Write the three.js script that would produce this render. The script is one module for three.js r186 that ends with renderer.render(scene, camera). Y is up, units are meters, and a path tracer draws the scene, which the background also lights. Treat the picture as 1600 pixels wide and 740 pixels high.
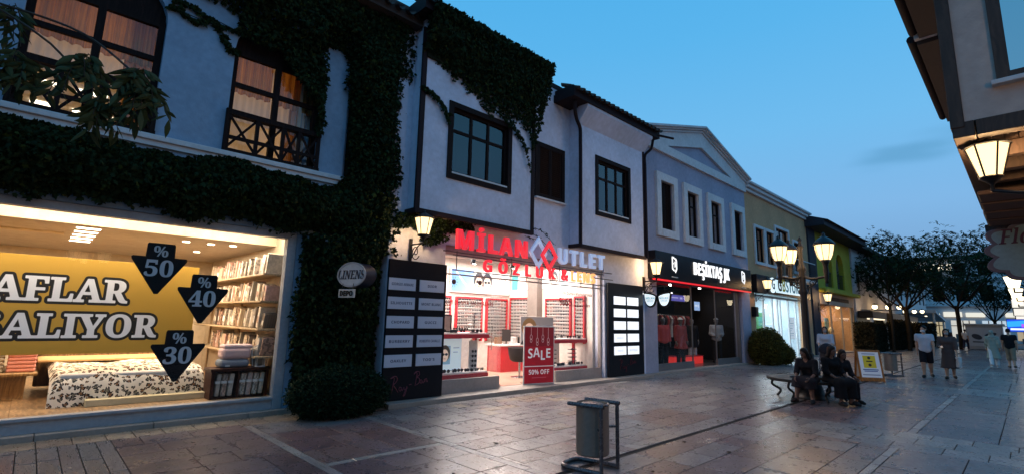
import * as THREE from 'three';
import { mergeGeometries } from 'three/addons/utils/BufferGeometryUtils.js';
import { RoundedBoxGeometry } from 'three/addons/geometries/RoundedBoxGeometry.js';
import { TextGeometry } from 'three/addons/geometries/TextGeometry.js';
import { FontLoader } from 'three/addons/loaders/FontLoader.js';
import { RectAreaLightUniformsLib } from 'three/addons/lights/RectAreaLightUniformsLib.js';

// ---------------------------------------------------------------- camera, sky, sun, exposure
const scene = new THREE.Scene();
const camera = new THREE.PerspectiveCamera(51.22, 1024 / 473, 0.1, 900);
const EYE = new THREE.Vector3(0, 1.65, 0);
camera.position.copy(EYE);
{
  const right = new THREE.Vector3(0.71853, 0.02241, 0.69513), up = new THREE.Vector3(-0.13052, 0.98607, 0.10313), back = new THREE.Vector3(-0.68314, -0.16483, 0.71145);
  camera.quaternion.setFromRotationMatrix(new THREE.Matrix4().makeBasis(right, up, back));
}
scene.add(camera);
camera.updateMatrixWorld(true);
const renderer = new THREE.WebGLRenderer({ antialias: true });
renderer.setSize(1024, 473);
renderer.toneMapping = THREE.LinearToneMapping;
renderer.toneMappingExposure = 1.0;
renderer.shadowMap.enabled = true;
RectAreaLightUniformsLib.init();

function mulberry(a) { return () => { a = (a + 0x6d2b79f5) | 0; let t = Math.imul(a ^ (a >>> 15), 1 | a); t = (t + Math.imul(t ^ (t >>> 7), 61 | t)) ^ t; return ((t ^ (t >>> 14)) >>> 0) / 4294967296; }; }
const lerp = THREE.MathUtils.lerp, clamp = THREE.MathUtils.clamp, sstep = THREE.MathUtils.smoothstep, PI = Math.PI;
// periodic value noise, 0..1
const LAT = (() => { const r = mulberry(77), a = new Float32Array(65536); for (let i = 0; i < 65536; i++) a[i] = r(); return a; })();
function vnoise(x, y, px, py, s = 0) {
  const xi = Math.floor(x), yi = Math.floor(y), fx = x - xi, fy = y - yi, u = fx * fx * (3 - 2 * fx), v = fy * fy * (3 - 2 * fy);
  const at = (i, j) => LAT[((((i % px) + px) % px) * 131 + (((j % py) + py) % py) * 2029 + s * 7919) & 65535];
  return lerp(lerp(at(xi, yi), at(xi + 1, yi), u), lerp(at(xi, yi + 1), at(xi + 1, yi + 1), u), v);
}
function fbm(u, v, f, oct, s = 0) { let a = 0.5, t = 0, n = 0; for (let i = 0; i < oct; i++) { t += a * vnoise(u * f, v * f, f, f, s + i); n += a; a *= 0.5; f *= 2; } return t / n; }

{ // dusk sky: deep blue overhead, paler towards the horizon, two thin cloud streaks low on the right
  const CLOUD = [-0.1048, 0.2773], W = 1024, H = 512, d = new Float32Array(W * H * 4);
  const stops = [[-1, [0.04, 0.05, 0.07]], [-0.02, [0.12, 0.17, 0.24]], [0.0, [0.17, 0.28, 0.47]], [0.10, [0.205, 0.385, 0.65]], [0.20, [0.22, 0.475, 0.80]], [0.34, [0.165, 0.50, 0.86]], [0.50, [0.105, 0.46, 0.85]], [0.66, [0.07, 0.42, 0.82]], [1, [0.05, 0.30, 0.68]]];
  for (let j = 0; j < H; j++) for (let i = 0; i < W; i++) {
    const el = ((j + 0.5) / H - 0.5) * PI, az = ((i + 0.5) / W - 0.5) * 2 * PI, y = Math.sin(el);
    let k = 0; while (k < stops.length - 2 && y > stops[k + 1][0]) k++;
    const t = clamp((y - stops[k][0]) / (stops[k + 1][0] - stops[k][0]), 0, 1), o = (j * W + i) * 4;
    // streaky low cloud all round the sky, a little denser in places
    let c = 0;
    if (y > 0.02) {
      const n = fbm((az / (2 * PI)) + 0.5, el * 1.5, 8, 4, 3), m = fbm((az / (2 * PI)) + 0.5, el * 3.0, 16, 4, 11);
      c = sstep(n * 0.6 + m * 0.4, 0.60, 0.80) * sstep(y, 0.04, 0.12) * (1 - sstep(y, 0.26, 0.42)) * 0.4;
      const q = fbm((az / (2 * PI)) + 0.5, el * 3.0, 40, 4, 15); c = Math.max(c, 0.75 * sstep((0.25 + 1.1 * q) * Math.exp(-(((az - CLOUD[0]) / 0.13) ** 2) - ((el - CLOUD[1] - 0.15 * (az - CLOUD[0])) / 0.034) ** 2), 0.42, 0.85));
    }
    for (let q = 0; q < 3; q++) d[o + q] = lerp(lerp(stops[k][1][q], stops[k + 1][1][q], t), [0.12, 0.36, 0.62][q], c);
    d[o + 3] = 1;
  }
  const sky = new THREE.DataTexture(d, W, H, THREE.RGBAFormat, THREE.FloatType);
  sky.mapping = THREE.EquirectangularReflectionMapping; sky.magFilter = THREE.LinearFilter; sky.minFilter = THREE.LinearFilter; sky.wrapS = THREE.RepeatWrapping; sky.needsUpdate = true;
  scene.background = sky; scene.environment = sky; scene.backgroundIntensity = 1; scene.environmentIntensity = 1;
}
{ // the sun is down: only a faint, very soft afterglow
  const sun = new THREE.DirectionalLight(0xffd9c0, 0.06);
  sun.position.set(20, 22, 34); sun.target.position.set(8, 0, -6); sun.shadow.radius = 60; sun.castShadow = true;
  sun.shadow.camera.left = -60; sun.shadow.camera.right = 60; sun.shadow.camera.top = 40; sun.shadow.camera.bottom = -40; sun.shadow.camera.far = 150;
  scene.add(sun, sun.target);
}

// ---------------------------------------------------------------- helpers
const counts = {};
function numbered(n) { const k = (counts[n] = (counts[n] ?? -1) + 1); return k ? n + '_' + String(k).padStart(3, '0') : n; }
function tag(o, label, category, group) { o.userData.label = label; o.userData.category = category; if (group) o.userData.group = group; return o; }
function thing(name, label, category, pos = [0, 0, 0], turn = 0, group) {
  const o = new THREE.Group(); o.name = numbered(name); o.position.set(...pos); o.rotation.y = turn; scene.add(o);
  return tag(o, label, category, group);
}
function boxUV(g) { // uv in metres, by the axis that a face looks along
  if (g.index) g = g.toNonIndexed();
  const p = g.attributes.position, uv = new Float32Array(p.count * 2), a = new THREE.Vector3(), b = new THREE.Vector3(), c = new THREE.Vector3();
  for (let i = 0; i < p.count; i += 3) {
    a.fromBufferAttribute(p, i); b.fromBufferAttribute(p, i + 1); c.fromBufferAttribute(p, i + 2);
    const n = b.clone().sub(a).cross(c.clone().sub(a)), ax = Math.abs(n.x), ay = Math.abs(n.y), az = Math.abs(n.z);
    [a, b, c].forEach((v, k) => { const o = (i + k) * 2; if (az >= ax && az >= ay) { uv[o] = v.x; uv[o + 1] = v.y; } else if (ax >= ay) { uv[o] = v.z; uv[o + 1] = v.y; } else { uv[o] = v.x; uv[o + 1] = v.z; } });
  }
  g.setAttribute('uv', new THREE.BufferAttribute(uv, 2));
  return g;
}
function clean(g) { if (g.index) g = g.toNonIndexed(); for (const k of Object.keys(g.attributes)) if (!['position', 'normal', 'uv'].includes(k)) g.deleteAttribute(k); if (!g.attributes.normal) g.computeVertexNormals(); return g; }
function merge(list) { list = list.flat(); if (list.length === 1) return list[0]; return mergeGeometries(list.map((g) => { g = clean(g); if (!g.attributes.uv) g = boxUV(g); return g; })); }
function mesh(name, geo, mat, parent, opt = {}) {
  let g = Array.isArray(geo) ? merge(geo) : geo;
  if (!opt.keepUV) g = boxUV(g);
  const m = new THREE.Mesh(g, mat); m.name = parent && parent !== scene ? name : numbered(name); m.castShadow = m.receiveShadow = true;
  (parent ?? scene).add(m); return m;
}
function inst(name, geo, mat, parent, mats, colors) {
  const m = new THREE.InstancedMesh(geo, mat, mats.length); m.name = parent && parent !== scene ? name : numbered(name);
  mats.forEach((x, i) => m.setMatrixAt(i, x)); if (colors) colors.forEach((c, i) => m.setColorAt(i, c));
  m.castShadow = m.receiveShadow = true; m.userData.kind = 'stuff'; (parent ?? scene).add(m); return m;
}
const xf = (g, x = 0, y = 0, z = 0, rx = 0, ry = 0, rz = 0) => { if (rx || ry || rz) g.applyMatrix4(new THREE.Matrix4().makeRotationFromEuler(new THREE.Euler(rx, ry, rz))); return g.translate(x, y, z); };
const B = (w, h, d, x, y, z, rx, ry, rz) => xf(new THREE.BoxGeometry(w, h, d), x, y, z, rx, ry, rz);                     // centred box
const R = (x0, x1, y0, y1, z0, z1) => B(x1 - x0, y1 - y0, z1 - z0, (x0 + x1) / 2, (y0 + y1) / 2, (z0 + z1) / 2);          // box from limits
const RB = (x0, x1, y0, y1, z0, z1, r = 0.01, s = 1) => xf(new RoundedBoxGeometry(x1 - x0, y1 - y0, z1 - z0, s, r), (x0 + x1) / 2, (y0 + y1) / 2, (z0 + z1) / 2);
const sheet = (x0, x1, y0, y1, z) => new THREE.PlaneGeometry(x1 - x0, y1 - y0).translate((x0 + x1) / 2, (y0 + y1) / 2, z);
const C = (r0, r1, h, x, y, z, n = 16, rx, ry, rz) => xf(new THREE.CylinderGeometry(r0, r1, h, n), x, y, z, rx, ry, rz);
const V = (x, y, z) => new THREE.Vector3(x, y, z);
function bar(a, b, r, n = 8, r2 = r) { // straight rod from a to b
  const d = b.clone().sub(a), g = new THREE.CylinderGeometry(r2, r, d.length(), n);
  g.applyQuaternion(new THREE.Quaternion().setFromUnitVectors(V(0, 1, 0), d.normalize())); return g.translate((a.x + b.x) / 2, (a.y + b.y) / 2, (a.z + b.z) / 2);
}
function beam(a, b, w, t) { // rectangular bar in the xy plane from a to b
  const d = b.clone().sub(a), g = new THREE.BoxGeometry(d.length(), w, t); g.rotateZ(Math.atan2(d.y, d.x)); return g.translate((a.x + b.x) / 2, (a.y + b.y) / 2, (a.z + b.z) / 2);
}
const tube = (pts, r, seg = 24, n = 8) => new THREE.TubeGeometry(new THREE.CatmullRomCurve3(pts), seg, r, n, false);
const lathe = (pts, n = 24) => new THREE.LatheGeometry(pts.map((p) => new THREE.Vector2(p[0], p[1])), n);
const poly = (pts) => { const s = new THREE.Shape(); pts.forEach((p, i) => (i ? s.lineTo(p[0], p[1]) : s.moveTo(p[0], p[1]))); s.closePath(); return s; };
const ext = (shape, depth, bevel = 0, curveSegments = 12) => new THREE.ExtrudeGeometry(shape, { depth, bevelEnabled: bevel > 0, bevelThickness: bevel, bevelSize: bevel, bevelSegments: 1, curveSegments });
function wallGeo(outline, holes, zFront, thick) { // wall standing in the xy plane with real openings
  const s = poly(outline);
  for (const h of holes) { const p = new THREE.Path(); h.forEach((q, i) => (i ? p.lineTo(q[0], q[1]) : p.moveTo(q[0], q[1]))); p.closePath(); s.holes.push(p); }
  return ext(s, thick).translate(0, 0, zFront - thick);
}
const rect = (x0, x1, y0, y1) => [[x0, y0], [x1, y0], [x1, y1], [x0, y1]];
const ORD = ['first', 'second', 'third', 'fourth', 'fifth', 'sixth', 'seventh', 'eighth', 'ninth', 'tenth', 'eleventh', 'twelfth', 'thirteenth', 'fourteenth', 'fifteenth', 'sixteenth', 'seventeenth', 'eighteenth', 'nineteenth', 'twentieth', 'twenty-first', 'twenty-second', 'twenty-third', 'twenty-fourth', 'twenty-fifth', 'twenty-sixth'];

// ---------------------------------------------------------------- textures and materials
function tex(size, fn, repeat = 1, srgb = true) {
  const d = new Uint8Array(size * size * 4);
  for (let j = 0; j < size; j++) for (let i = 0; i < size; i++) { const c = fn(i / size, j / size), o = (j * size + i) * 4; if (typeof c === 'number') d[o] = d[o + 1] = d[o + 2] = clamp(c, 0, 1) * 255; else for (let k = 0; k < 3; k++) d[o + k] = clamp(c[k], 0, 1) * 255; d[o + 3] = 255; }
  const t = new THREE.DataTexture(d, size, size, THREE.RGBAFormat); t.wrapS = t.wrapT = THREE.RepeatWrapping; t.magFilter = THREE.LinearFilter; t.minFilter = THREE.LinearMipmapLinearFilter; t.generateMipmaps = true;
  t.repeat.set(repeat, repeat); if (srgb) t.colorSpace = THREE.SRGBColorSpace; t.needsUpdate = true; return t;
}
const scaled = (t, r, r2 = r) => { const c = t.clone(); c.repeat.set(r, r2); c.needsUpdate = true; return c; };
const lin = (r, g, b) => new THREE.Color().setRGB(r, g, b);
const PH = (o) => new THREE.MeshPhysicalMaterial(o);
// dark matt surfaces get a weak sheen, others the usual one
const S = (o) => (o.color && o.color.r + o.color.g + o.color.b < 0.14 && !o.metalness && !o.emissive ? PH({ specularIntensity: 0.3, ...o }) : new THREE.MeshStandardMaterial(o));
const mottle = tex(512, (u, v) => { const a = fbm(u, v, 4, 6, 1), b = fbm(u, v, 32, 3, 5); const k = 0.90 + 0.10 * (a - 0.5) + 0.10 * (b - 0.5); return [k + 0.02 * (fbm(u, v, 3, 3, 9) - 0.5), k, k]; });
const fineBump = tex(512, (u, v) => 0.55 * fbm(u, v, 64, 3, 2) + 0.45 * fbm(u, v, 12, 4, 8), 1, false);
const plaster = (r, g, b) => S({ color: lin(r, g, b), map: scaled(mottle, 0.45), bumpMap: scaled(fineBump, 0.7), bumpScale: 0.004, roughness: 0.95 });
const woodGrain = tex(256, (u, v) => { const w = fbm(u, v, 3, 4, 4); const k = 0.62 + 0.38 * vnoise(u * 40 + w * 6, v * 3, 40, 3, 6) * (0.6 + 0.4 * fbm(u, v, 16, 3, 7)); return [k, k * 0.97, k * 0.93]; });
const wood = (r, g, b, rough = 0.55) => S({ color: lin(r, g, b), map: scaled(woodGrain, 1.6), bumpMap: scaled(woodGrain, 1.6), bumpScale: 0.0015, roughness: rough });
const metal = (r, g, b, rough = 0.45, m = 0.6) => S({ color: lin(r, g, b), roughness: rough, metalness: m, map: scaled(mottle, 1.3), roughnessMap: scaled(mottle, 2.1) });
const paint = (r, g, b, rough = 0.5) => S({ color: lin(r, g, b), roughness: rough, map: scaled(mottle, 0.8) });
const flat = (r, g, b, rough = 0.6) => S({ color: lin(r, g, b), roughness: rough });
const glow = (r, g, b, k) => S({ color: lin(0.6 * r, 0.6 * g, 0.6 * b), emissive: lin(r, g, b), emissiveIntensity: k, roughness: 0.5 });
const MT = {
  glass: PH({ color: lin(0.96, 0.98, 0.98), transmission: 1, thickness: 0, roughness: 0.01, ior: 1.5, side: THREE.DoubleSide }),
  coated: PH({ color: lin(0.8, 0.9, 1), transmission: 1, thickness: 0, roughness: 0.01, ior: 1.8, side: THREE.DoubleSide }),
  darkWood: wood(0.020, 0.010, 0.010, 0.75), trim: paint(0.022, 0.013, 0.016, 0.75), black: paint(0.012, 0.012, 0.014, 0.4), iron: metal(0.018, 0.017, 0.018, 0.5, 0.4),
  white: paint(0.74, 0.73, 0.71, 0.6), bayWall: plaster(0.64, 0.68, 0.83), paleBlue: plaster(0.27, 0.40, 0.56), lavender: plaster(0.34, 0.36, 0.48), trimWhite: plaster(0.66, 0.67, 0.70), ochre: plaster(0.60, 0.34, 0.18), lime: plaster(0.42, 0.37, 0.03),
  frameGrey: paint(0.40, 0.42, 0.46, 0.5), cream: plaster(0.72, 0.63, 0.50), dark: paint(0.02, 0.018, 0.018, 0.7), steel: metal(0.45, 0.45, 0.46, 0.3, 0.9), roof: paint(0.06, 0.045, 0.04, 0.8), red: paint(0.50, 0.015, 0.025, 0.35), beige: plaster(0.52, 0.42, 0.34),
};
// ---------------------------------------------------------------- canvas prints
function print(w, h, draw, px = 256) {
  const c = document.createElement('canvas'); c.width = Math.round(w * px); c.height = Math.round(h * px); const g = c.getContext('2d');
  g.scale(px, px); draw(g, w, h);
  const t = new THREE.CanvasTexture(c); t.colorSpace = THREE.SRGBColorSpace; t.wrapS = t.wrapT = THREE.ClampToEdgeWrapping; return t;
}
const word = (g, s, x, y, size, color, font = 'bold', fam = 'sans-serif', align = 'center', maxW) => { g.fillStyle = color; g.textAlign = align; g.textBaseline = 'middle'; g.font = `${font} 100px ${fam}`; g.save(); g.translate(x, y); const k = size / 100; let kx = k; if (maxW) kx = maxW / g.measureText(s).width; g.scale(kx, k); g.fillText(s, 0, 0); g.restore(); };
const pane = (w, h) => new THREE.PlaneGeometry(w, h);
const FONT = await new FontLoader().loadAsync('fonts/droid/droid_sans_bold.typeface.json');
const SERIF = await new FontLoader().loadAsync('fonts/droid/droid_serif_bold.typeface.json');
// letters of a sign, each its own geometry, laid out from x = 0 along +x on the baseline y = 0
function letters(s, size, depth, font = FONT, squeeze = 1, bevel = 0.008, track = 0) {
  const out = []; let x = 0;
  for (const ch of s) {
    const adv = (font.data.glyphs[ch]?.ha ?? 600) * size / font.data.resolution;
    if (ch !== ' ') { const g = new TextGeometry(ch, { font, size, depth, curveSegments: 5, bevelEnabled: bevel > 0, bevelThickness: bevel, bevelSize: bevel, bevelSegments: 2 }); g.translate(x, 0, 0); g.scale(squeeze, 1, 1); out.push(g); }
    x += adv + track;
  }
  out.width = x * squeeze; return out;
}
// lights
function areaLight(w, h, x, y, z, tx, ty, tz, color, k) { const l = new THREE.RectAreaLight(color, k, w, h); l.position.set(x, y, z); l.lookAt(tx, ty, tz); scene.add(l); return l; }
function pointLight(x, y, z, color, k, r = 3) { const l = new THREE.PointLight(color, k, 0, 2); l.position.set(x, y, z); l.castShadow = true; l.shadow.radius = r; scene.add(l); return l; }
const WARM = 0xffcb8e, WARM2 = 0xffd9a8, COOL = 0xe8f2ff;

// ---------------------------------------------------------------- ground and paving
{
  const g = mesh('ground', new THREE.PlaneGeometry(900, 900).rotateX(-PI / 2).translate(150, -0.03, 0), S({ color: lin(0.10, 0.095, 0.095), map: scaled(mottle, 0.3), roughness: 0.85 }));
  g.userData.kind = 'structure';
}
{
  const pav = new THREE.Group(); pav.name = 'pavement'; pav.userData.kind = 'structure'; scene.add(pav);
  mesh('joint_bed', R(-8, 70, -0.026, -0.011, -9.0, 12), S({ color: lin(0.03, 0.027, 0.026), map: scaled(mottle, 2), roughness: 0.9 }), pav);
  // stone: cloudy veins, pits, worn sheen
  const stoneMap = tex(512, (u, v) => { const a = fbm(u, v, 3, 6, 21), b = fbm(u, v, 24, 4, 23), p = sstep(fbm(u, v, 40, 2, 29), 0.70, 0.8); const k = 0.80 + 0.42 * (a - 0.5) + 0.26 * (b - 0.5) - 0.10 * p; return [k, k * (1 - 0.05 * (a - 0.4)), k * (1 - 0.10 * (fbm(u, v, 4, 3, 31) - 0.4))]; });
  const stoneRough = tex(512, (u, v) => clamp(0.62 + 0.45 * (fbm(u, v, 5, 5, 33) - 0.5) + 0.35 * (fbm(u, v, 30, 3, 35) - 0.5), 0.16, 0.9), 1, false);
  const stoneBump = tex(512, (u, v) => 0.6 * fbm(u, v, 10, 5, 37) + 0.4 * (1 - sstep(fbm(u, v, 40, 2, 29), 0.68, 0.8)), 1, false);
  const fam = { light: [0.29, 0.265, 0.255], red: [0.215, 0.145, 0.138], grey: [0.20, 0.20, 0.205], tan: [0.36, 0.29, 0.215], purple: [0.205, 0.145, 0.15], strip: [0.37, 0.34, 0.32], smooth: [0.245, 0.222, 0.222] };
  const rnd = mulberry(5), mats = {};
  for (const k in fam) mats[k] = [0, 1, 2, 3].map((i) => {
    const f = 0.86 + 0.09 * i, t = (m, s) => { const c = m.clone(); c.repeat.set(s, s); c.offset.set(i * 0.23, i * 0.37); c.needsUpdate = true; return c; };
    return PH({ color: lin(fam[k][0] * f, fam[k][1] * f * (1 + 0.02 * (i - 1.5)), fam[k][2] * f), map: t(stoneMap, 0.8), roughnessMap: t(stoneRough, 0.6), roughness: 0.5, bumpMap: t(stoneBump, 0.9), bumpScale: 0.0012, specularIntensity: 0.7, ior: 1.5 });
  });
  const tiles = [];
  const put = (x0, x1, z0, z1, k) => { if (x1 - x0 > 0.03 && z1 - z0 > 0.03) tiles.push([x0, x1, z0, z1, k]); };
  // fill a rectangle with courses; rows run along x (dir 0) or along z (dir 1)
  function lay(x0, x1, z0, z1, w, d, kinds, dir = 0, jitter = 0.35) {
    const [a0, a1, b0, b1] = dir ? [z0, z1, x0, x1] : [x0, x1, z0, z1];
    let b = b0;
    while (b < b1 - 0.02) {
      let nb = b + d * (1 + jitter * 0.4 * (rnd() - 0.5)); if (b1 - nb < d * 0.45) nb = b1; nb = Math.min(nb, b1);
      let a = a0 - w * rnd() * 0.8;
      while (a < a1 - 0.02) {
        let na = a + w * (1 + jitter * 2 * (rnd() - 0.5)); if (a1 - na < w * 0.3) na = a1; na = Math.min(na, a1);
        const k = kinds[Math.floor(rnd() * kinds.length)], s = Math.max(a, a0);
        dir ? put(b, nb, s, na, k) : put(s, na, b, nb, k); a = na;
      }
      b = nb;
    }
  }
  lay(-6, 4.9, -8.9, -8.42, 0.32, 0.46, ['tan'], 0, 0.2);
  lay(2.5, 4.9, -8.42, -8.3, 0.4, 0.12, ['tan']);
  lay(-6, 0.97, -8.42, -3.78, 1.3, 0.185, ['grey', 'grey', 'smooth'], 1, 0.5);
  lay(0.97, 2.5, -8.42, -3.78, 0.5, 0.5, ['red', 'red', 'purple']);
  lay(2.5, 2.62, -8.3, -3.78, 0.9, 0.12, ['strip'], 1);
  lay(2.62, 4.2, -8.3, -7.55, 0.5, 0.38, ['light', 'smooth']);
  lay(2.62, 4.2, -7.55, -5.70, 0.6, 0.62, ['red', 'red', 'purple']);
  lay(2.62, 4.2, -5.70, -5.58, 0.8, 0.12, ['strip']);
  lay(2.62, 4.2, -5.58, -3.78, 0.7, 0.6, ['purple', 'red']);
  lay(4.2, 4.32, -8.2, -3.78, 0.8, 0.12, ['strip'], 1);
  lay(4.32, 6.0, -8.2, -5.9, 0.75, 0.55, ['smooth', 'light']);
  lay(4.32, 6.0, -5.9, -3.78, 0.5, 0.4, ['purple', 'light', 'red']);
  lay(6.0, 9.2, -8.2, -5.2, 0.5, 0.3, ['light', 'light', 'smooth', 'tan']);
  lay(6.0, 7.75, -5.2, -3.78, 0.5, 0.3, ['light', 'light', 'smooth']);
  lay(7.75, 9.2, -5.2, -4.12, 0.75, 0.54, ['red']);
  lay(7.75, 9.2, -4.12, -3.78, 0.5, 0.34, ['light', 'smooth']);
  lay(9.2, 26, -8.5, -3.78, 0.62, 0.5, ['smooth', 'smooth', 'light']);
  lay(-6, 70, -3.70, -3.30, 0.95, 0.40, ['purple', 'smooth', 'red'], 0, 0.2);
  lay(-6, 9.0, -3.30, -2.9, 0.7, 0.4, ['light', 'smooth', 'purple']);
  lay(-6, 9.0, -2.9, -1.55, 0.75, 0.5, ['red', 'red', 'purple', 'smooth']);
  lay(-6, 9.0, -1.55, -1.45, 0.9, 0.1, ['strip']);
  lay(-6, 9.0, -1.45, 4, 0.9, 0.7, ['red', 'red', 'purple']);
  lay(9.0, 10.5, -3.30, 4, 0.5, 0.5, ['light', 'strip', 'smooth'], 1, 0.15);
  for (let x = 10.5; x < 60; x += 9) {
    lay(x, x + 3.4, -3.30, -1.57, 1.15, 0.85, ['red', 'purple', 'purple']); lay(x + 3.52, x + 7.2, -3.30, -1.57, 1.2, 0.85, ['red', 'purple', 'purple']);
    lay(x + 3.4, x + 3.52, -3.3, 4, 0.9, 0.12, ['strip'], 1); lay(x, x + 3.4, -1.57, -1.45, 0.9, 0.12, ['strip']); lay(x + 3.52, x + 7.2, -1.57, -1.45, 0.9, 0.12, ['strip']);
    lay(x, x + 3.4, -1.45, 4, 1.15, 0.9, ['purple', 'red', 'purple']); lay(x + 3.52, x + 7.2, -1.45, 4, 1.2, 0.9, ['purple', 'red']);
    lay(x + 7.2, x + 9, -3.3, 4, 0.6, 0.6, ['light', 'smooth'], 1, 0.15);
  }
  lay(26, 68, -8.5, -3.78, 0.9, 0.8, ['smooth', 'light', 'purple']);
  // one bevelled unit stone, stretched to each size
  const unit = (() => {
    const i = 0.5, b = 0.4955, T = 0, L = -0.25, D = -1, P = [], quad = (a, b2, c, d) => P.push(...a, ...b2, ...c, ...a, ...c, ...d);
    const ring = (r, y) => [[-r, y, -r], [-r, y, r], [r, y, r], [r, y, -r]], t = ring(b, T), m = ring(i, L), lo = ring(i, D);
    quad(...t); for (let k = 0; k < 4; k++) { const n = (k + 1) % 4; quad(m[k], m[n], t[n], t[k]); quad(lo[k], lo[n], m[n], m[k]); }
    const g = new THREE.BufferGeometry(); g.setAttribute('position', new THREE.BufferAttribute(new Float32Array(P), 3)); g.computeVertexNormals(); return boxUV(g);
  })();
  const v = V(0, 0, 0), J = 0.005;
  const list = tiles.map((q, i) => {
    const cx = (q[0] + q[1]) / 2, cz = (q[2] + q[3]) / 2; v.set(cx, 0, cz).project(camera);
    const inside = v.z < 1 && Math.abs(v.x) < 1.05 && v.y > -1.08 && v.y < 1, d = Math.hypot(cx, 1.65, cz), area = inside ? (q[1] - q[0]) * (q[3] - q[2]) * 1.65 / d ** 3 : 0;
    return { q, area, h: (rnd() - 0.5) * 0.0035, tx: (rnd() - 0.5) * 0.009, tz: (rnd() - 0.5) * 0.009, m: Math.floor(rnd() * 4), i };
  }).filter((t) => t.q[1] > -3 || t.q[2] < 3).sort((a, b) => b.area - a.area);
  const rest = {}, o = new THREE.Object3D();
  list.forEach((t, i) => {
    const [x0, x1, z0, z1, k] = t.q, place = (m) => { m.position.set((x0 + x1) / 2, t.h, (z0 + z1) / 2); m.scale.set(x1 - x0 - 2 * J, 0.02, z1 - z0 - 2 * J); m.rotation.set(t.tx, 0, t.tz); };
    if (i < 300 && t.area > 0) { const m = new THREE.Mesh(unit, mats[k][t.m]); m.name = 'paving_stone'; m.castShadow = m.receiveShadow = true; place(m); pav.add(m); } else { place(o); o.updateMatrix(); const g = unit.clone().applyMatrix4(o.matrix); (rest[k + t.m] ??= []).push(g); }
  });
  // the many small far stones: one part, one material group per stone kind
  const groups = Object.keys(rest), all = mergeGeometries(groups.map((k) => mergeGeometries(rest[k])), true);
  const far = new THREE.Mesh(boxUV2(all), groups.map((k) => mats[k.slice(0, -1)][+k.slice(-1)])); far.name = 'paving'; far.userData.kind = 'stuff'; far.castShadow = far.receiveShadow = true; pav.add(far);
}
function boxUV2(g) { const p = g.attributes.position, uv = g.attributes.uv; for (let i = 0; i < p.count; i++) uv.setXY(i, p.getX(i), p.getZ(i)); return g; }
const structure = (name, geo, mat) => { const m = mesh(name, geo, mat); m.userData.kind = 'structure'; return m; };
const kerbStone = S({ color: lin(0.34, 0.29, 0.25), map: scaled(mottle, 1.2), bumpMap: scaled(fineBump, 2), bumpScale: 0.006, roughness: 0.6 });
{ // doorstep kerbs along the shop fronts, laid as separate long stones
  const k = new THREE.Group(); k.name = 'kerb'; k.userData.kind = 'structure'; scene.add(k);
  for (let x = -6; x < 4.9; x += 1.25) mesh('kerb_stone', RB(x, Math.min(x + 1.244, 4.9), -0.02, 0.075, -9.4, -8.9, 0.012), kerbStone, k);
  for (let x = 4.9; x < 14.1; x += 1.32) mesh('kerb_stone', RB(x, Math.min(x + 1.314, 14.2), -0.02, 0.085, -9.0, -8.24, 0.012), kerbStone, k);
  for (let x = 14.2; x < 41; x += 1.5) mesh('kerb_stone', RB(x, x + 1.494, -0.02, 0.07, -9.0, -8.5, 0.012), kerbStone, k);
}

// ---------------------------------------------------------------- window builder: a frame part with panes (and a sill) as sub-parts
function windowPart(parent, x0, x1, y0, y1, z, o = {}) {
  const { fw = 0.07, bw = 0.05, cols = 2, rows = [0.5, 0.5], depth = 0.08, mat = MT.darkWood, glass = MT.glass, surround = 0, sill = false, shutter = false, name = 'window' } = o;
  const f = [R(x0, x0 + fw, y0, y1, z - depth, z), R(x1 - fw, x1, y0, y1, z - depth, z), R(x0 + fw, x1 - fw, y0, y0 + fw, z - depth, z), R(x0 + fw, x1 - fw, y1 - fw, y1, z - depth, z)];
  const xi = x0 + fw, yi = y0 + fw, W = x1 - x0 - 2 * fw, H = y1 - y0 - 2 * fw, panes = [];
  let y = yi;
  rows.forEach((r, j) => {
    const h = H * r;
    if (j) f.push(R(xi, xi + W, y - bw / 2, y + bw / 2, z - depth * 0.8, z - 0.012));
    for (let i = 0; i < cols; i++) panes.push([xi + (W * i) / cols, xi + (W * (i + 1)) / cols, y, y + h]);
    y += h;
  });
  for (let i = 1; i < cols; i++) f.push(R(xi + (W * i) / cols - bw / 2, xi + (W * i) / cols + bw / 2, yi, yi + H, z - depth * 0.75, z - 0.008));
  if (surround) f.push(R(x0 - surround, x0, y0 - surround, y1 + surround, z - 0.04, z + 0.055), R(x1, x1 + surround, y0 - surround, y1 + surround, z - 0.04, z + 0.055), R(x0, x1, y0 - surround, y0, z - 0.04, z + 0.055), R(x0, x1, y1, y1 + surround, z - 0.04, z + 0.055));
  const w = mesh(name, f, mat, parent);
  if (shutter) for (let i = 0; i < cols; i++) { // louvred shutters instead of glass
    const a = xi + (W * i) / cols, b = xi + (W * (i + 1)) / cols, s = [R(a + 0.01, a + 0.06, yi, yi + H, z - 0.055, z - 0.02), R(b - 0.06, b - 0.01, yi, yi + H, z - 0.055, z - 0.02)];
    for (let q = yi + 0.03; q < yi + H - 0.03; q += 0.055) s.push(B(b - a - 0.12, 0.06, 0.012, (a + b) / 2, q, z - 0.04, 0.6, 0, 0));
    mesh('shutter', s, o.shutterMat ?? MT.darkWood, w);
  } else for (const [a, b, c, d] of panes) mesh('pane', sheet(a + bw / 2 - 0.01, b - bw / 2 + 0.01, c + bw / 2 - 0.01, d - bw / 2 + 0.01, z - depth * 0.5), glass, w);
  if (sill) mesh('sill', RB(x0 - 0.02, x1 + 0.02, y0 - 0.035, y0 + 0.012, z - 0.05, z + 0.07, 0.008), o.sillMat ?? MT.trimWhite, w);
  return w;
}
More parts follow.
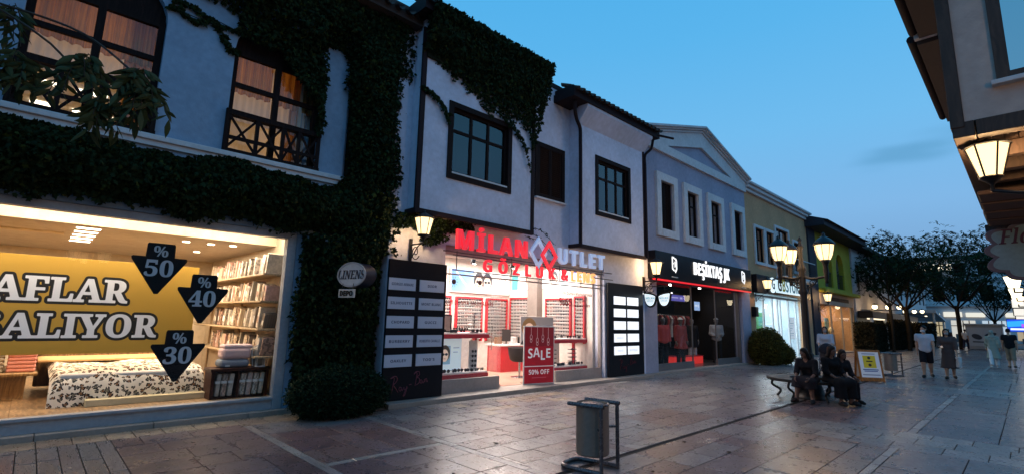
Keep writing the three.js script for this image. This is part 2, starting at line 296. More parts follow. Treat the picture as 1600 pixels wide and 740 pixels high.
function barrelTiles(parent, x0, x1, y, z, pitch, len, mat, slope = 0.42) { // two courses of clay tiles at an eave, each tile its own mesh
  const g = boxUV(merge([new THREE.CylinderGeometry(0.1, 0.085, len, 10, 1, true, -PI / 2, PI).rotateX(PI / 2), new THREE.CylinderGeometry(0.085, 0.07, len, 10, 1, true, -PI / 2, PI).rotateX(PI / 2)].map((q) => q.rotateZ(0))));
  for (let k = 0; k < 2; k++) for (let x = x0 + pitch / 2; x < x1; x += pitch) { const m = new THREE.Mesh(g, mat); m.name = 'roof_tile'; m.castShadow = m.receiveShadow = true; m.position.set(x, y + k * len * 0.8 * Math.sin(slope) + 0.02 * k, z - k * len * 0.8 * Math.cos(slope)); m.rotation.x = slope; parent.add(m); }
}
MT.clay = S({ color: lin(0.085, 0.05, 0.04), map: scaled(mottle, 2), roughness: 0.85, side: THREE.DoubleSide });

// ---------------------------------------------------------------- bedding shop (left)
const linens = thing('shop_building', 'pale blue two storey shop with arched upper windows and a wide bedding window', 'building');
{
  const arch = (x0, x1, y0, ys, top, n = 14) => { const p = [[x0, y0], [x1, y0]]; for (let i = 0; i <= n; i++) { const a = (PI * i) / n; p.push([(x0 + x1) / 2 + (x1 - x0) / 2 * Math.cos(a), ys + (top - ys) * Math.sin(a)]); } return p; };
  mesh('wall', [wallGeo([[-6, 3.1], [4.02, 3.1], [4.02, 8.0], [-6, 8.0]], [arch(1.96, 3.5, 4.29, 6.15, 6.85), arch(-0.58, 0.98, 4.29, 6.15, 6.85)], -9.0, 0.4)], MT.paleBlue, linens);
  mesh('wall', [R(3.30, 4.9, 0, 3.1, -9.5, -9.03), R(4.02, 5.3, 3.1, 8.0, -9.5, -9.12), R(-6.2, -6.0, 0, 8, -19, -9.0), R(3.3, 3.5, 0, 8, -19.2, -9.5), R(-6, 3.3, 0, 8, -19.4, -19.2), R(-6, 3.3, 8.0, 8.2, -19.4, -9.0)], MT.paleBlue, linens);
  const corn = [];
  corn.push(R(-6, 4.06, 4.12, 4.20, -8.998, -8.95), RB(-6, 4.06, 4.2, 4.29, -8.998, -8.91, 0.015));
  mesh('cornice', corn, MT.trimWhite, linens);
  const eave = mesh('roof', [R(-6.3, 5.25, 7.75, 7.95, -9.3, -8.35), R(-6.3, 5.25, 7.95, 8.25, -12, -8.6)], MT.roof, linens);
  barrelTiles(linens, -1, 5.2, 8.0, -8.4, 0.24, 0.45, MT.clay);
  // upper floor room
  const up = MT.cream;
  mesh('interior_wall', [R(-5.9, 3.25, 4.02, 4.1, -19, -9.42), R(-5.9, 3.25, 6.9, 6.98, -19, -9.42), R(-5.9, 3.25, 4.1, 6.9, -19.1, -18.9), R(-5.95, -5.85, 4.1, 6.9, -18.9, -9.42), R(3.25, 3.3, 4.1, 6.9, -18.9, -9.42), R(3.3, 3.95, 4.02, 6.98, -9.75, -9.65), R(3.93, 3.98, 4.02, 6.98, -9.7, -9.42)], up, linens);
  for (const zz of [-15.4, -17.1]) for (let x = -4.8; x < 3.1; x += 0.82) { mesh('ceiling_lamp', RB(x, x + 0.58, 6.83, 6.9, zz - 0.06, zz + 0.06, 0.01), glow(1, 0.86, 0.66, 3.2), linens); }
  for (const x of [-3, 1]) areaLight(2.2, 0.5, x, 6.80, -15.8, x, 0, -15.8, 0xffd9a8, 12.0);
  areaLight(3.0, 0.4, 1.6, 6.75, -10.3, 1.6, 4, -11.2, 0xffd0a0, 9.0);
  areaLight(2.0, 0.4, 0.0, 6.75, -10.3, 0.0, 4, -11.2, 0xffd0a0, 9.0);
  // the two arched windows: frame, bars, fan panel, balcony lattice; curtains inside
  const drape = (x0, x1, y0, y1, z, amp, f, seed) => { const g = new THREE.PlaneGeometry(x1 - x0, y1 - y0, 60, 10), p = g.attributes.position, r = mulberry(seed), ph = r() * 6; for (let i = 0; i < p.count; i++) { const x = p.getX(i), t = 0.5 + p.getY(i) / (y1 - y0); p.setZ(i, amp * Math.sin(x * f + ph + 0.5 * Math.sin(x * 7)) * (1.1 - 0.5 * t) + 0.3 * amp * Math.sin(x * f * 2.3 + ph * 2)); } g.computeVertexNormals(); return g.translate((x0 + x1) / 2, (y0 + y1) / 2, z); };
  const gold = PH({ color: lin(0.70, 0.34, 0.07), transmission: 0.55, thickness: 0, roughness: 0.95, side: THREE.DoubleSide, map: scaled(woodGrain, 2, 0.3) });
  const sheer = PH({ color: lin(0.72, 0.66, 0.62), transmission: 0.5, thickness: 0, roughness: 0.95, side: THREE.DoubleSide });
  [[1.96, 3.5, 'right'], [-0.58, 0.98, 'left']].forEach(([x0, x1], wi) => {
    const z = -9.12, m = (x0 + x1) / 2, f = [];
    f.push(R(x0, x0 + 0.09, 4.29, 6.2, z - 0.09, z), R(x1 - 0.09, x1, 4.29, 6.2, z - 0.09, z), R(x0 + 0.09, x1 - 0.09, 4.29, 4.36, z - 0.09, z), R(m - 0.05, m + 0.05, 4.36, 6.1, z - 0.08, z - 0.006));
    for (const yy of [5.02, 5.56]) f.push(R(x0 + 0.09, x1 - 0.09, yy - 0.04, yy + 0.04, z - 0.075, z - 0.01));
    f.push(ext(poly(arch(x0, x1, 6.1, 6.15, 6.85)), 0.08).translate(0, 0, z - 0.09));
    const w = mesh('window', f, MT.darkWood, linens);
    for (const [a, b] of [[x0 + 0.08, m - 0.04], [m + 0.04, x1 - 0.08]]) for (const [c, d] of [[4.35, 4.99], [5.05, 5.53], [5.59, 6.11]]) mesh('pane', sheet(a, b, c, d, z - 0.05), MT.glass, w);
    mesh('curtain', drape(x0 + 0.02, m - 0.02, 5.52, 6.35, z - 0.30, 0.035, 42, 3 + wi), gold, w); mesh('curtain', drape(m + 0.02, x1 - 0.02, 5.50, 6.35, z - 0.30, 0.035, 42, 5 + wi), gold, w);
    mesh('curtain', drape(x0, x1, 5.04, 5.60, z - 0.38, 0.02, 60, 8 + wi), sheer, w);
    mesh('curtain', drape(x1 - 0.42, x1 - 0.05, 4.4, 6.7, z - 0.4, 0.04, 45, 12 + wi), gold, w);
    // lattice railing in front of the lower part
    const zr = -8.97, L = [R(x0 - 0.03, x1 + 0.04, 4.94, 5.03, zr - 0.03, zr + 0.03), R(x0 - 0.03, x1 + 0.04, 4.29, 4.35, zr - 0.03, zr + 0.03), R(x0 + 0.03, x1 - 0.02, 4.52, 4.58, zr - 0.018, zr + 0.018)];
    for (const x of [x0, x0 + 0.47, m + 0.13, x1 - 0.36, x1]) L.push(R(x - 0.03, x + 0.03, 4.35, 4.94, zr - 0.024, zr + 0.024));
    [[x0, x0 + 0.47], [x0 + 0.47, m + 0.13], [m + 0.13, x1 - 0.36], [x1 - 0.36, x1]].forEach(([a, b], i) => { L.push(beam(V(a + 0.02, 4.36, zr - 0.012), V(b - 0.02, 4.93, zr - 0.012), 0.04, 0.02), beam(V(a + 0.02, 4.93, zr + 0.012), V(b - 0.02, 4.36, zr + 0.012), 0.04, 0.02)); });
    mesh('railing', L, MT.darkWood, w);
  });
  // ground floor shop window and its room
  const z = -9.08, fr = [R(3.14, 3.29, 0.07, 3.09, z - 0.1, z + 0.06), R(-6, 3.14, 2.98, 3.09, z - 0.1, z + 0.05), R(-6, 3.14, 0.235, 0.27, z - 0.1, z + 0.06)];
  const sw = mesh('shop_window', fr, MT.frameGrey, linens);
  mesh('sill_panel', R(-6, 3.14, 0.075, 0.235, z - 0.1, z + 0.02), MT.frameGrey, sw);
  mesh('pane', sheet(0.204, 3.14, 0.27, 2.98, z - 0.03), MT.glass, sw); mesh('pane', sheet(-6, 0.2, 0.27, 2.98, z - 0.03), MT.glass, sw);
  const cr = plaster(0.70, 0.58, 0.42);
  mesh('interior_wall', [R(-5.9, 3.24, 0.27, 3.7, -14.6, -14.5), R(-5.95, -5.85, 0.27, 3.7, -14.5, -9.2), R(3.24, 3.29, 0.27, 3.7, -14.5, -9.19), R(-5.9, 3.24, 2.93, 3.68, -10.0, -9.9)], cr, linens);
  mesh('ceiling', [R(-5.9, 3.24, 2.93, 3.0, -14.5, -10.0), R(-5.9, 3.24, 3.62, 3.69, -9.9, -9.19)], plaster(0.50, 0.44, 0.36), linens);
  const fl = wood(0.50, 0.33, 0.18, 0.35); for (let x = -5.9, i = 0; x < 3.2; x += 0.42, i++) mesh('floor_board', R(x + 0.002, Math.min(x + 0.418, 3.24), 0.16, 0.262 + 0.0015 * (i % 3), -14.5, -9.2), fl, linens);
  for (let k = 0; k < 5; k++) mesh('ceiling_lamp', RB(0.36, 0.66, 2.918, 2.935, -10.36 - k * 0.5, -10.22 - k * 0.5, 0.005), glow(1, 0.85, 0.62, 6), linens);
  const spots = []; for (const [x, zz] of [[1.9, -10.6], [2.3, -10.6], [2.65, -10.5], [1.9, -12], [2.4, -12.2], [-1, -10.6], [-2, -11]]) mesh('ceiling_lamp', C(0.055, 0.06, 0.02, x, 2.925, zz, 14), glow(1, 0.8, 0.55, 8), linens);
  const vent = []; for (let k = 0; k < 5; k++) vent.push(R(-0.75, 0.25, 2.91, 2.932, -11.2 - k * 0.05, -11.17 - k * 0.05)); mesh('vent', vent, cr, linens);
  areaLight(6.3, 0.3, 0.0, 3.055, -9.42, 0.0, 2.0, -10.3, 0xffe8cc, 26.0);
  mesh('light_strip', R(-3.2, 3.1, 3.07, 3.095, -9.56, -9.26), glow(1, 0.8, 0.55, 3), linens);        // concealed strip behind the window head
  areaLight(1.2, 2.6, 2.0, 2.90, -11.6, 2.0, 0, -11.6, 0xffe4c4, 21.0);
  areaLight(1.2, 2.6, -1.2, 2.90, -12.0, -1.2, 0, -12.0, 0xffe4c4, 18.0);
}
{ // yellow banner hung inside the window, with its two lines of lettering
  const w = 5.16, h = 1.39, x0 = -3.16, y0 = 1.018, z = -9.78;
  const t = thing('banner', 'large mustard yellow banner with big white outlined letters hung inside the bedding window', 'banner');
  mesh('sheet', RB(x0, x0 + w, y0, y0 + h, z - 0.012, z, 0.004), flat(0.56, 0.34, 0.035, 0.75), t);
  const pr = print(w, h, (g) => {
    g.fillStyle = '#bd9436'; g.fillRect(0, 0, w, h);
    g.textBaseline = 'alphabetic'; g.lineJoin = 'round';
    g.scale(w / 4.9, h / 1.32);
    const line = (s, xr, y, size, wd) => { g.save(); g.font = 'bold 100px serif'; const m = g.measureText(s).width, k = size / 73; g.translate(xr, y); g.scale(wd / m, k); g.textAlign = 'right'; g.lineWidth = 20; g.strokeStyle = '#101114'; g.strokeText(s, 0, 0); g.fillStyle = '#e3e4ec'; g.lineWidth = 3.5; g.strokeStyle = '#e3e4ec'; g.strokeText(s, 0, 0); g.fillText(s, 0, 0); g.restore(); };
    line('RAFLAR', 4.02, 0.60, 0.33, 1.72); line('BOŞALIYOR', 4.43, 1.10, 0.33, 2.52);
  }, 300);
  mesh('print', pane(w - 0.01, h - 0.01).translate(x0 + w / 2, y0 + h / 2, z + 0.0025), S({ map: pr, roughness: 0.8 }), t, { keepUV: true });
}
[[1.33, 2.3, 0.70, '50', 'topmost, overlapping the top right corner of the yellow banner'], [1.955, 1.87, 0.70, '40', 'rightmost, in front of the shelves'], [1.715, 1.0, 0.70, '30', 'lowest, in front of the bed']].forEach(([x, yc, w, s, lab]) => {
  const t = thing('window_sticker', `black arrow sticker reading % ${s}, ${lab}`, 'sticker', [x, yc, -9.122], 0, 'black discount arrows on the bedding window');
  const rr = 0.03, sh = poly([[-0.165, 0.38], [0.165, 0.38], [0.18, 0.355], [0.185, 0.17], [0.34, 0.17], [0.355, 0.15], [0.35, 0.12], [0.025, -0.385], [-0.025, -0.385], [-0.35, 0.12], [-0.355, 0.15], [-0.34, 0.17], [-0.185, 0.17], [-0.18, 0.355]]);
  mesh('backing', ext(sh, 0.003).translate(0, 0, 0), flat(0.012, 0.012, 0.014, 0.9), t);
  const dig = letters(s, 0.245, 0.001, SERIF, 1, 0.004), per = letters('%', 0.155, 0.001, SERIF, 1, 0.003), lm = flat(0.5, 0.5, 0.53, 0.6);
  dig.forEach((g) => mesh('numeral', g.translate(-dig.width / 2, -0.12, 0.0075), lm, t)); mesh('symbol', per[0].translate(-per.width / 2, 0.18, 0.0065), lm, t);
});
{ // bed on a low platform
  const bed = thing('bed', 'bed with a leopard spotted cover on a low platform in the shop window', 'bed');
  mesh('platform', [RB(0.75, 2.42, 0.262, 0.36, -11.9, -9.62, 0.01)], plaster(0.70, 0.60, 0.38), bed);
  mesh('mattress', RB(0.42, 2.2, 0.36, 0.72, -12.2, -9.86, 0.06, 3), MT.white, bed);
  const spotTex = tex(1024, (() => { // rosettes of a spotted fabric, jittered so they never line up
    const r = mulberry(19), N = 18, c = []; for (let j = 0; j < N; j++) for (let i = 0; i < N; i++) c.push([(i + 0.15 + 0.7 * r()) / N, (j + 0.15 + 0.7 * r()) / N, 0.45 + 0.75 * r(), r() * 6.28, r(), 0.7 + 0.6 * r()]);
    return (u, v) => { let best = 9, bb = null, dx0 = 0, dy0 = 0; const gi = Math.floor(u * N), gj = Math.floor(v * N);
      for (let q = -1; q <= 1; q++) for (let p = -1; p <= 1; p++) { const s = c[((gj + q + N) % N) * N + ((gi + p + N) % N)]; let dx = u - s[0], dy = v - s[1]; dx -= Math.round(dx); dy -= Math.round(dy); dy *= s[5]; const a = Math.atan2(dy, dx), w = 1 + 0.16 * Math.sin(3 * a + s[3]) + 0.10 * Math.sin(5 * a + s[3] * 2); const d = Math.hypot(dx, dy) * N / (s[2] * 0.43 * w); if (d < best) { best = d; bb = s; dx0 = a; } }
      const e = 0.10 * (fbm(u, v, 60, 2, 41) - 0.5), base = [0.90, 0.86, 0.80]; best += e * 2;
      if (best > 1) return base; const gap = Math.sin(dx0 * 2 + bb[3] * 3) > 0.9;
      if (best > 0.5 && !gap) return bb[4] < 0.5 ? [0.11, 0.07, 0.06] : [0.12, 0.12, 0.13]; if (best <= 0.5) return bb[4] < 0.5 ? [0.50, 0.36, 0.24] : [0.44, 0.42, 0.38]; return base; };
  })(), 1);
  // cover: drapes over the bed, wavy front hem
  const nx = 70, P = [], prof = []; // profile across: back .. top .. front edge .. hem
  const g = new THREE.PlaneGeometry(1, 1, nx, 46), p = g.attributes.position, uv = g.attributes.uv;
  for (let i = 0; i < p.count; i++) {
    const u = p.getX(i) + 0.5, t = 0.5 - p.getY(i); // t: 0 = back, 1 = hem
    const s = t * 2.95, x = lerp(0.34, 2.27, u); let y, z;
    const edgeW = 0.02 * Math.sin(u * 19) + 0.012 * Math.sin(u * 43 + 1), top = 0.78 + 0.02 * Math.sin(u * 9 + s * 2) + 0.012 * Math.sin(u * 23 - s * 5);
    if (s < 2.4) { z = -12.25 + s; y = top - 0.10 * Math.pow(sstep(s, 2.05, 2.4), 2); } else { const k = s - 2.4; y = top - 0.10 - k * (0.93 + 0.06 * Math.sin(u * 7)); z = -9.85 + 0.05 * Math.min(1, k * 6) + edgeW * (k * 2) + 0.03 * k; }
    const side = Math.max(0, 0.05 - u) * 20, s2 = Math.max(0, u - 0.95) * 20; if (s < 2.6) y -= 0.12 * side * side + 0.05 * s2 * s2;
    p.setXYZ(i, x, y, z); uv.setXY(i, u * 1.93 * 0.7, s * 0.7);
  }
  g.computeVertexNormals();
  mesh('bedspread', g, S({ map: spotTex, roughness: 0.95, side: THREE.DoubleSide, bumpMap: scaled(fineBump, 3), bumpScale: 0.004 }), bed, { keepUV: true });
  mesh('headboard', RB(0.2, 2.3, 0.3, 1.15, -12.4, -12.28, 0.03), wood(0.40, 0.24, 0.1), bed);
  mesh('blanket_edge', RB(0.2, 2.3, 0.79, 0.83, -12.2, -11.3, 0.015), flat(0.55, 0.36, 0.16, 0.9), bed);
}
{ // bedding packages on five long shelves along the right wall, low shelf at the far left
  const rnd = mulberry(31), shelves = thing('shelving', 'long cream shelves along the right wall of the bedding shop', 'shelf');
  const ys = [2.36, 1.885, 1.40, 0.93], sm = wood(0.62, 0.48, 0.31, 0.5), names = ['top', 'second', 'third', 'lowest'];
  ys.forEach((y, k) => mesh('shelf_board', RB(2.86, 3.235, y - 0.03, y, -13.9, -9.24, 0.005), sm, shelves));
  mesh('upright', [R(3.2, 3.236, 0.27, 2.6, -13.9, -13.86), R(3.2, 3.236, 0.27, 2.6, -11.6, -11.56)], sm, shelves);
  const pk = new THREE.Group(), cols = [[0.66, 0.58, 0.47], [0.60, 0.50, 0.38], [0.52, 0.42, 0.30], [0.70, 0.64, 0.55], [0.42, 0.28, 0.22], [0.22, 0.20, 0.17], [0.60, 0.36, 0.30], [0.42, 0.40, 0.36], [0.13, 0.10, 0.08]];
  const cn = ['cream', 'beige', 'tan', 'ivory', 'brown red', 'grey brown', 'dusty pink', 'grey', 'dark brown'];
  const patt = [tex(128, (u, v) => { const k = 0.78 + 0.3 * fbm(u, v, 8, 3, 51); return [k, k, k]; }), tex(128, (u, v) => { const a = fbm(u, v, 6, 3, 55) > 0.55 ? 0.68 : 1; return [a, a * 0.96, a * 0.94]; }), tex(128, (u, v) => { const s = Math.sin(u * 2 * PI * 6) > 0.3 ? 0.86 : 1; return [s, s, s]; })];
  const pm = cols.map((c, i) => PH({ color: lin(...c), map: scaled(patt[i % 3], 4), roughness: 0.5, clearcoat: 0.5, clearcoatRoughness: 0.25 }));
  ys.forEach((y, k) => {
    let z = -9.33, i = 0; const zEnd = k < 2 ? -13.2 : -12.6;
    while (z > zEnd) {
      const w = 0.06 + 0.07 * rnd(), h = 0.26 + 0.12 * rnd(), dep = 0.18 + 0.12 * rnd(), c = Math.floor(rnd() * cols.length * 0.999), lean = 0.12 + 0.22 * rnd();
      const t = thing('bedding_package', `${cn[c]} bedding package on the ${names[k]} shelf, ${i < 26 ? ORD[i] : i + 1 + 'th'} from the window`, 'package', [2.93 + dep / 2 + 0.06 * rnd(), y + 0.002, z - w - h * Math.sin(lean) * 0.5], 0, 'bedding packages on the shop shelves');
      const body = new RoundedBoxGeometry(dep, h, w, 1, 0.008).translate(0, h / 2 + w * Math.sin(lean), w / 2); t.rotation.x = lean; t.rotation.y = (rnd() - 0.5) * 0.35;
      mesh('wrap', body, pm[c], t); const iw = RB(-dep / 2 - 0.002, -dep / 2 + 0.004, h * 0.30, h * 0.62, w * 0.15, w * 0.85, 0.001); mesh('insert_card', iw, rnd() < 0.5 ? MT.white : pm[(c + 4) % cols.length], t);
      z -= w * 1.1 + 0.02 + 0.05 * rnd() + (rnd() < 0.1 ? 0.10 : 0); i++;
    }
  });
  // dark low cabinet at the right end with rolled fabrics, and the things on its top
  const cab = thing('cabinet', 'dark brown open cabinet at the right end of the shop window', 'cabinet'), cm = wood(0.075, 0.028, 0.018, 0.4);
  const X0 = 2.26, X1 = 3.14, Z0 = -9.75, Z1 = -9.32;
  mesh('side_panel', RB(X0, X0 + 0.05, 0.262, 0.70, Z0, Z1, 0.006), cm, cab); mesh('side_panel', RB(X1 - 0.05, X1, 0.262, 0.70, Z0, Z1, 0.006), cm, cab);
  mesh('top', RB(X0 - 0.02, X1 + 0.02, 0.70, 0.75, Z0 - 0.01, Z1 + 0.02, 0.008), cm, cab); mesh('back_panel', R(X0 + 0.05, X1 - 0.05, 0.262, 0.70, Z0, Z0 + 0.02), cm, cab); mesh('divider', R(2.66, 2.69, 0.285, 0.70, Z0 + 0.02, Z1 - 0.02), cm, cab); mesh('bottom', R(X0 + 0.05, X1 - 0.05, 0.262, 0.285, Z0 + 0.02, Z1 - 0.01), cm, cab);
  let x = X0 + 0.075, i = 0; const rollC = [[0.40, 0.36, 0.31], [0.42, 0.34, 0.29], [0.55, 0.46, 0.38], [0.60, 0.52, 0.43], [0.52, 0.38, 0.32], [0.62, 0.55, 0.46], [0.58, 0.47, 0.36], [0.64, 0.58, 0.50], [0.60, 0.50, 0.42]];
  while (x < X1 - 0.13) {
    const w = 0.07 + 0.02 * rnd(); if (x < 2.69 && x + w > 2.655) { x = 2.70; continue; }
    const t = thing('fabric_pack', `${ORD[i]} folded fabric pack from the left in the dark cabinet`, 'package', [x + w / 2, 0.286, (Z0 + Z1) / 2 + 0.02], 0, 'fabric packs in the dark cabinet');
    mesh('fold', new RoundedBoxGeometry(w, 0.36 + 0.03 * rnd(), 0.30, 2, 0.025).translate(0, 0.195, 0), S({ color: lin(...rollC[i % 9]), map: scaled(patt[i % 2], 5), roughness: 0.8 }), t, {}).rotation.z = -0.06; mesh('band', RB(-w / 2 - 0.003, w / 2 + 0.003, 0.22, 0.26, -0.10, 0.153, 0.004), MT.white, t); x += w + 0.02; i++;
  }
  const b1 = thing('blanket', 'folded pink blanket, upper of the two on the dark cabinet', 'blanket'); mesh('fold', [RB(2.40, 2.86, 0.885, 1.08, -9.72, -9.40, 0.07, 4)], S({ color: lin(0.60, 0.42, 0.42), roughness: 0.95, bumpMap: scaled(fineBump, 5), bumpScale: 0.006 }), b1); mesh('top_fold', RB(2.42, 2.88, 1.06, 1.13, -9.72, -9.42, 0.034, 3), S({ color: lin(0.62, 0.45, 0.45), roughness: 0.95, bumpMap: scaled(fineBump, 5), bumpScale: 0.006 }), b1);
  const b2 = thing('blanket', 'folded blue grey blanket under the pink one on the dark cabinet', 'blanket'); mesh('fold', RB(2.38, 2.84, 0.752, 0.884, -9.73, -9.39, 0.055, 4), S({ color: lin(0.17, 0.20, 0.25), roughness: 0.95, bumpMap: scaled(fineBump, 5), bumpScale: 0.006 }), b2); mesh('label_card', RB(2.46, 2.53, 0.77, 0.80, -9.388, -9.384, 0.001), MT.white, b2);
  const bag = thing('duvet_bag', 'grey duvet in a clear zip bag beside the folded blankets', 'bag'); mesh('duvet', RB(2.90, 3.13, 0.752, 1.08, -9.74, -9.45, 0.08, 4), S({ color: lin(0.33, 0.30, 0.26), roughness: 0.9 }), bag); mesh('piping', [tube([V(2.9, 0.76, -9.44), V(2.89, 1.08, -9.44), V(3.13, 1.09, -9.44), V(3.13, 0.77, -9.44)], 0.008)], MT.white, bag);
  const lan = thing('lantern', 'small white open lantern frame on the dark cabinet', 'lantern', [3.0, 0.752, -9.39]); const lp = []; for (const [a, b] of [[-1, -1], [1, -1], [-1, 1], [1, 1]]) mesh('post', RB(a * 0.06 - 0.007, a * 0.06 + 0.007, 0.01, 0.15, b * 0.04 - 0.007, b * 0.04 + 0.007, 0.002), MT.white, lan); mesh('base', RB(-0.075, 0.075, 0, 0.012, -0.055, 0.055, 0.003), MT.white, lan); mesh('top_rail', [R(-0.067, 0.067, 0.15, 0.16, 0.033, 0.047), R(-0.067, 0.067, 0.15, 0.16, -0.047, -0.033)], MT.white, lan);
  // low unit at the far left with stacked pink and grey textiles
  const un = thing('display_unit', 'low beige display unit at the far left of the shop window', 'shelf'), um = wood(0.55, 0.38, 0.2, 0.5);
  mesh('shelf_board', RB(-2.4, 0.22, 0.62, 0.66, -12.6, -10.9, 0.006), um, un); mesh('shelf_board', RB(-2.4, 0.14, 0.98, 1.02, -12.6, -11.1, 0.006), um, un); mesh('plinth', R(-2.3, 0.1, 0.262, 0.62, -12.5, -11.1), um, un);
  [[-0.35, 0.66, 'grey', [0.40, 0.36, 0.30]], [0.02, 0.66, 'pink', [0.62, 0.26, 0.22]], [-0.55, 1.02, 'pale pink', [0.66, 0.33, 0.28]], [-0.05, 1.02, 'salmon', [0.68, 0.36, 0.30]]].forEach(([xx, y, nm, c], q) => {
    const t = thing('textile_stack', `stack of ${nm} folded textiles on the ${y < 0.9 ? 'lower' : 'upper'} board of the left display unit`, 'textiles', [xx, y + 0.002, -11.35]);
    for (let l = 0; l < (y < 0.9 ? 5 : 3); l++) mesh('folded_textile', RB(-0.17, 0.17, l * 0.058, l * 0.058 + 0.055, -0.2, 0.2, 0.025, 2), S({ color: lin(...c), roughness: 0.95 }), t);
  });
}

// ---------------------------------------------------------------- lanterns
const lampGlass = glow(1, 0.74, 0.38, 2.0), lampCore = glow(1, 0.84, 0.55, 4.0);
function wallLantern(label, x, y, z, s, reach, power, group = 'wall lanterns along the shop fronts', dir = 1, col = WARM) { // lantern standing on a scrolled bracket; the wall lies at z - reach
  const t = thing('wall_lantern', label, 'lantern', [x, y, z], 0, group);
  const w = 0.17 * s, wb = 0.10 * s, h = 0.30 * s, y0 = 0.06 * s;
  mesh('glass', C(w, wb, h, 0, y0 + h / 2, 0, 6), lampGlass, t);
  const f = []; for (let k = 0; k < 6; k++) { const a = (k * PI) / 3 + PI / 6 * 0, sn = Math.sin(a), cs = Math.cos(a); f.push(bar(V(sn * wb * 1.03, y0, cs * wb * 1.03), V(sn * w * 1.03, y0 + h, cs * w * 1.03), 0.008 * s, 5)); }
  mesh('cage', f, MT.iron, t); t.children[1].userData.kind = 'stuff'; delete t.children[1].userData.kind;
  mesh('cap', lathe([[0, y0 + h + 0.17 * s], [0.02 * s, y0 + h + 0.16 * s], [0.012 * s, y0 + h + 0.13 * s], [0.03 * s, y0 + h + 0.11 * s], [0.12 * s, y0 + h + 0.06 * s], [0.2 * s, y0 + h + 0.015 * s], [0.2 * s, y0 + h], [0, y0 + h]], 12), MT.iron, t);
  mesh('base', lathe([[0, -0.08 * s], [0.02 * s, -0.07 * s], [0.03 * s, -0.03 * s], [0.05 * s, 0], [wb + 0.012 * s, 0.03 * s], [wb + 0.012 * s, y0], [0, y0]], 12), MT.iron, t);
  const br = [R(-0.03 * s, 0.03 * s, -0.42 * s, 0.02, -reach, -reach + 0.025), bar(V(0, -0.1 * s, -reach), V(0, -0.1 * s, 0.02), 0.014 * s, 6)];
  const pts = []; for (let k = 0; k <= 22; k++) { const a = k / 22, r = 0.15 * s * (1 - 0.75 * a); pts.push(V(0, -0.25 * s + r * Math.cos(a * 8 + 2.2), -reach * 0.55 + r * Math.sin(a * 8 + 2.2))); }
  br.push(tube(pts, 0.009 * s, 40, 5), tube([V(0, -0.40 * s, -reach + 0.02), V(0, -0.30 * s, -reach * 0.75), V(0, -0.14 * s, -reach * 0.35), V(0, -0.1 * s, 0)], 0.011 * s, 16, 5));
  mesh('bracket', br, MT.iron, t);
  pointLight(x, y + y0 + h * 0.5, z, col, power, 4);
  return t;
}
function atlas(g, u0, v0, u1, v1) { const uv = g.attributes.uv; for (let i = 0; i < uv.count; i++) uv.setXY(i, lerp(u0, u1, uv.getX(i)), lerp(v0, v1, uv.getY(i))); return g; }

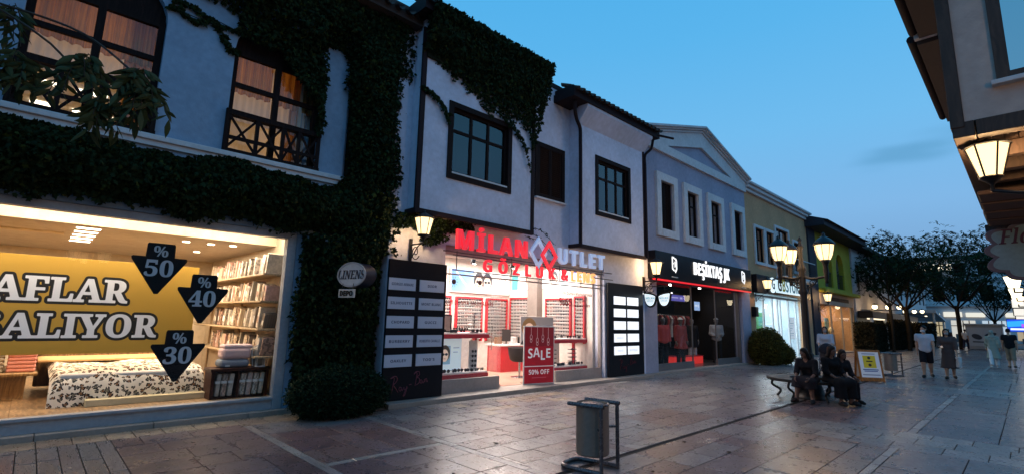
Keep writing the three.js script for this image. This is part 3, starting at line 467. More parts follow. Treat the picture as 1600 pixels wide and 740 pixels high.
// ---------------------------------------------------------------- optician's building with two bays
const milan = thing('shop_building', 'white house with two overhanging bays and dark brown trim above the red lettered shop', 'building');
{
  const z = -8.6, X0 = 4.9, X1 = 14.28;
  mesh('wall', [wallGeo([[X0, 0], [6.28, 0], [6.28, 3.22], [12.06, 3.22], [12.06, 0], [X1, 0], [X1, 8.05], [X0, 8.05]], [rect(9.03, 10.22, 4.8, 6.33)], z, 0.35)], MT.bayWall, milan);
  mesh('wall', [R(X0, X0 + 0.3, 0, 8.05, -17, z - 0.36), R(X1 - 0.3, X1, 0, 8.05, -17, z - 0.36), R(X0, X1, 0, 8.05, -17.3, -17), R(X0 + 0.3, X1 - 0.3, 3.9, 4.0, -17, z - 0.36)], MT.bayWall, milan);
  mesh('roof', [R(X0 - 0.2, X1, 8.052, 8.2, -17.4, -8.59), R(X0 + 0.1, 9.0, 7.9, 8.08, -8.58, -7.9), R(9.75, 14.2, 7.62, 7.84, -8.598, -7.86), R(X0 + 0.1, 8.98, 8.08, 8.2, -8.58, -7.98), R(9.8, 14.15, 7.84, 7.98, -8.598, -7.95)], MT.trim, milan);
  barrelTiles(milan, X0 + 0.1, 9.0, 8.2, -7.96, 0.23, 0.42, MT.clay); barrelTiles(milan, 9.8, 14.15, 7.94, -7.9, 0.23, 0.42, MT.clay);
  [[5.26, 8.6, 3.80, [5.95, 7.83, 4.57, 6.3]], [10.45, 13.78, 3.72, [11.18, 12.98, 4.63, 6.4]]].forEach(([a, b, y0, w], i) => {
    const zf = -8.25, bay = mesh('bay', [wallGeo(rect(a, b, y0, i ? 7.62 : 7.9), [rect(w[0], w[1], w[2], w[3])], zf, 0.14), R(a, a + 0.12, y0, 7.7, z + 0.002, zf - 0.142), R(b - 0.12, b, y0, 7.7, z + 0.002, zf - 0.142), R(a + 0.12, b - 0.12, y0, y0 + 0.06, z + 0.002, zf - 0.142)], MT.bayWall, milan);
    const tr = []; if (i === 0) tr.push(R(a - 0.05, a + 0.06, y0 - 0.02, 7.7, zf - 0.02, zf + 0.03), R(b - 0.07, b + 0.03, y0 - 0.02, 7.7, zf - 0.02, zf + 0.03)); else tr.push(R(b - 0.05, b + 0.03, y0 - 0.02, 7.3, zf - 0.03, zf + 0.03));
    tr.push(R(a - 0.05, b + 0.03, y0 - 0.10, y0 - 0.002, zf - 0.05, zf + 0.035), R(a - 0.05, a + 0.04, y0 - 0.1, y0 - 0.002, z + 0.003, zf - 0.05)); mesh('trim', tr, MT.trim, bay);
    mesh('soffit', R(a + 0.05, b - 0.05, y0 - 0.05, y0 - 0.003, z + 0.004, zf - 0.06), MT.beige, bay);
    if (i) mesh('cove', [ext(poly([[0, 0], [0.34, 0.42], [0.34, 0.5], [0, 0.5]]), b - a + 0.1).rotateY(-PI / 2).translate(b + 0.05, 7.12, zf + 0.003)], MT.bayWall, bay);
    windowPart(bay, w[0] + 0.12, w[1] - 0.12, w[2] + 0.13, w[3] - 0.12, zf - 0.05, { cols: 3, rows: [0.68, 0.32], fw: 0.06, bw: 0.065, depth: 0.07, glass: MT.coated });
    mesh('window_frame', [R(w[0], w[0] + 0.12, w[2], w[3], zf - 0.1, zf + 0.035), R(w[1] - 0.12, w[1], w[2], w[3], zf - 0.1, zf + 0.035), R(w[0] + 0.12, w[1] - 0.12, w[2], w[2] + 0.12, zf - 0.1, zf + 0.035), R(w[0] + 0.12, w[1] - 0.12, w[3] - 0.12, w[3], zf - 0.1, zf + 0.035)], MT.darkWood, bay);
    mesh('sill', RB(w[0] + 0.12, w[1] - 0.12, w[2] + 0.121, w[2] + 0.165, zf - 0.05, zf + 0.02, 0.006), MT.trimWhite, bay);
    mesh('blind', R(w[0] - 0.05, w[1] + 0.05, w[2] - 0.05, w[3] + 0.05, z + 0.004, z + 0.016), flat(0.012, 0.014, 0.02, 0.9), bay);
  });
  windowPart(milan, 9.03, 10.22, 4.8, 6.33, z + 0.03, { cols: 2, rows: [1], fw: 0.13, bw: 0.03, shutter: true, sill: true, depth: 0.1 });
  // rain pipes
  const pipe = MT.trim; mesh('drainpipe', [tube([V(10.0, 7.6, -8.05), V(10.02, 7.35, -8.06), V(10.2, 7.15, -8.14), V(10.42, 6.98, -8.2), V(10.44, 6.6, -8.2), V(10.44, 3.66, -8.2)], 0.05, 60, 10)], pipe, milan);
  mesh('drainpipe', [tube([V(14.1, 7.6, -8.05), V(14.05, 7.3, -8.1), V(13.84, 7.05, -8.2), V(13.82, 6.6, -8.2), V(13.82, 3.66, -8.2)], 0.045, 60, 10)], pipe, milan);
  mesh('gutter_spout', [bar(V(14.0, 7.72, -7.9), V(14.9, 7.8, -7.75), 0.04, 8)], pipe, milan);
  // shop front: header, door leaf, fixed panes with low bases
  const sf = mesh('shop_front', [R(6.28, 12.06, 3.02, 3.22, z - 0.25, z - 0.06), R(6.28, 6.34, 0.085, 3.02, z - 0.2, z - 0.1), R(12.0, 12.06, 0.085, 3.02, z - 0.2, z - 0.1), R(6.34, 8.05, 0.085, 0.36, z - 0.2, z - 0.1), R(10.02, 12.0, 0.085, 0.36, z - 0.2, z - 0.1), R(6.34, 12.0, 2.6, 2.63, z - 0.17, z - 0.13)], paint(0.36, 0.31, 0.29, 0.5), milan);
  mesh('pane', sheet(6.34, 8.05, 0.36, 3.02, z - 0.152), MT.glass, sf); mesh('pane', sheet(10.02, 12.0, 0.36, 3.02, z - 0.152), MT.glass, sf);
  const dr = mesh('door', xf(sheet(0, 0.95, 0.02, 2.55, 0), 8.12, 0.09, z - 0.15, 0, 1.15, 0), MT.glass, milan); mesh('handle', xf(merge([bar(V(0.85, 0.8, 0.04), V(0.85, 1.4, 0.04), 0.012), bar(V(0.85, 0.85, 0), V(0.85, 0.85, 0.04), 0.008), bar(V(0.85, 1.35, 0), V(0.85, 1.35, 0.04), 0.008)]), 8.12, 0.09, z - 0.15, 0, 1.15, 0), MT.steel, dr);
  mesh('door_rail', [xf(R(0, 0.95, 0, 0.06, -0.012, 0.012), 8.12, 0.09, z - 0.15, 0, 1.15, 0)], MT.steel, dr);
  // room
  const wl = plaster(0.74, 0.66, 0.60); mesh('interior_wall', [R(6.0, 12.35, 0.09, 3.62, -12.72, -12.6), R(11.98, 12.1, 0.09, 3.6, -12.6, -8.97), R(6.1, 6.22, 0.09, 3.6, -12.6, -8.97)], wl, milan);
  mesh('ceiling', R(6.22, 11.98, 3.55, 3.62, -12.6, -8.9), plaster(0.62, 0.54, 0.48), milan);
  const fl = S({ color: lin(0.50, 0.36, 0.27), map: scaled(mottle, 0.8), roughness: 0.25 }); for (let a = 6.22; a < 11.9; a += 0.96) for (let b = -12.6; b < -8.9; b += 0.93) mesh('floor_tile', RB(a + 0.003, a + 0.957, 0.05, 0.095, b + 0.003, Math.min(b + 0.927, -8.83), 0.003), fl, milan);
  for (const [x, zz] of [[6.9, -9.6], [8.2, -9.6], [9.5, -9.6], [10.8, -9.6], [7.6, -11.2], [9.2, -11.2], [10.8, -11.2]]) { const l = mesh('ceiling_lamp', [C(0.06, 0.07, 0.16, x, 3.33, zz, 12, 0.4, 0, 0), bar(V(x, 3.4, zz), V(x, 3.55, zz), 0.012)], MT.black, milan); mesh('lamp_lens', C(0.055, 0.055, 0.01, x, 3.247, zz + 0.036, 12, 0.4, 0, 0), glow(1, 0.9, 0.8, 9), l); }
  mesh('light_track', [R(6.4, 11.8, 3.5, 3.53, -9.62, -9.58), R(6.4, 11.8, 3.5, 3.53, -11.22, -11.18)], MT.black, milan);
  areaLight(4.8, 0.7, 9.1, 3.48, -9.9, 9.1, 0, -10.0, 0xfff0e6, 38); areaLight(4.8, 0.7, 9.1, 3.48, -11.6, 9.1, 0, -11.5, 0xffeee4, 32);
}
{ // letters over the shop
  const redM = glow(1, 0.025, 0.05, 0.72), whiteM = S({ color: lin(0.55, 0.66, 0.85), emissive: lin(0.42, 0.58, 0.95), emissiveIntensity: 0.32, roughness: 0.4 }), amber = glow(1, 0.46, 0.16, 1.1), rail = metal(0.12, 0.10, 0.11, 0.4, 0.7);
  const sign = thing('shop_sign', 'red and white illuminated letters with two interlocked diamonds over the glasses shop', 'sign', [0, 0, -8.17]);
  const run = (s, x0, x1, y, h, m, depth = 0.07, sq = 1.08) => { const n = [...s].length, probe = letters(s, h / 0.99, depth, FONT, sq, 0.003).width, tr = (x1 - x0 - probe) / n / sq; letters(s, h / 0.99, depth, FONT, sq, 0.003, tr).forEach((g) => mesh('letter', g.translate(x0, y, 0), m, sign)); };
  run('MİLAN', 6.16, 8.42, 3.09, 0.40, redM); run('UTLET', 9.42, 11.5, 3.08, 0.39, whiteM);
  run('GÖZLÜK', 6.96, 9.5, 2.67, 0.27, glow(1, 0.02, 0.045, 0.85), 0.04); run('&', 9.58, 9.92, 2.67, 0.27, glow(1, 0.02, 0.045, 0.85), 0.04); run('LENS', 9.96, 11.05, 2.67, 0.27, amber, 0.04);
  const dia = (cx, cy, w, h, m, dz) => { const s = poly([[0, h], [w, 0], [0, -h], [-w, 0]]), k = 0.80, p = new THREE.Path(); [[0, h - 0.11], [-(w - 0.075), 0], [0, -(h - 0.11)], [w - 0.075, 0]].forEach((q, i) => (i ? p.lineTo(...q) : p.moveTo(...q))); p.closePath(); s.holes.push(p); mesh('diamond', ext(s, 0.05, 0.008).translate(cx, cy, dz), m, sign); };
  dia(8.72, 3.27, 0.30, 0.38, whiteM, 0); dia(9.04, 3.22, 0.29, 0.37, redM, 0.072);
  for (const [y, a, b] of [[3.02, 5.95, 11.9], [2.96, 6.2, 11.5], [2.65, 6.2, 11.6], [2.84, 11.1, 11.95]]) mesh('rail', bar(V(a, y, -0.05), V(b, y, -0.05), 0.014), rail, sign);
  for (const x of [6.3, 7.9, 9.6, 11.4]) mesh('strut', [bar(V(x, 2.65, -0.05), V(x, 3.05, -0.05), 0.012), bar(V(x, 3.02, -0.05), V(x, 3.1, -0.42), 0.012)], rail, sign);
  areaLight(2.1, 0.35, 7.3, 3.28, -8.0, 7.3, 3.0, -4, 0xff1822, 0.9); areaLight(1.0, 0.2, 10.5, 2.8, -8.05, 10.5, 2.6, -4, 0xffb080, 0.6);
}
function namePanel(label, x0, x1, y0, y1, z, plates, opt) { // black board with two columns of name plates
  const t = thing('name_panel', label, 'sign'); mesh('board', RB(x0, x1, y0, y1, z - 0.06, z, 0.006), paint(0.010, 0.010, 0.014, 0.3), t);
  const rows = 5, cw = 256, ch = 96, c = document.createElement('canvas'); c.width = cw * 2; c.height = ch * rows; const g = c.getContext('2d');
  g.fillStyle = opt.bg; g.fillRect(0, 0, c.width, c.height);
  plates.forEach((s, i) => { const px = (i % 2) * cw, py = Math.floor(i / 2) * ch; if (s) word(g, s, px + cw / 2, py + ch / 2, 30, opt.ink, 'bold', 'sans-serif', 'center', Math.min(210, 25 * s.length)); });
  const tx = new THREE.CanvasTexture(c); tx.colorSpace = THREE.SRGBColorSpace;
  const m = opt.lit ? S({ color: lin(0.7, 0.7, 0.7), map: tx, emissive: lin(1, 1, 1), emissiveMap: tx, emissiveIntensity: opt.lit, roughness: 0.4 }) : S({ map: tx, roughness: 0.45 });
  for (let i = 0; i < 10; i++) { const cx = opt.cx[i % 2], cy = opt.top - Math.floor(i / 2) * opt.pitch, p = mesh('name_plate', RB(cx - opt.w / 2, cx + opt.w / 2, cy - opt.h / 2, cy + opt.h / 2, z, z + 0.015, 0.003), opt.lit ? m.clone() : paint(0.42, 0.45, 0.52, 0.4), t); if (opt.lit) { p.material = S({ color: lin(0.6, 0.62, 0.65), roughness: 0.4 }); } const r = Math.floor(i / 2), k = i % 2; mesh('print', atlas(pane(opt.w - 0.008, opt.h - 0.008).translate(cx, cy, z + 0.0175), k * 0.5, 1 - (r + 1) / rows, (k + 1) * 0.5, 1 - r / rows), m, p, { keepUV: true }); }
  return t;
}
const scriptLine = (t, x, y, z, k, m) => { // handwritten lettering in thin raised tube
  const strokes = [[[0, 0], [0.03, 0.2], [0.05, 0.34], [0.02, 0.36], [-0.05, 0.33], [0.0, 0.37], [0.1, 0.38], [0.14, 0.31], [0.08, 0.22], [0.04, 0.19], [0.12, 0.08], [0.18, 0.0]], [[0.27, 0.1], [0.22, 0.12], [0.2, 0.06], [0.24, 0.02], [0.27, 0.1], [0.28, 0.03], [0.31, 0.05], [0.34, 0.12], [0.35, 0.06], [0.39, 0.05], [0.42, 0.14], [0.38, -0.06], [0.33, -0.11], [0.36, -0.02], [0.44, 0.1]], [[0.48, 0.16], [0.55, 0.17]], [[0.66, 0.12], [0.68, 0.28], [0.70, 0.42], [0.67, 0.45], [0.61, 0.40], [0.66, 0.46], [0.76, 0.46], [0.77, 0.38], [0.69, 0.33], [0.77, 0.3], [0.78, 0.2], [0.7, 0.14]], [[0.86, 0.24], [0.82, 0.26], [0.80, 0.2], [0.84, 0.17], [0.87, 0.24], [0.88, 0.18], [0.92, 0.2], [0.93, 0.27], [0.94, 0.2], [0.97, 0.28], [1.0, 0.27], [1.0, 0.2], [1.04, 0.22]]];
  mesh('lettering', strokes.map((s) => tube(s.map((p) => V(x + p[0] * k, y + p[1] * k, z)), 0.008, 50, 5)), m, t);
};
{
  const L = namePanel('tall black name panel with grey plates between the ivy column and the glasses shop', 4.9, 6.27, 0.09, 2.77, -8.5, ['GIORGIO ARMANI', 'DIOR', 'SILHOUETTE', 'MONT BLANC', 'CHOPARD', 'GUCCI', 'BURBERRY', 'ROBERTO CAVALLI', 'OAKLEY', "TOD'S"], { bg: '#b4bbcc', ink: '#2a3350', cx: [5.20, 5.90], top: 2.29, pitch: 0.366, w: 0.61, h: 0.235 });
  scriptLine(L, 5.1, 0.24, -8.494, 0.78, S({ color: lin(0.17, 0.03, 0.05), roughness: 0.5 }));
  const Rr = namePanel('tall black name panel with glowing white plates between the glasses shop and the grey shop', 12.12, 14.02, 0.09, 2.80, -8.5, ['', '', '', '', '', '', 'OAKLEY', '', 'ROSSI', 'BOTTEGA'], { bg: '#f4f8ff', ink: '#9aa6b8', lit: 0.95, cx: [12.69, 13.40], top: 2.29, pitch: 0.366, w: 0.63, h: 0.25 });
  scriptLine(Rr, 12.7, 0.28, -8.494, 0.8, S({ color: lin(0.08, 0.02, 0.03), roughness: 0.5 }));
}
wallLantern('lit wall lantern above the left name panel under the ivy', 5.38, 3.2, -8.12, 1.05, 0.45, 4.0);

// ---------------------------------------------------------------- inside the glasses shop
{
  const redM = MT.red, whiteM = paint(0.72, 0.70, 0.68, 0.4), rnd = mulberry(61);
  const pair = () => merge([new THREE.TorusGeometry(0.024, 0.004, 4, 8).translate(-0.032, 0, 0), new THREE.TorusGeometry(0.024, 0.004, 4, 8).translate(0.032, 0, 0), new THREE.CircleGeometry(0.023, 8).translate(-0.032, 0, 0), new THREE.CircleGeometry(0.023, 8).translate(0.032, 0, 0), B(0.016, 0.005, 0.005, 0, 0.005, 0), B(0.005, 0.006, 0.1, -0.058, 0.008, -0.05), B(0.005, 0.006, 0.1, 0.058, 0.008, -0.05)]);
  const specs = flat(0.03, 0.025, 0.025, 0.3), specs2 = flat(0.16, 0.06, 0.04, 0.3);
  function rack(label, w, h, pos, turn, cols) {
    const t = thing('display_rack', label, 'rack', pos, turn, 'lit glasses racks on the shop walls');
    mesh('panel', RB(-w / 2, w / 2, 0, h, -0.02, 0.02, 0.005), whiteM, t);
    mesh('frame', [R(-w / 2 - 0.05, -w / 2, -0.05, h + 0.05, -0.02, 0.07), R(w / 2, w / 2 + 0.05, -0.05, h + 0.05, -0.02, 0.07), R(-w / 2, w / 2, h, h + 0.05, -0.02, 0.07)], redM, t);
    const n = Math.round(h / 0.105), rowG = boxUV(R(-w / 2, w / 2, 0, 0.012, 0.02, 0.075)), g1 = [], g2 = [];
    for (let j = 0; j < n; j++) { const y = 0.03 + j * (h / n); const r = new THREE.Mesh(rowG, whiteM); r.name = 'ledge'; r.position.y = y; r.castShadow = r.receiveShadow = true; t.add(r); for (let i = 0; i < cols; i++) (rnd() < 0.75 ? g1 : g2).push(pair().translate(-w / 2 + (i + 0.5) * (w / cols), y + 0.04, 0.055)); }
    mesh('eyeglasses', g1, specs, t).userData.kind = 'stuff'; mesh('eyeglasses', g2, specs2, t).userData.kind = 'stuff';
  }
  rack('glasses rack with red frame on the back wall, left one', 1.0, 1.3, [10.2, 1.0, -12.57], 0, 7);
  rack('glasses rack with red frame on the back wall, right one', 0.85, 1.3, [11.4, 1.0, -12.57], 0, 6);
  rack('glasses rack with red frame on the right wall, farther one', 0.85, 1.3, [11.95, 1.05, -11.95], -PI / 2, 6);
  rack('glasses rack with red frame on the right wall, nearer one', 0.95, 1.25, [11.95, 1.05, -10.25], -PI / 2, 7);
  rack('glasses rack with red frame on the back wall, far left one', 0.9, 1.3, [8.95, 1.0, -12.57], 0, 7);
  rack('narrow glasses rack with red frame at the far end of the right wall', 0.3, 1.3, [11.95, 1.05, -9.4], -PI / 2, 3);
  const pil = thing('pillar', 'grey brown pillar against the right wall of the glasses shop', 'pillar'); mesh('shaft', RB(11.72, 11.97, 0.1, 3.5, -11.42, -10.98, 0.01), paint(0.20, 0.17, 0.15, 0.5), pil); mesh('base', RB(11.70, 11.972, 0.1, 0.25, -11.44, -10.96, 0.01), MT.trim, pil);
  // lit posters: plain bright prints with abstract faces
  const face = (g, x, y, s, hair) => { g.fillStyle = hair; g.beginPath(); g.ellipse(x, y - 0.12 * s, 0.36 * s, 0.44 * s, 0, 0, 7); g.fill(); g.fillStyle = '#e9cdb8'; g.beginPath(); g.ellipse(x, y, 0.25 * s, 0.34 * s, 0, 0, 7); g.fill(); g.fillStyle = '#22252c'; g.beginPath(); g.ellipse(x - 0.11 * s, y - 0.06 * s, 0.10 * s, 0.07 * s, 0, 0, 7); g.ellipse(x + 0.11 * s, y - 0.06 * s, 0.10 * s, 0.07 * s, 0, 0, 7); g.fill(); g.fillStyle = '#b06a60'; g.fillRect(x - 0.07 * s, y + 0.16 * s, 0.14 * s, 0.03 * s); };
  function poster(label, w, h, pos, turn, draw, k = 1.1) { const t = thing('light_poster', label, 'poster', pos, turn); const tx = print(w, h, draw, 160); mesh('case', RB(-w / 2 - 0.02, w / 2 + 0.02, -h / 2 - 0.02, h / 2 + 0.02, -0.06, 0, 0.004), whiteM, t); mesh('print', pane(w, h).translate(0, 0, 0.0025), S({ color: lin(0.5, 0.5, 0.5), map: tx, emissive: lin(1, 1, 1), emissiveMap: tx, emissiveIntensity: k, roughness: 0.4 }), t, { keepUV: true }); }
  poster('blue lit poster with a pale streak, top left on the back wall', 0.9, 0.72, [9.85, 2.86, -12.5], 0, (g, w, h) => { const gr = g.createLinearGradient(0, 0, w, h); gr.addColorStop(0, '#3c74b8'); gr.addColorStop(1, '#9cc4e8'); g.fillStyle = gr; g.fillRect(0, 0, w, h); g.strokeStyle = '#eef6ff'; g.lineWidth = 0.05; g.beginPath(); g.moveTo(0.2, 0.1); g.lineTo(0.7, 0.6); g.stroke(); });
  poster('lit poster of two dark haired faces beside the blue poster', 0.8, 0.72, [10.72, 2.86, -12.5], 0, (g, w, h) => { g.fillStyle = '#f2f4f6'; g.fillRect(0, 0, w, h); face(g, 0.22, 0.4, 0.62, '#2a2a30'); face(g, 0.58, 0.4, 0.62, '#33343c'); });
  poster('pale lit poster with thin drawings on the right of the back wall', 0.75, 0.72, [11.55, 2.86, -12.5], 0, (g, w, h) => { g.fillStyle = '#fbf4ee'; g.fillRect(0, 0, w, h); g.strokeStyle = '#8a8078'; g.lineWidth = 0.012; for (let i = 0; i < 9; i++) { g.beginPath(); g.arc(0.1 + 0.07 * i, 0.3 + 0.2 * Math.sin(i * 2), 0.05 + 0.02 * (i % 3), 0, 5); g.stroke(); } });
  poster('lit poster of a face with teal edge on the right wall, farther', 1.3, 0.62, [11.96, 2.98, -11.75], -PI / 2, (g, w, h) => { g.fillStyle = '#f6f0ea'; g.fillRect(0, 0, w, h); g.fillStyle = '#58c0bc'; g.fillRect(0, 0, 0.3, h); face(g, 0.85, 0.34, 0.5, '#6a4a3a'); });
  poster('white lit poster with a blue corner on the right wall, nearer', 1.55, 0.6, [11.96, 2.98, -10.2], -PI / 2, (g, w, h) => { g.fillStyle = '#fafafa'; g.fillRect(0, 0, w, h); face(g, 0.5, 0.33, 0.5, '#4a4a50'); g.fillStyle = '#4460c8'; g.fillRect(1.3, 0.05, 0.2, 0.12); g.fillStyle = '#cfe6ea'; g.fillRect(0.8, 0, 0.3, h); });
  // window displays, left and right: two red edged tiers each
  function tiers(label, x0, x1, yTop, yLow) {
    const t = thing('window_display', label, 'display');
    for (const y of [yTop, yLow]) { mesh('shelf_top', RB(x0, x1, y, y + 0.03, -9.5, -9.02, 0.004), whiteM, t); mesh('red_edge', [R(x0, x1, y - 0.09, y - 0.001, -9.02, -8.985), R(x1 - 0.002, x1 + 0.012, y - 0.09, y - 0.001, -9.5, -9.021)], redM, t); }
    mesh('leg', R(x0 + 0.05, x0 + 0.12, 0.1, yTop - 0.09, -9.46, -9.38), redM, t); mesh('leg', R(x1 - 0.12, x1 - 0.05, 0.1, yTop - 0.09, -9.46, -9.38), redM, t);
    mesh('base', R(x0 + 0.02, x1 - 0.02, 0.1, yLow - 0.1, -9.45, -9.08), whiteM, t);
  }
  tiers('left window display with two red edged shelves', 6.5, 7.95, 1.30, 0.42); tiers('right window display with two red edged shelves', 10.25, 11.75, 1.14, 0.40);
  const scr = thing('display_board', 'pale blue display board with a portrait under the left window shelf', 'board', [7.0, 0.46, -9.3]); mesh('board', RB(-0.42, 0.36, 0, 0.74, -0.02, 0.02, 0.005), whiteM, scr);
  const sp = print(0.78, 0.74, (g, w, h) => { g.fillStyle = '#d4e6ee'; g.fillRect(0, 0, w, h); g.fillStyle = '#7fa6bc'; g.fillRect(0.1, 0.16, 0.36, 0.42); face(g, 0.3, 0.38, 0.42, '#40382f'); g.fillStyle = '#8aa2b0'; g.fillRect(0.54, 0.2, 0.18, 0.02); g.fillRect(0.54, 0.3, 0.14, 0.02); }, 200);
  mesh('print', pane(0.76, 0.72).translate(-0.03, 0.37, 0.0225), S({ map: sp, emissive: lin(1, 1, 1), emissiveMap: sp, emissiveIntensity: 0.35, roughness: 0.4 }), scr, { keepUV: true });
  const st = thing('glasses_stand', 'white stand holding four pairs of glasses under the left window shelf', 'stand', [7.68, 0.45, -9.25]); mesh('panel', RB(-0.13, 0.13, 0, 0.70, -0.012, 0.012, 0.004), whiteM, st); for (let k = 0; k < 4; k++) mesh('eyeglasses', pair().scale(1.3, 1.3, 1).translate(0, 0.12 + 0.11 * k, 0.05), specs, st);
  // cases and frames lying on the shelves
  const spot = (y, x0, x1, n, where) => { for (let i = 0; i < n; i++) { const x = lerp(x0, x1, (i + 0.5) / n), big = rnd() < 0.35, t = thing(big ? 'glasses_case' : 'eyeglasses', `${big ? 'black case' : 'dark glasses'} on the ${where}, ${ORD[i]} from the left`, big ? 'case' : 'glasses', [x, y + 0.031, -9.12 - 0.12 * rnd()], (rnd() - 0.5) * 1.2, 'goods on the glasses shop shelves'); if (big) { mesh('shell', RB(-0.09, 0.09, 0, 0.045, -0.045, 0.045, 0.018, 2), specs, t); mesh('lid', RB(-0.09, 0.09, 0.046, 0.075, -0.045, 0.045, 0.014, 2), specs, t); } else { mesh('frame', pair().scale(1.4, 1.4, 1.4).translate(0, 0.045, 0.06), specs, t); } } };
  spot(0.42, 6.6, 7.9, 8, 'lower shelf of the left window'); spot(0.40, 10.35, 11.7, 8, 'lower shelf of the right window'); spot(1.30, 6.6, 7.9, 5, 'upper shelf of the left window'); spot(1.14, 10.4, 11.7, 5, 'upper shelf of the right window');
  const tow = (x, y, z, label, k) => { const t = thing('glasses_tower', label, 'stand', [x, y, z]); mesh('post', [bar(V(0, 0, 0), V(0, 0.46, 0), 0.012), C(0.1, 0.11, 0.02, 0, 0.01, 0)], specs, t); for (let i = 0; i < 4; i++) mesh('tray', RB(-0.14, 0.14, 0.08 + i * 0.11, 0.1 + i * 0.11, -0.06, 0.06, 0.005), k ? specs : whiteM, t); };
  tow(7.65, 1.333, -9.2, 'white tiered glasses tower on the left window shelf', 0); tow(10.5, 0.433, -9.25, 'dark tiered glasses tower on the right lower shelf', 1); tow(11.45, 0.433, -9.3, 'short black display tower at the right end of the lower shelf', 1);
  const pf = thing('picture_frame', 'black framed small picture on the left window shelf', 'picture', [6.85, 1.333, -9.3]); mesh('frame', [R(-0.2, 0.2, 0, 0.03, -0.015, 0.015), R(-0.2, 0.2, 0.37, 0.4, -0.015, 0.015), R(-0.2, -0.17, 0.03, 0.37, -0.015, 0.015), R(0.17, 0.2, 0.03, 0.37, -0.015, 0.015)], specs, pf); mesh('picture', R(-0.17, 0.17, 0.03, 0.37, -0.008, 0.002), paint(0.45, 0.3, 0.25, 0.4), pf);
  // red desk at the back, tub chair in front of it
  const dk = thing('counter', 'red counter with white top at the back of the glasses shop', 'counter'); mesh('front', RB(10.3, 11.9, 0.1, 0.86, -11.15, -11.1, 0.006), redM, dk); mesh('side', R(10.3, 10.35, 0.1, 0.86, -11.7, -11.16), redM, dk); mesh('top', RB(10.25, 11.9, 0.86, 0.91, -11.75, -11.05, 0.01), whiteM, dk);
  const mo = thing('monitor', 'small black monitor standing on the red counter', 'monitor', [10.75, 0.912, -11.35], -0.5); mesh('screen', RB(-0.14, 0.14, 0.08, 0.44, -0.015, 0.015, 0.006), specs, mo); mesh('foot', [RB(-0.09, 0.09, 0, 0.012, -0.06, 0.06, 0.004), R(-0.02, 0.02, 0.012, 0.1, -0.02, 0.0)], specs, mo);
  const ch = thing('tub_chair', 'black and red tub chair on a chrome pedestal in the middle of the shop', 'chair', [9.95, 0.096, -9.95], 0.6), blk = flat(0.02, 0.018, 0.02, 0.55);
  const tub = new THREE.LatheGeometry([[0.2, 0], [0.27, 0.05], [0.31, 0.2], [0.33, 0.38], [0.30, 0.39], [0.28, 0.2], [0.22, 0.09], [0.0, 0.09]].map((p) => new THREE.Vector2(...p)), 24, 0.9, 4.6); mesh('backrest', tub.translate(0, 0.42, 0), blk, ch); mesh('seat', lathe([[0, 0.56], [0.22, 0.55], [0.26, 0.52], [0.25, 0.46], [0, 0.44]], 24), redM, ch); mesh('pedestal', [bar(V(0, 0.03, 0), V(0, 0.45, 0), 0.03, 12), lathe([[0, 0.045], [0.05, 0.04], [0.24, 0.012], [0.24, 0], [0, 0]], 24)], MT.steel, ch);
  // more stock in the room
  const cube = (label, x, z, w, h, m) => { const t = thing('display_stand', label, 'display', [x, 0.096, z]); mesh('column', RB(-w / 2, w / 2, 0, h, -w / 2, w / 2, 0.01), m, t); mesh('top', RB(-w / 2 - 0.03, w / 2 + 0.03, h + 0.001, h + 0.03, -w / 2 - 0.03, w / 2 + 0.03, 0.006), redM, t); for (let k = 0; k < 3; k++) mesh('eyeglasses', pair().scale(1.4, 1.4, 1.4).translate(-0.1 + 0.1 * k, h + 0.09, -0.1 + 0.1 * k), specs, t); };
  cube('white display column left of the tub chair', 8.9, -11.3, 0.42, 1.05, whiteM); cube('low red display column near the back wall', 9.5, -12.0, 0.5, 0.8, redM); cube('narrow white display column behind the left window shelf', 7.4, -10.6, 0.3, 1.25, whiteM); cube('tall white display column in the left half of the shop', 8.2, -10.4, 0.34, 1.2, whiteM); cube('white display column right of the red counter', 11.2, -9.9, 0.36, 0.95, whiteM);
  [['brown', 10.5, [0.2, 0.09, 0.04]], ['white', 11.1, [0.6, 0.6, 0.6]], ['black', 11.5, [0.02, 0.02, 0.02]]].forEach(([n, x, c]) => { const t = thing('carton', `${n} carton on the red counter`, 'box', [x, 0.912, -11.45], 0.3); mesh('box', RB(-0.1, 0.1, 0, 0.16, -0.08, 0.08, 0.008), paint(...c, 0.5), t); mesh('lid', RB(-0.105, 0.105, 0.161, 0.2, -0.085, 0.085, 0.008), paint(...c, 0.5), t); });
  // standing sale board in the doorway and portrait board behind it
  const sb = thing('sale_board', 'red SALE board standing in the doorway of the glasses shop', 'sign', [9.36, 0.086, -8.66], -0.2), W = 1.0, H = 1.5; sb.scale.setScalar(0.95);
  mesh('frame', [RB(-W / 2, W / 2, 0, H, -0.03, 0, 0.006)], MT.white, sb);
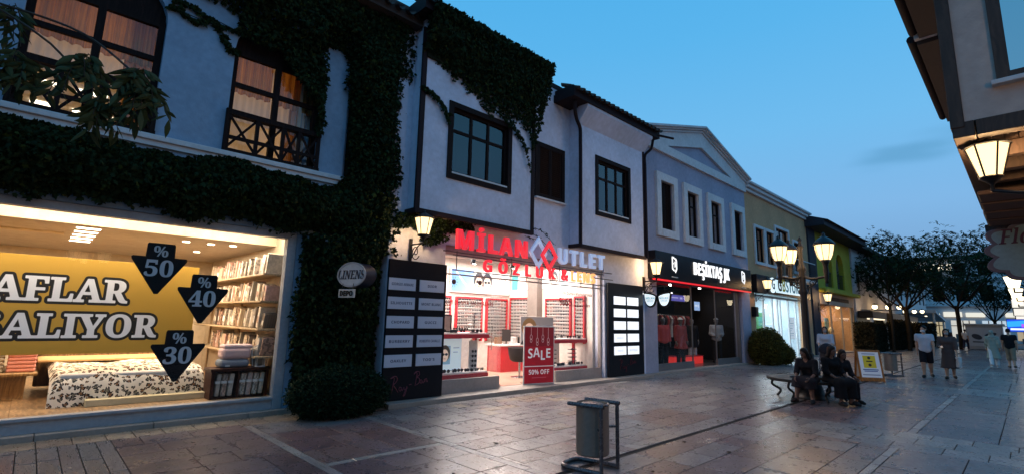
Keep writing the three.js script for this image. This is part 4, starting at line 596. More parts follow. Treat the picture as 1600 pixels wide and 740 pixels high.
  const sT = print(W - 0.06, H - 0.06, (g, w, h) => { g.fillStyle = '#b01226'; g.fillRect(0, 0, w, h); g.fillStyle = '#8c0c1e'; g.fillRect(0, 0, w, 0.5); g.fillStyle = '#f4e9e6'; g.fillRect(0, 1.0, w, 0.022); g.strokeStyle = '#e8c8c4'; g.lineWidth = 0.012; [0.2, 0.4, 0.58, 0.76].forEach((x, i) => { const y = 0.2 + 0.08 * (i % 2); g.beginPath(); g.moveTo(x, 0); g.lineTo(x, y); g.stroke(); g.beginPath(); g.ellipse(x, y + 0.06, 0.035, 0.06, 0, 0, 7); g.stroke(); g.beginPath(); g.ellipse(x, y + 0.15, 0.03, 0.045, 0, 0, 7); g.stroke(); }); word(g, 'S', 0.18, 0.68, 0.34, '#f8f2f0'); word(g, 'A', 0.38, 0.66, 0.34, '#f8f2f0'); word(g, 'L', 0.58, 0.73, 0.34, '#f8f2f0'); word(g, 'E', 0.76, 0.68, 0.34, '#f8f2f0'); word(g, '50% OFF', w / 2, 1.16, 0.17, '#f8f2f0', 'bold', 'sans-serif', 'center', 0.68); g.fillStyle = '#c85a66'; g.fillRect(0.24, 1.29, 0.46, 0.02); }, 220);
  mesh('print', pane(W - 0.06, H - 0.06).translate(0, H / 2, 0.0025), S({ map: sT, emissive: lin(1, 1, 1), emissiveMap: sT, emissiveIntensity: 0.12, roughness: 0.45 }), sb, { keepUV: true }); mesh('foot', [R(-0.4, -0.36, 0, 0.03, -0.3, -0.031), R(0.36, 0.4, 0, 0.03, -0.3, -0.031)], MT.steel, sb);
  const pb = thing('portrait_board', 'grey board with a portrait in sunglasses behind the sale board', 'sign', [9.95, 1.0, -9.3], -0.35); const pT = print(1.0, 0.75, (g, w, h) => { g.fillStyle = '#8f8f92'; g.fillRect(0, 0, w, h); g.fillStyle = '#26262a'; g.beginPath(); g.ellipse(0.26, 0.86, 0.28, 0.3, 0, 0, 7); g.fill(); g.fillStyle = '#f0f0f0'; g.beginPath(); g.moveTo(0.2, 0.58); g.lineTo(0.32, 0.58); g.lineTo(0.26, 0.75); g.fill(); face(g, 0.26, 0.38, 0.62, '#8a6a44'); g.fillStyle = '#d8d8da'; g.fillRect(0.55, 0.42, 0.38, 0.16); g.fillStyle = '#303034'; g.fillRect(0.60, 0.36, 0.1, 0.05); g.fillRect(0.76, 0.36, 0.1, 0.05); }, 200);
  mesh('board', RB(-0.5, 0.5, 0, 0.75, -0.02, 0, 0.004), whiteM, pb); mesh('print', pane(0.98, 0.73).translate(0, 0.375, 0.0025), S({ map: pT, roughness: 0.5 }), pb, { keepUV: true }); mesh('post', bar(V(0, -0.9, -0.03), V(0, 0.02, -0.03), 0.025), MT.steel, pb);
  // lettering stuck on the panes
  const stick = (label, s, x, y, h, w, m, z = -8.742) => { const t = thing('glass_lettering', label, 'lettering', [x, y, z]); const gs = letters(s, h / 0.99, 0.0015, FONT, 1, 0), k = w / gs.width; gs.forEach((g) => mesh('letter', g.scale(k, 1, 1), m, t)); };
  const dkR = flat(0.20, 0.01, 0.02, 0.6), grey = flat(0.10, 0.05, 0.06, 0.6);
  stick('dark red line of lettering across the left pane', 'TÜM DÜNYA MARKALARI', 6.38, 1.95, 0.10, 1.45, dkR);
  stick('small dark line of lettering at the top of the right pane', 'Tüm Dünya Markalarında', 10.24, 2.36, 0.085, 1.42, grey); stick('large % 65 lettering on the right pane', '%65', 10.20, 2.06, 0.21, 0.55, dkR); stick("small lettering 'e varan beside the large number on the right pane", "'e varan", 10.82, 2.2, 0.085, 0.55, grey); stick('small lettering indirimler under the other words on the right pane', 'indirimler', 10.80, 2.05, 0.085, 0.78, dkR);
  const sun = (label, x, y) => { const t = thing('glass_sticker', label, 'sticker', [x, y, -8.742]); mesh('disc', C(0.06, 0.06, 0.003, 0, 0, 0, 16, PI / 2, 0, 0), grey, t); for (let k = 0; k < 10; k++) { const a = (k / 10) * 2 * PI; mesh('ray', beam(V(0.075 * Math.cos(a), 0.075 * Math.sin(a), 0), V(0.12 * Math.cos(a), 0.12 * Math.sin(a), 0), 0.012, 0.003), grey, t); } };
  sun('black sun shaped sticker on the left pane, left one', 6.65, 2.45); sun('black sun shaped sticker on the left pane, right one', 7.4, 2.48);
}

// ---------------------------------------------------------------- grey gabled building
const litSign = glow(1, 1, 1, 1.15);
const blue = thing('shop_building', 'lavender grey building with a white pediment and four white framed upper windows', 'building');
{
  const z = -8.6, X0 = 14.28, X1 = 23.1;
  mesh('wall', [wallGeo([[X0, 0], [15.05, 0], [15.05, 3.3], [22.2, 3.3], [22.2, 0], [X1, 0], [X1, 8.1], [18.7, 9.25], [X0, 8.1]], [[15.12, 16.6], [17.08, 18.56], [19.1, 20.62], [21.4, 22.85]].map(([a, b]) => rect(a + 0.27, b - 0.27, 4.87, 6.63)), z, 0.35)], MT.lavender, blue);
  mesh('wall', [R(X0, X0 + 0.25, 0, 8.1, -17, z - 0.36), R(X1 - 0.25, X1, 0, 8.1, -17, z - 0.36), R(X0, X1, 0, 8.1, -17.3, -17.01), R(X0 + 0.25, X1 - 0.25, 3.6, 3.75, -17, z - 0.36)], MT.lavender, blue);
  mesh('roof', [ext(poly([[X0 - 0.1, 8.15], [18.7, 9.35], [X1 + 0.1, 8.15], [X1 + 0.1, 8.05], [18.7, 9.24], [X0 - 0.1, 8.05]]), 8.3).translate(0, 0.02, -17.2)], MT.roof, blue);
  const tri = (dx, y0, dy) => [[X0 + dx, y0], [X1 - dx, y0], [18.7, dy]];
  const ped = poly([[X0, 7.68], [X1, 7.68], [X1 + 0.02, 8.12], [18.7, 9.33], [X0 - 0.02, 8.12]]), hole = new THREE.Path(); [[15.9, 8.0], [21.5, 8.0], [18.7, 8.66]].forEach((q, i) => (i ? hole.lineTo(...q) : hole.moveTo(...q))); hole.closePath(); ped.holes.push(hole);
  mesh('pediment', [ext(ped, 0.10).translate(0, 0, z + 0.003)], MT.trimWhite, blue);
  const rk = []; for (const [dy, w, d] of [[0.0, 0.07, 0.16], [0.08, 0.06, 0.24], [0.15, 0.07, 0.34]]) for (const s of [-1, 1]) rk.push(beam(V(18.7 + s * 4.5, 8.12 + dy, z + d / 2 + 0.004), V(18.7, 9.32 + dy, z + d / 2 + 0.004), w, d));
  rk.forEach((g) => mesh('moulding', g, MT.trimWhite, blue));
  [[15.12, 16.6, 1], [17.08, 18.56, 0], [19.1, 20.62, 0], [21.4, 22.85, 1]].forEach(([a, b, sh]) => {
    const w = windowPart(blue, a + 0.29, b - 0.29, 4.89, 6.61, z - 0.05, sh ? { cols: 2, rows: [1], fw: 0.06, shutter: true, depth: 0.1, bw: 0.02 } : { cols: 2, rows: [0.72, 0.28], fw: 0.07, depth: 0.08 });
    mesh('surround', [R(a, a + 0.28, 4.62, 6.9, z - 0.002, z + 0.09), R(b - 0.28, b, 4.62, 6.9, z - 0.002, z + 0.09), R(a + 0.28, b - 0.28, 6.62, 6.9, z - 0.002, z + 0.09), R(a + 0.28, b - 0.28, 4.62, 4.88, z - 0.002, z + 0.11)], MT.trimWhite, w);
    if (!sh) mesh('curtain', R(a + 0.3, b - 0.3, 4.9, 6.6, z - 0.32, z - 0.3), flat(0.2, 0.22, 0.25, 0.9), w);
  });
  // shop window
  const sf = mesh('shop_front', [R(15.05, 15.12, 0.07, 3.3, z - 0.25, z - 0.15), R(22.1, 22.2, 0.07, 3.3, z - 0.25, z - 0.12), R(15.12, 22.1, 3.06, 3.3, z - 0.3, z - 0.12), R(15.12, 17.9, 0.07, 0.30, z - 0.24, z - 0.16), R(19.9, 22.1, 0.07, 0.30, z - 0.24, z - 0.16), R(17.86, 17.9, 0.3, 3.06, z - 0.22, z - 0.18), R(19.9, 19.94, 0.3, 3.06, z - 0.22, z - 0.18)], paint(0.16, 0.15, 0.15, 0.4), blue);
  mesh('pane', sheet(15.12, 17.86, 0.3, 3.06, z - 0.203), MT.glass, sf); mesh('pane', sheet(19.94, 22.1, 0.3, 3.06, z - 0.203), MT.glass, sf);
  mesh('interior_wall', [R(14.9, 22.4, 0.07, 3.4, -13.1, -13.0), R(14.9, 15.0, 0.07, 3.4, -13, -8.98), R(22.3, 22.4, 0.07, 3.4, -13, -8.98), R(15, 22.3, 3.3, 3.4, -13, -8.98)], paint(0.025, 0.025, 0.028, 0.5), blue);
  mesh('interior_floor', R(15, 22.3, 0.02, 0.075, -13, -8.82), S({ color: lin(0.10, 0.08, 0.075), roughness: 0.3, map: scaled(mottle, 0.7) }), blue);
  for (const [x, zz] of [[16.6, -9.6], [18.4, -9.8], [19.3, -10.4], [20.8, -9.7], [21.6, -10.2], [17.5, -11.4]]) mesh('ceiling_lamp', C(0.05, 0.06, 0.08, x, 3.25, zz, 10), glow(1, 0.95, 0.85, 8), blue);
  areaLight(5.5, 0.4, 18.7, 3.22, -9.7, 18.7, 0, -9.9, 0xfff0e0, 5.0);
}
{ // fascia sign with emblem on both sides and a red lit strip below
  const t = thing('shop_sign', 'long black fascia sign with white lettering and an emblem at each end', 'sign'), z = -8.3;
  mesh('board', RB(14.5, 22.55, 3.10, 4.02, -8.597, z, 0.01), paint(0.008, 0.008, 0.012, 0.25), t);
  const L = letters('BEŞİKTAŞ JK', 0.45 / 0.99, 0.03, FONT, 0.84, 0.001, 0.014); L.forEach((g) => mesh('letter', g.translate(17.1, 3.42, z + 0.006), litSign, t));
  for (const x of [15.75, 21.7]) { // shield emblem: two halves with letter like bars
    const k = 0.88, e = []; const left = [[-0.17, 0.25], [-0.02, 0.25], [-0.02, 0.19], [-0.11, 0.19], [-0.11, 0.05], [-0.05, 0.02], [-0.11, -0.02], [-0.11, -0.15], [-0.02, -0.19], [-0.02, -0.25], [-0.17, -0.18]];
    e.push(ext(poly(left), 0.012), ext(poly([[0.02, 0.22], [0.12, 0.20], [0.17, 0.12], [0.17, -0.16], [0.06, -0.30], [0.03, -0.24], [0.11, -0.14], [0.11, 0.10], [0.08, 0.15], [0.02, 0.16]]), 0.012), ext(poly([[0.01, 0.10], [0.06, 0.10], [0.06, -0.08], [0.01, -0.12]]), 0.012));
    e.forEach((g) => mesh('emblem', g.translate(x, 3.66, z + 0.002), litSign, t)); mesh('emblem_line', R(x - 0.22, x + 0.22, 3.20, 3.235, z + 0.001, z + 0.01), flat(0.4, 0.4, 0.4), t);
  }
  mesh('light_strip', RB(14.5, 22.55, 3.05, 3.095, -8.42, -8.31, 0.008), glow(1, 0.02, 0.03, 0.75), t);
  areaLight(7.8, 0.04, 18.5, 3.07, -8.28, 18.5, 2.5, -6, 0xff2020, 1.5);
}
wallLantern('lit wall lantern on the corner between the white house and the grey building', 14.22, 3.10, -8.12, 1.25, 0.45, 5.0);
{ // hanging sign in the shape of a pair of glasses
  const t = thing('hanging_sign', 'black hanging sign shaped like a pair of glasses with two white lit lenses', 'sign', [14.2, 2.38, -8.09], -PI / 2), bk = paint(0.01, 0.01, 0.012, 0.3);
  const lens = (s, k) => { const p = new THREE.Shape(); p.moveTo(s * 0.03 - 0.0, 0.10); p.bezierCurveTo(s * 0.12, 0.17 + k, s * 0.36, 0.20 + k, s * 0.47, 0.20 + k); p.bezierCurveTo(s * 0.46, 0.02, s * 0.42, -0.2 - k, s * 0.24, -0.2 - k); p.bezierCurveTo(s * 0.10, -0.2 - k, s * 0.05, -0.06, s * 0.03, 0.10); return p; };
  const lT = print(0.5, 0.44, (g, w, h) => { g.fillStyle = '#e8f6fb'; g.fillRect(0, 0, w, h); word(g, 'MİLAN', w / 2, 0.17, 0.10, '#5a8494'); word(g, 'GÖZLÜK', w / 2, 0.26, 0.06, '#4a5c66'); }, 300);
  const lm = S({ color: lin(0.7, 0.75, 0.78), map: lT, emissive: lin(1, 1, 1), emissiveMap: lT, emissiveIntensity: 0.9, roughness: 0.3 });
  for (const s of [-1, 1]) { mesh('rim', ext(lens(s, 0.035), 0.05, 0.012).translate(0, 0, -0.025), bk, t); const g = ext(lens(s * 0.86, -0.01), 0.004).translate(s * 0.035, 0, 0.039), p = g.attributes.position, uv = g.attributes.uv; for (let i = 0; i < p.count; i++) uv.setXY(i, (p.getX(i) - s * 0.24) / 0.5 + 0.5, (p.getY(i) - 0.0) / 0.44 + 0.5); mesh('lens', g, lm, t, { keepUV: true }); mesh('corner_stud', C(0.022, 0.022, 0.05, s * 0.5, 0.2, 0.02, 10, PI / 2, 0, 0), litSign, t); }
  mesh('bridge', tube([V(-0.06, 0.06, 0), V(0, 0.12, 0), V(0.06, 0.06, 0)], 0.018, 10, 6), bk, t);
  mesh('bracket', [bar(V(-0.55, 0.42, 0), V(0.42, 0.42, 0), 0.016), bar(V(-0.26, 0.42, 0), V(-0.26, 0.2, 0), 0.012), bar(V(0.26, 0.42, 0), V(0.26, 0.2, 0), 0.012), R(-0.53, -0.50, 0.3, 0.75, -0.03, 0.03)], MT.iron, t);
  areaLight(0.8, 0.3, 14.12, 2.36, -8.09, 10, 2.2, -8.0, 0xe8f6ff, 0.7);
}
{ // shop goods: red benches, screens, shelves
  const lowRed = (label, x0, x1, z0, z1, h) => { const t = thing('display_block', label, 'display'); mesh('block', RB(x0, x1, 0.076, h, z0, z1, 0.02), S({ color: lin(0.5, 0.03, 0.03), emissive: lin(1, 0.05, 0.04), emissiveIntensity: 0.42, roughness: 0.4 }), t); mesh('cover', RB(x0 - 0.02, x1 + 0.02, h + 0.001, h + 0.03, z0 - 0.02, z1 + 0.02, 0.008), MT.red, t); };
  lowRed('long red glowing plinth in the middle of the dark shop', 18.5, 20.2, -9.9, -9.5, 0.36); lowRed('small red plinth beside the dark red coat', 17.4, 17.75, -9.6, -9.3, 0.42);
  const scr = (label, x, y, z, w, h, col) => { const t = thing('screen', label, 'screen', [x, y, z]); mesh('case', RB(-w / 2, w / 2, -h / 2, h / 2, -0.05, 0, 0.01), MT.black, t); const p = print(w, h, (g) => { g.fillStyle = col; g.fillRect(0, 0, w, h); g.fillStyle = 'rgba(255,255,255,.55)'; g.fillRect(w * 0.1, h * 0.35, w * 0.5, h * 0.2); g.fillRect(w * 0.7, h * 0.3, w * 0.15, h * 0.35); }, 120); mesh('picture', pane(w - 0.06, h - 0.06).translate(0, 0, 0.0025), S({ color: lin(0.1, 0.1, 0.1), emissive: lin(1, 1, 1), emissiveMap: p, emissiveIntensity: 0.9 }), t, { keepUV: true }); };
  scr('wide blue violet lit screen above the rails in the dark shop', 20.2, 2.75, -10.6, 1.6, 0.32, '#3a3aa8'); scr('small pale lit screen at the right in the dark shop', 22.5 - 0.8, 2.45, -10.4, 0.6, 0.45, '#8fb0e0'); scr('bright blue round edged screen beside the capped mannequin', 19.0, 2.48, -11.2, 0.7, 0.6, '#2a55d8');
  const rk = thing('garment_rail', 'steel rail of dark red and black jerseys in the dark shop', 'rail'); mesh('rail', [bar(V(18.6, 2.0, -10.6), V(21.3, 2.0, -10.6), 0.02), bar(V(18.6, 0.08, -10.6), V(18.6, 2.0, -10.6), 0.02), bar(V(21.3, 0.08, -10.6), V(21.3, 2.0, -10.6), 0.02)], MT.steel, rk);
  const cl = [[0.16, 0.02, 0.02], [0.02, 0.02, 0.02], [0.24, 0.03, 0.03], [0.3, 0.3, 0.3], [0.12, 0.015, 0.02]], jer = poly([[-0.12, 0], [0.12, 0], [0.3, -0.12], [0.26, -0.3], [0.2, -0.26], [0.21, -0.85], [-0.21, -0.85], [-0.2, -0.26], [-0.26, -0.3], [-0.3, -0.12]]);
  for (let i = 0; i < 11; i++) { const s = thing('jersey', `${['dark red', 'black', 'red', 'grey', 'wine red'][i % 5]} jersey on the rail in the dark shop, ${ORD[i]} from the left`, 'jersey', [18.8 + i * 0.235, 1.96, -10.6], 0.9 + 0.15 * Math.sin(i * 3), 'jerseys on the rail'); mesh('cloth', ext(jer, 0.05, 0.02).translate(0, 0, -0.02), S({ color: lin(...cl[i % 5]), roughness: 0.85 }), s); mesh('hanger', [bar(V(0, 0, 0), V(0, 0.07, 0), 0.006)], MT.steel, s); }
  const sh = thing('shelf_unit', 'pale slatted shelf unit between the mannequins', 'shelf', [18.1, 0.076, -11.2]); for (let k = 0; k < 5; k++) mesh('shelf_board', RB(-0.4, 0.4, 0.3 + k * 0.42, 0.33 + k * 0.42, -0.2, 0.2, 0.004), paint(0.35, 0.3, 0.26, 0.6), sh); mesh('side_panel', R(-0.43, -0.4, 0, 2.1, -0.2, 0.2), paint(0.35, 0.3, 0.26, 0.6), sh); mesh('side_panel', R(0.4, 0.43, 0, 2.1, -0.2, 0.2), paint(0.35, 0.3, 0.26, 0.6), sh);
}
// ---------------------------------------------------------------- ochre building with the bright phone shop
const yel = thing('shop_building', 'ochre flat roofed building with white framed windows over a bright white shop', 'building');
{
  const z = -8.6, X0 = 23.1, X1 = 32.2;
  mesh('wall', [wallGeo([[X0, 0], [23.7, 0], [23.7, 3.3], [31.0, 3.3], [31.0, 0], [X1, 0], [X1, 8.1], [X0, 8.1]], [rect(24.1, 25.2, 4.6, 6.22), rect(25.5, 26.55, 4.6, 6.22), rect(26.9, 28.8, 4.0, 6.6), rect(29.6, 30.7, 4.6, 6.2)], z, 0.35)], MT.ochre, yel);
  mesh('wall', [R(X0, X0 + 0.25, 0, 8.1, -17, z - 0.36), R(X1 - 0.25, X1, 0, 8.1, -17, z - 0.36), R(X0, X1, 0, 8.1, -17.3, -17.01), R(X0 + 0.25, X1 - 0.25, 3.6, 3.75, -17, z - 0.36)], MT.ochre, yel);
  mesh('roof', R(X0, X1, 8.1, 8.2, -17.3, z - 0.02), MT.roof, yel);
  const mm = [RB(X0 - 0.02, X1 + 0.05, 7.78, 7.92, z + 0.002, z + 0.12, 0.02), RB(X0 - 0.02, X1 + 0.1, 7.93, 8.08, z + 0.002, z + 0.24, 0.03), RB(X0 - 0.02, X1 + 0.15, 8.09, 8.2, z + 0.002, z + 0.34, 0.02)]; mm.forEach((g) => mesh('moulding', g, MT.trimWhite, yel));
  for (const [a, b, c, d] of [[24.1, 25.2, 4.6, 6.22], [25.5, 26.55, 4.6, 6.22], [26.9, 28.8, 4.0, 6.6], [29.6, 30.7, 4.6, 6.2]]) { const w = windowPart(yel, a + 0.01, b - 0.01, c + 0.01, d - 0.01, z - 0.05, { cols: 2, rows: [0.7, 0.3], fw: 0.06 }); mesh('surround', [R(a - 0.13, a, c - 0.13, d + 0.13, z + 0.002, z + 0.07), R(b, b + 0.13, c - 0.13, d + 0.13, z + 0.002, z + 0.07), R(a, b, d, d + 0.13, z + 0.002, z + 0.07), R(a, b, c - 0.13, c, z + 0.002, z + 0.07)], MT.trimWhite, w); mesh('curtain', R(a + 0.02, b - 0.02, c, d, z - 0.34, z - 0.32), flat(0.12, 0.14, 0.17, 0.9), w); }
  const bal = mesh('balcony', [RB(26.6, 30.9, 3.98, 4.1, z + 0.002, z + 0.72, 0.02), R(26.62, 30.88, 5.0, 5.04, z + 0.66, z + 0.7)], MT.trimWhite, yel); const bb = []; for (let x = 26.66; x < 30.9; x += 0.21) mesh('baluster', tube([V(x, 4.1, z + 0.68), V(x + 0.05, 4.3, z + 0.74), V(x, 4.55, z + 0.68), V(x - 0.04, 4.75, z + 0.68), V(x, 5.0, z + 0.68)], 0.012, 12, 4), MT.iron, bal);
  const wf = MT.white, sf = mesh('shop_front', [R(23.7, 23.8, 0.07, 3.3, z - 0.2, z - 0.08), R(30.9, 31.0, 0.07, 3.3, z - 0.2, z - 0.08), R(23.8, 30.9, 2.98, 3.08, z - 0.2, z - 0.1)], wf, yel);
  for (const x of [25.0, 26.2, 26.9, 27.3, 28.5, 29.7]) mesh('mullion', R(x, x + 0.09, 0.07, 2.98, z - 0.18, z - 0.1), wf, sf); for (const [a, b] of [[23.8, 25], [25.09, 26.2], [27.39, 28.5], [28.59, 29.7], [29.79, 30.9]]) mesh('pane', sheet(a, b, 0.07, 2.98, z - 0.143), MT.glass, sf);
  const iw = paint(0.60, 0.68, 0.72, 0.6); mesh('interior_wall', [R(23.5, 31.2, 0.07, 3.5, -12.8, -12.7), R(23.4, 23.5, 0.07, 3.5, -12.7, -8.98), R(31.2, 31.3, 0.07, 3.5, -12.7, -8.98), R(23.5, 31.2, 3.4, 3.5, -12.7, -8.98)], iw, yel); mesh('interior_floor', R(23.5, 31.2, 0.02, 0.075, -12.7, -8.8), S({ color: lin(0.35, 0.36, 0.37), roughness: 0.25 }), yel);
  for (let k = 0; k < 5; k++) mesh('ceiling_lamp', RB(24.2 + k * 1.4, 25.1 + k * 1.4, 3.36, 3.395, -9.9, -9.6, 0.01), glow(0.85, 0.96, 1, 5), yel);
  areaLight(6.6, 1.0, 27.3, 3.3, -10.2, 27.3, 0, -10.3, 0xd8f0ff, 26);
}
{
  const t = thing('shop_sign', 'black fascia sign with a round white logo and pale lit lettering on the ochre building', 'sign'), z = -8.36; mesh('board', RB(23.4, 31.2, 3.12, 3.95, -8.597, z, 0.01), paint(0.01, 0.01, 0.014, 0.25), t);
  mesh('logo_disc', C(0.36, 0.36, 0.05, 25.3, 3.56, z + 0.027, 28, PI / 2, 0, 0), glow(0.8, 0.95, 1, 1.0), t); letters('G', 0.5, 0.01, FONT, 0.9, 0).forEach((g) => mesh('letter', g.translate(25.1, 3.37, z + 0.054), flat(0.05, 0.12, 0.16), t));
  mesh('light_panel', RB(25.75, 29.7, 3.24, 3.86, z + 0.001, z + 0.03, 0.01), glow(0.75, 0.95, 1, 0.85), t);
  const cols = [flat(0.05, 0.03, 0.04), flat(0.45, 0.36, 0.01), flat(0.10, 0.28, 0.34), flat(0.10, 0.28, 0.34), flat(0.10, 0.28, 0.34), flat(0.10, 0.28, 0.34), flat(0.10, 0.28, 0.34)];
  const L = letters('GBSTORE', 0.62, 0.012, FONT, 0.98, 0); L.forEach((g, i) => mesh('letter', g.translate(25.95, 3.33, z + 0.033), cols[i], t)); mesh('end_bar', RB(29.85, 29.98, 3.25, 3.85, z + 0.001, z + 0.03, 0.01), litSign, t);
  areaLight(3.9, 0.6, 27.7, 3.55, z + 0.12, 27.7, 3.2, 0, 0xc8ecff, 0.9);
}
{ // things inside the bright shop, seen small
  const mk = (label, x, z, w, h, c) => { const t = thing('display_case', label, 'display', [x, 0.076, z]); mesh('case', RB(-w / 2, w / 2, 0, h * 0.5, -0.25, 0.25, 0.02), paint(0.6, 0.64, 0.66, 0.4), t); mesh('top', RB(-w / 2 - 0.03, w / 2 + 0.03, h * 0.5 + 0.001, h * 0.5 + 0.04, -0.28, 0.28, 0.01), paint(...c, 0.4), t); mesh('back_panel', RB(-w / 2, w / 2, h * 0.55, h, -0.26, -0.22, 0.01), paint(...c, 0.5), t); };
  mk('pale display case at the left of the bright shop', 24.6, -9.6, 0.9, 1.7, [0.25, 0.45, 0.55]); mk('dark blue display case behind the glass doors', 26.3, -10.6, 1.0, 2.0, [0.05, 0.07, 0.10]); mk('green topped display case at the right of the bright shop', 29.3, -10.3, 1.5, 2.3, [0.05, 0.22, 0.06]); mk('red accented display case in the bright shop', 27.5, -11.2, 0.9, 1.9, [0.45, 0.05, 0.08]); mk('black display wall at the back of the bright shop', 28.2, -12.2, 2.4, 2.9, [0.03, 0.04, 0.05]);
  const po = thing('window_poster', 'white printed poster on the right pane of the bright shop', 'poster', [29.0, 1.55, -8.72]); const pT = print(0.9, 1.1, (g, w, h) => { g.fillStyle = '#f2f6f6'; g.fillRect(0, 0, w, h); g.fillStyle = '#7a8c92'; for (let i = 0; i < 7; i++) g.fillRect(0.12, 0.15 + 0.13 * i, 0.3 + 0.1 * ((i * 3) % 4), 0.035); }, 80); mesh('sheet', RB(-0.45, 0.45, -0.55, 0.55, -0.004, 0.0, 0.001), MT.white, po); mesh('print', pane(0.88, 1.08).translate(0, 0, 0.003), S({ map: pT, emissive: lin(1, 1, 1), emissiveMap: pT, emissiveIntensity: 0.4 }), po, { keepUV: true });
}
wallLantern('lit wall lantern beside the black fascia of the ochre building', 23.75, 3.22, -8.05, 1.2, 0.53, 3.5);
{ const t = thing('loudspeaker', 'small black box on the grey wall below the ochre building lantern', 'speaker', [23.35, 2.25, -8.5]); mesh('case', RB(-0.16, 0.16, -0.22, 0.22, -0.1, 0.1, 0.02), MT.black, t); mesh('grille', R(-0.13, 0.13, -0.19, 0.19, 0.1, 0.108), MT.iron, t); }
// ---------------------------------------------------------------- lime house with arches and a dark roof
const lime = thing('shop_building', 'lime green house with arched openings under a dark overhanging roof', 'building');
{
  const z = -8.6, X0 = 33.6, X1 = 42.2, arch = (a, b, y0, ys) => { const p = [[a, y0], [b, y0]]; for (let i = 0; i <= 10; i++) { const t = (PI * i) / 10; p.push([(a + b) / 2 + (b - a) / 2 * Math.cos(t), ys + (b - a) / 2 * Math.sin(t)]); } return p; };
  mesh('wall', [wallGeo(rect(X0, X1, 3.95, 7.4), [arch(35.4, 37.3, 4.15, 5.6), arch(38.3, 40.2, 4.15, 5.6)], z, 0.3)], MT.lime, lime);
  mesh('wall', [R(32.25, 33.6, 0, 7.6, -17, -8.52)], paint(0.035, 0.04, 0.06, 0.7), lime); mesh('wall', [R(X0, X1, 3.95, 7.4, -10.4, -10.2), R(X0, X1, 3.6, 3.9, -17, z - 0.31), R(X0 + 0.02, X0 + 0.3, 0, 3.6, -17, -8.6), R(X1 - 0.3, X1, 0, 3.6, -17, -8.6)], MT.ochre, lime);
  mesh('balcony', RB(X0, X1 + 0.1, 3.72, 3.95, -8.9, -8.15, 0.03), MT.lime, lime);
  mesh('roof', [R(32.0, X1 + 0.4, 7.4, 7.7, -12, -7.6), ext(poly([[-7.4, 7.7], [-13, 9.6], [-13, 7.7]].map(([a, b]) => [-a, b])), X1 - 31.8).rotateY(PI / 2).translate(32, 0, 0)], paint(0.03, 0.035, 0.05, 0.7), lime);
  for (const x of [35.4, 38.3]) mesh('railing', [R(x, x + 1.9, 5.1, 5.15, z - 0.12, z - 0.07), ...[0, 1, 2, 3, 4, 5, 6, 7, 8].map((k) => bar(V(x + 0.1 + k * 0.21, 4.15, z - 0.095), V(x + 0.1 + k * 0.21, 5.1, z - 0.095), 0.015, 5))], MT.iron, lime);
  mesh('fascia', RB(X0, 42.0, 3.02, 3.70, z - 0.1, z + 0.05, 0.01), MT.beige, lime); mesh('lettering_band', R(36.2, 40.6, 3.28, 3.52, z + 0.051, z + 0.06), MT.trim, lime);
  const sf = mesh('shop_front', [R(33.9, 34.0, 0.07, 3.02, z - 0.2, z - 0.1), R(41.8, 41.9, 0.07, 3.02, z - 0.2, z - 0.1)], paint(0.3, 0.25, 0.2, 0.4), lime); for (const x of [36.6, 39.2]) mesh('mullion', R(x, x + 0.1, 0.07, 3.02, z - 0.18, z - 0.1), paint(0.3, 0.25, 0.2, 0.4), sf); for (const [a, b] of [[34, 36.6], [36.7, 39.2], [39.3, 41.8]]) mesh('pane', sheet(a, b, 0.07, 3.02, z - 0.143), MT.glass, sf);
  mesh('interior_wall', [R(33.9, 41.9, 0.07, 3.4, -12.6, -12.5), R(33.9, 41.9, 3.3, 3.4, -12.5, -8.92)], MT.cream, lime); for (let k = 0; k < 5; k++) mesh('ceiling_lamp', C(0.12, 0.14, 0.06, 34.8 + k * 1.5, 3.25, -9.6 - 0.5 * (k % 2), 10), glow(1, 0.85, 0.6, 8), lime);
  areaLight(7, 0.8, 38, 3.2, -10, 38, 0, -10.1, 0xffdcae, 14);
  for (const [x, c, l] of [[35.3, [0.4, 0.3, 0.05], 'yellow'], [37.6, [0.25, 0.2, 0.4], 'violet'], [40.4, [0.2, 0.45, 0.4], 'turquoise']]) { const t = thing('display_stand', `${l} display stand in the lit window of the lime house`, 'display', [x, 0.076, -9.8]); mesh('body', RB(-0.5, 0.5, 0, 1.1, -0.2, 0.2, 0.02), paint(0.5, 0.45, 0.4, 0.5), t); mesh('panel', RB(-0.45, 0.45, 1.1, 2.2, -0.15, -0.1, 0.01), paint(...c, 0.5), t); mesh('ball', new THREE.SphereGeometry(0.22, 14, 10).translate(0.1, 1.35, 0.05), paint(0.6, 0.5, 0.3, 0.4), t); }
}
wallLantern('round lit wall lantern on the beige fascia of the lime house', 33.2, 3.05, -8.0, 1.3, 0.5, 5);
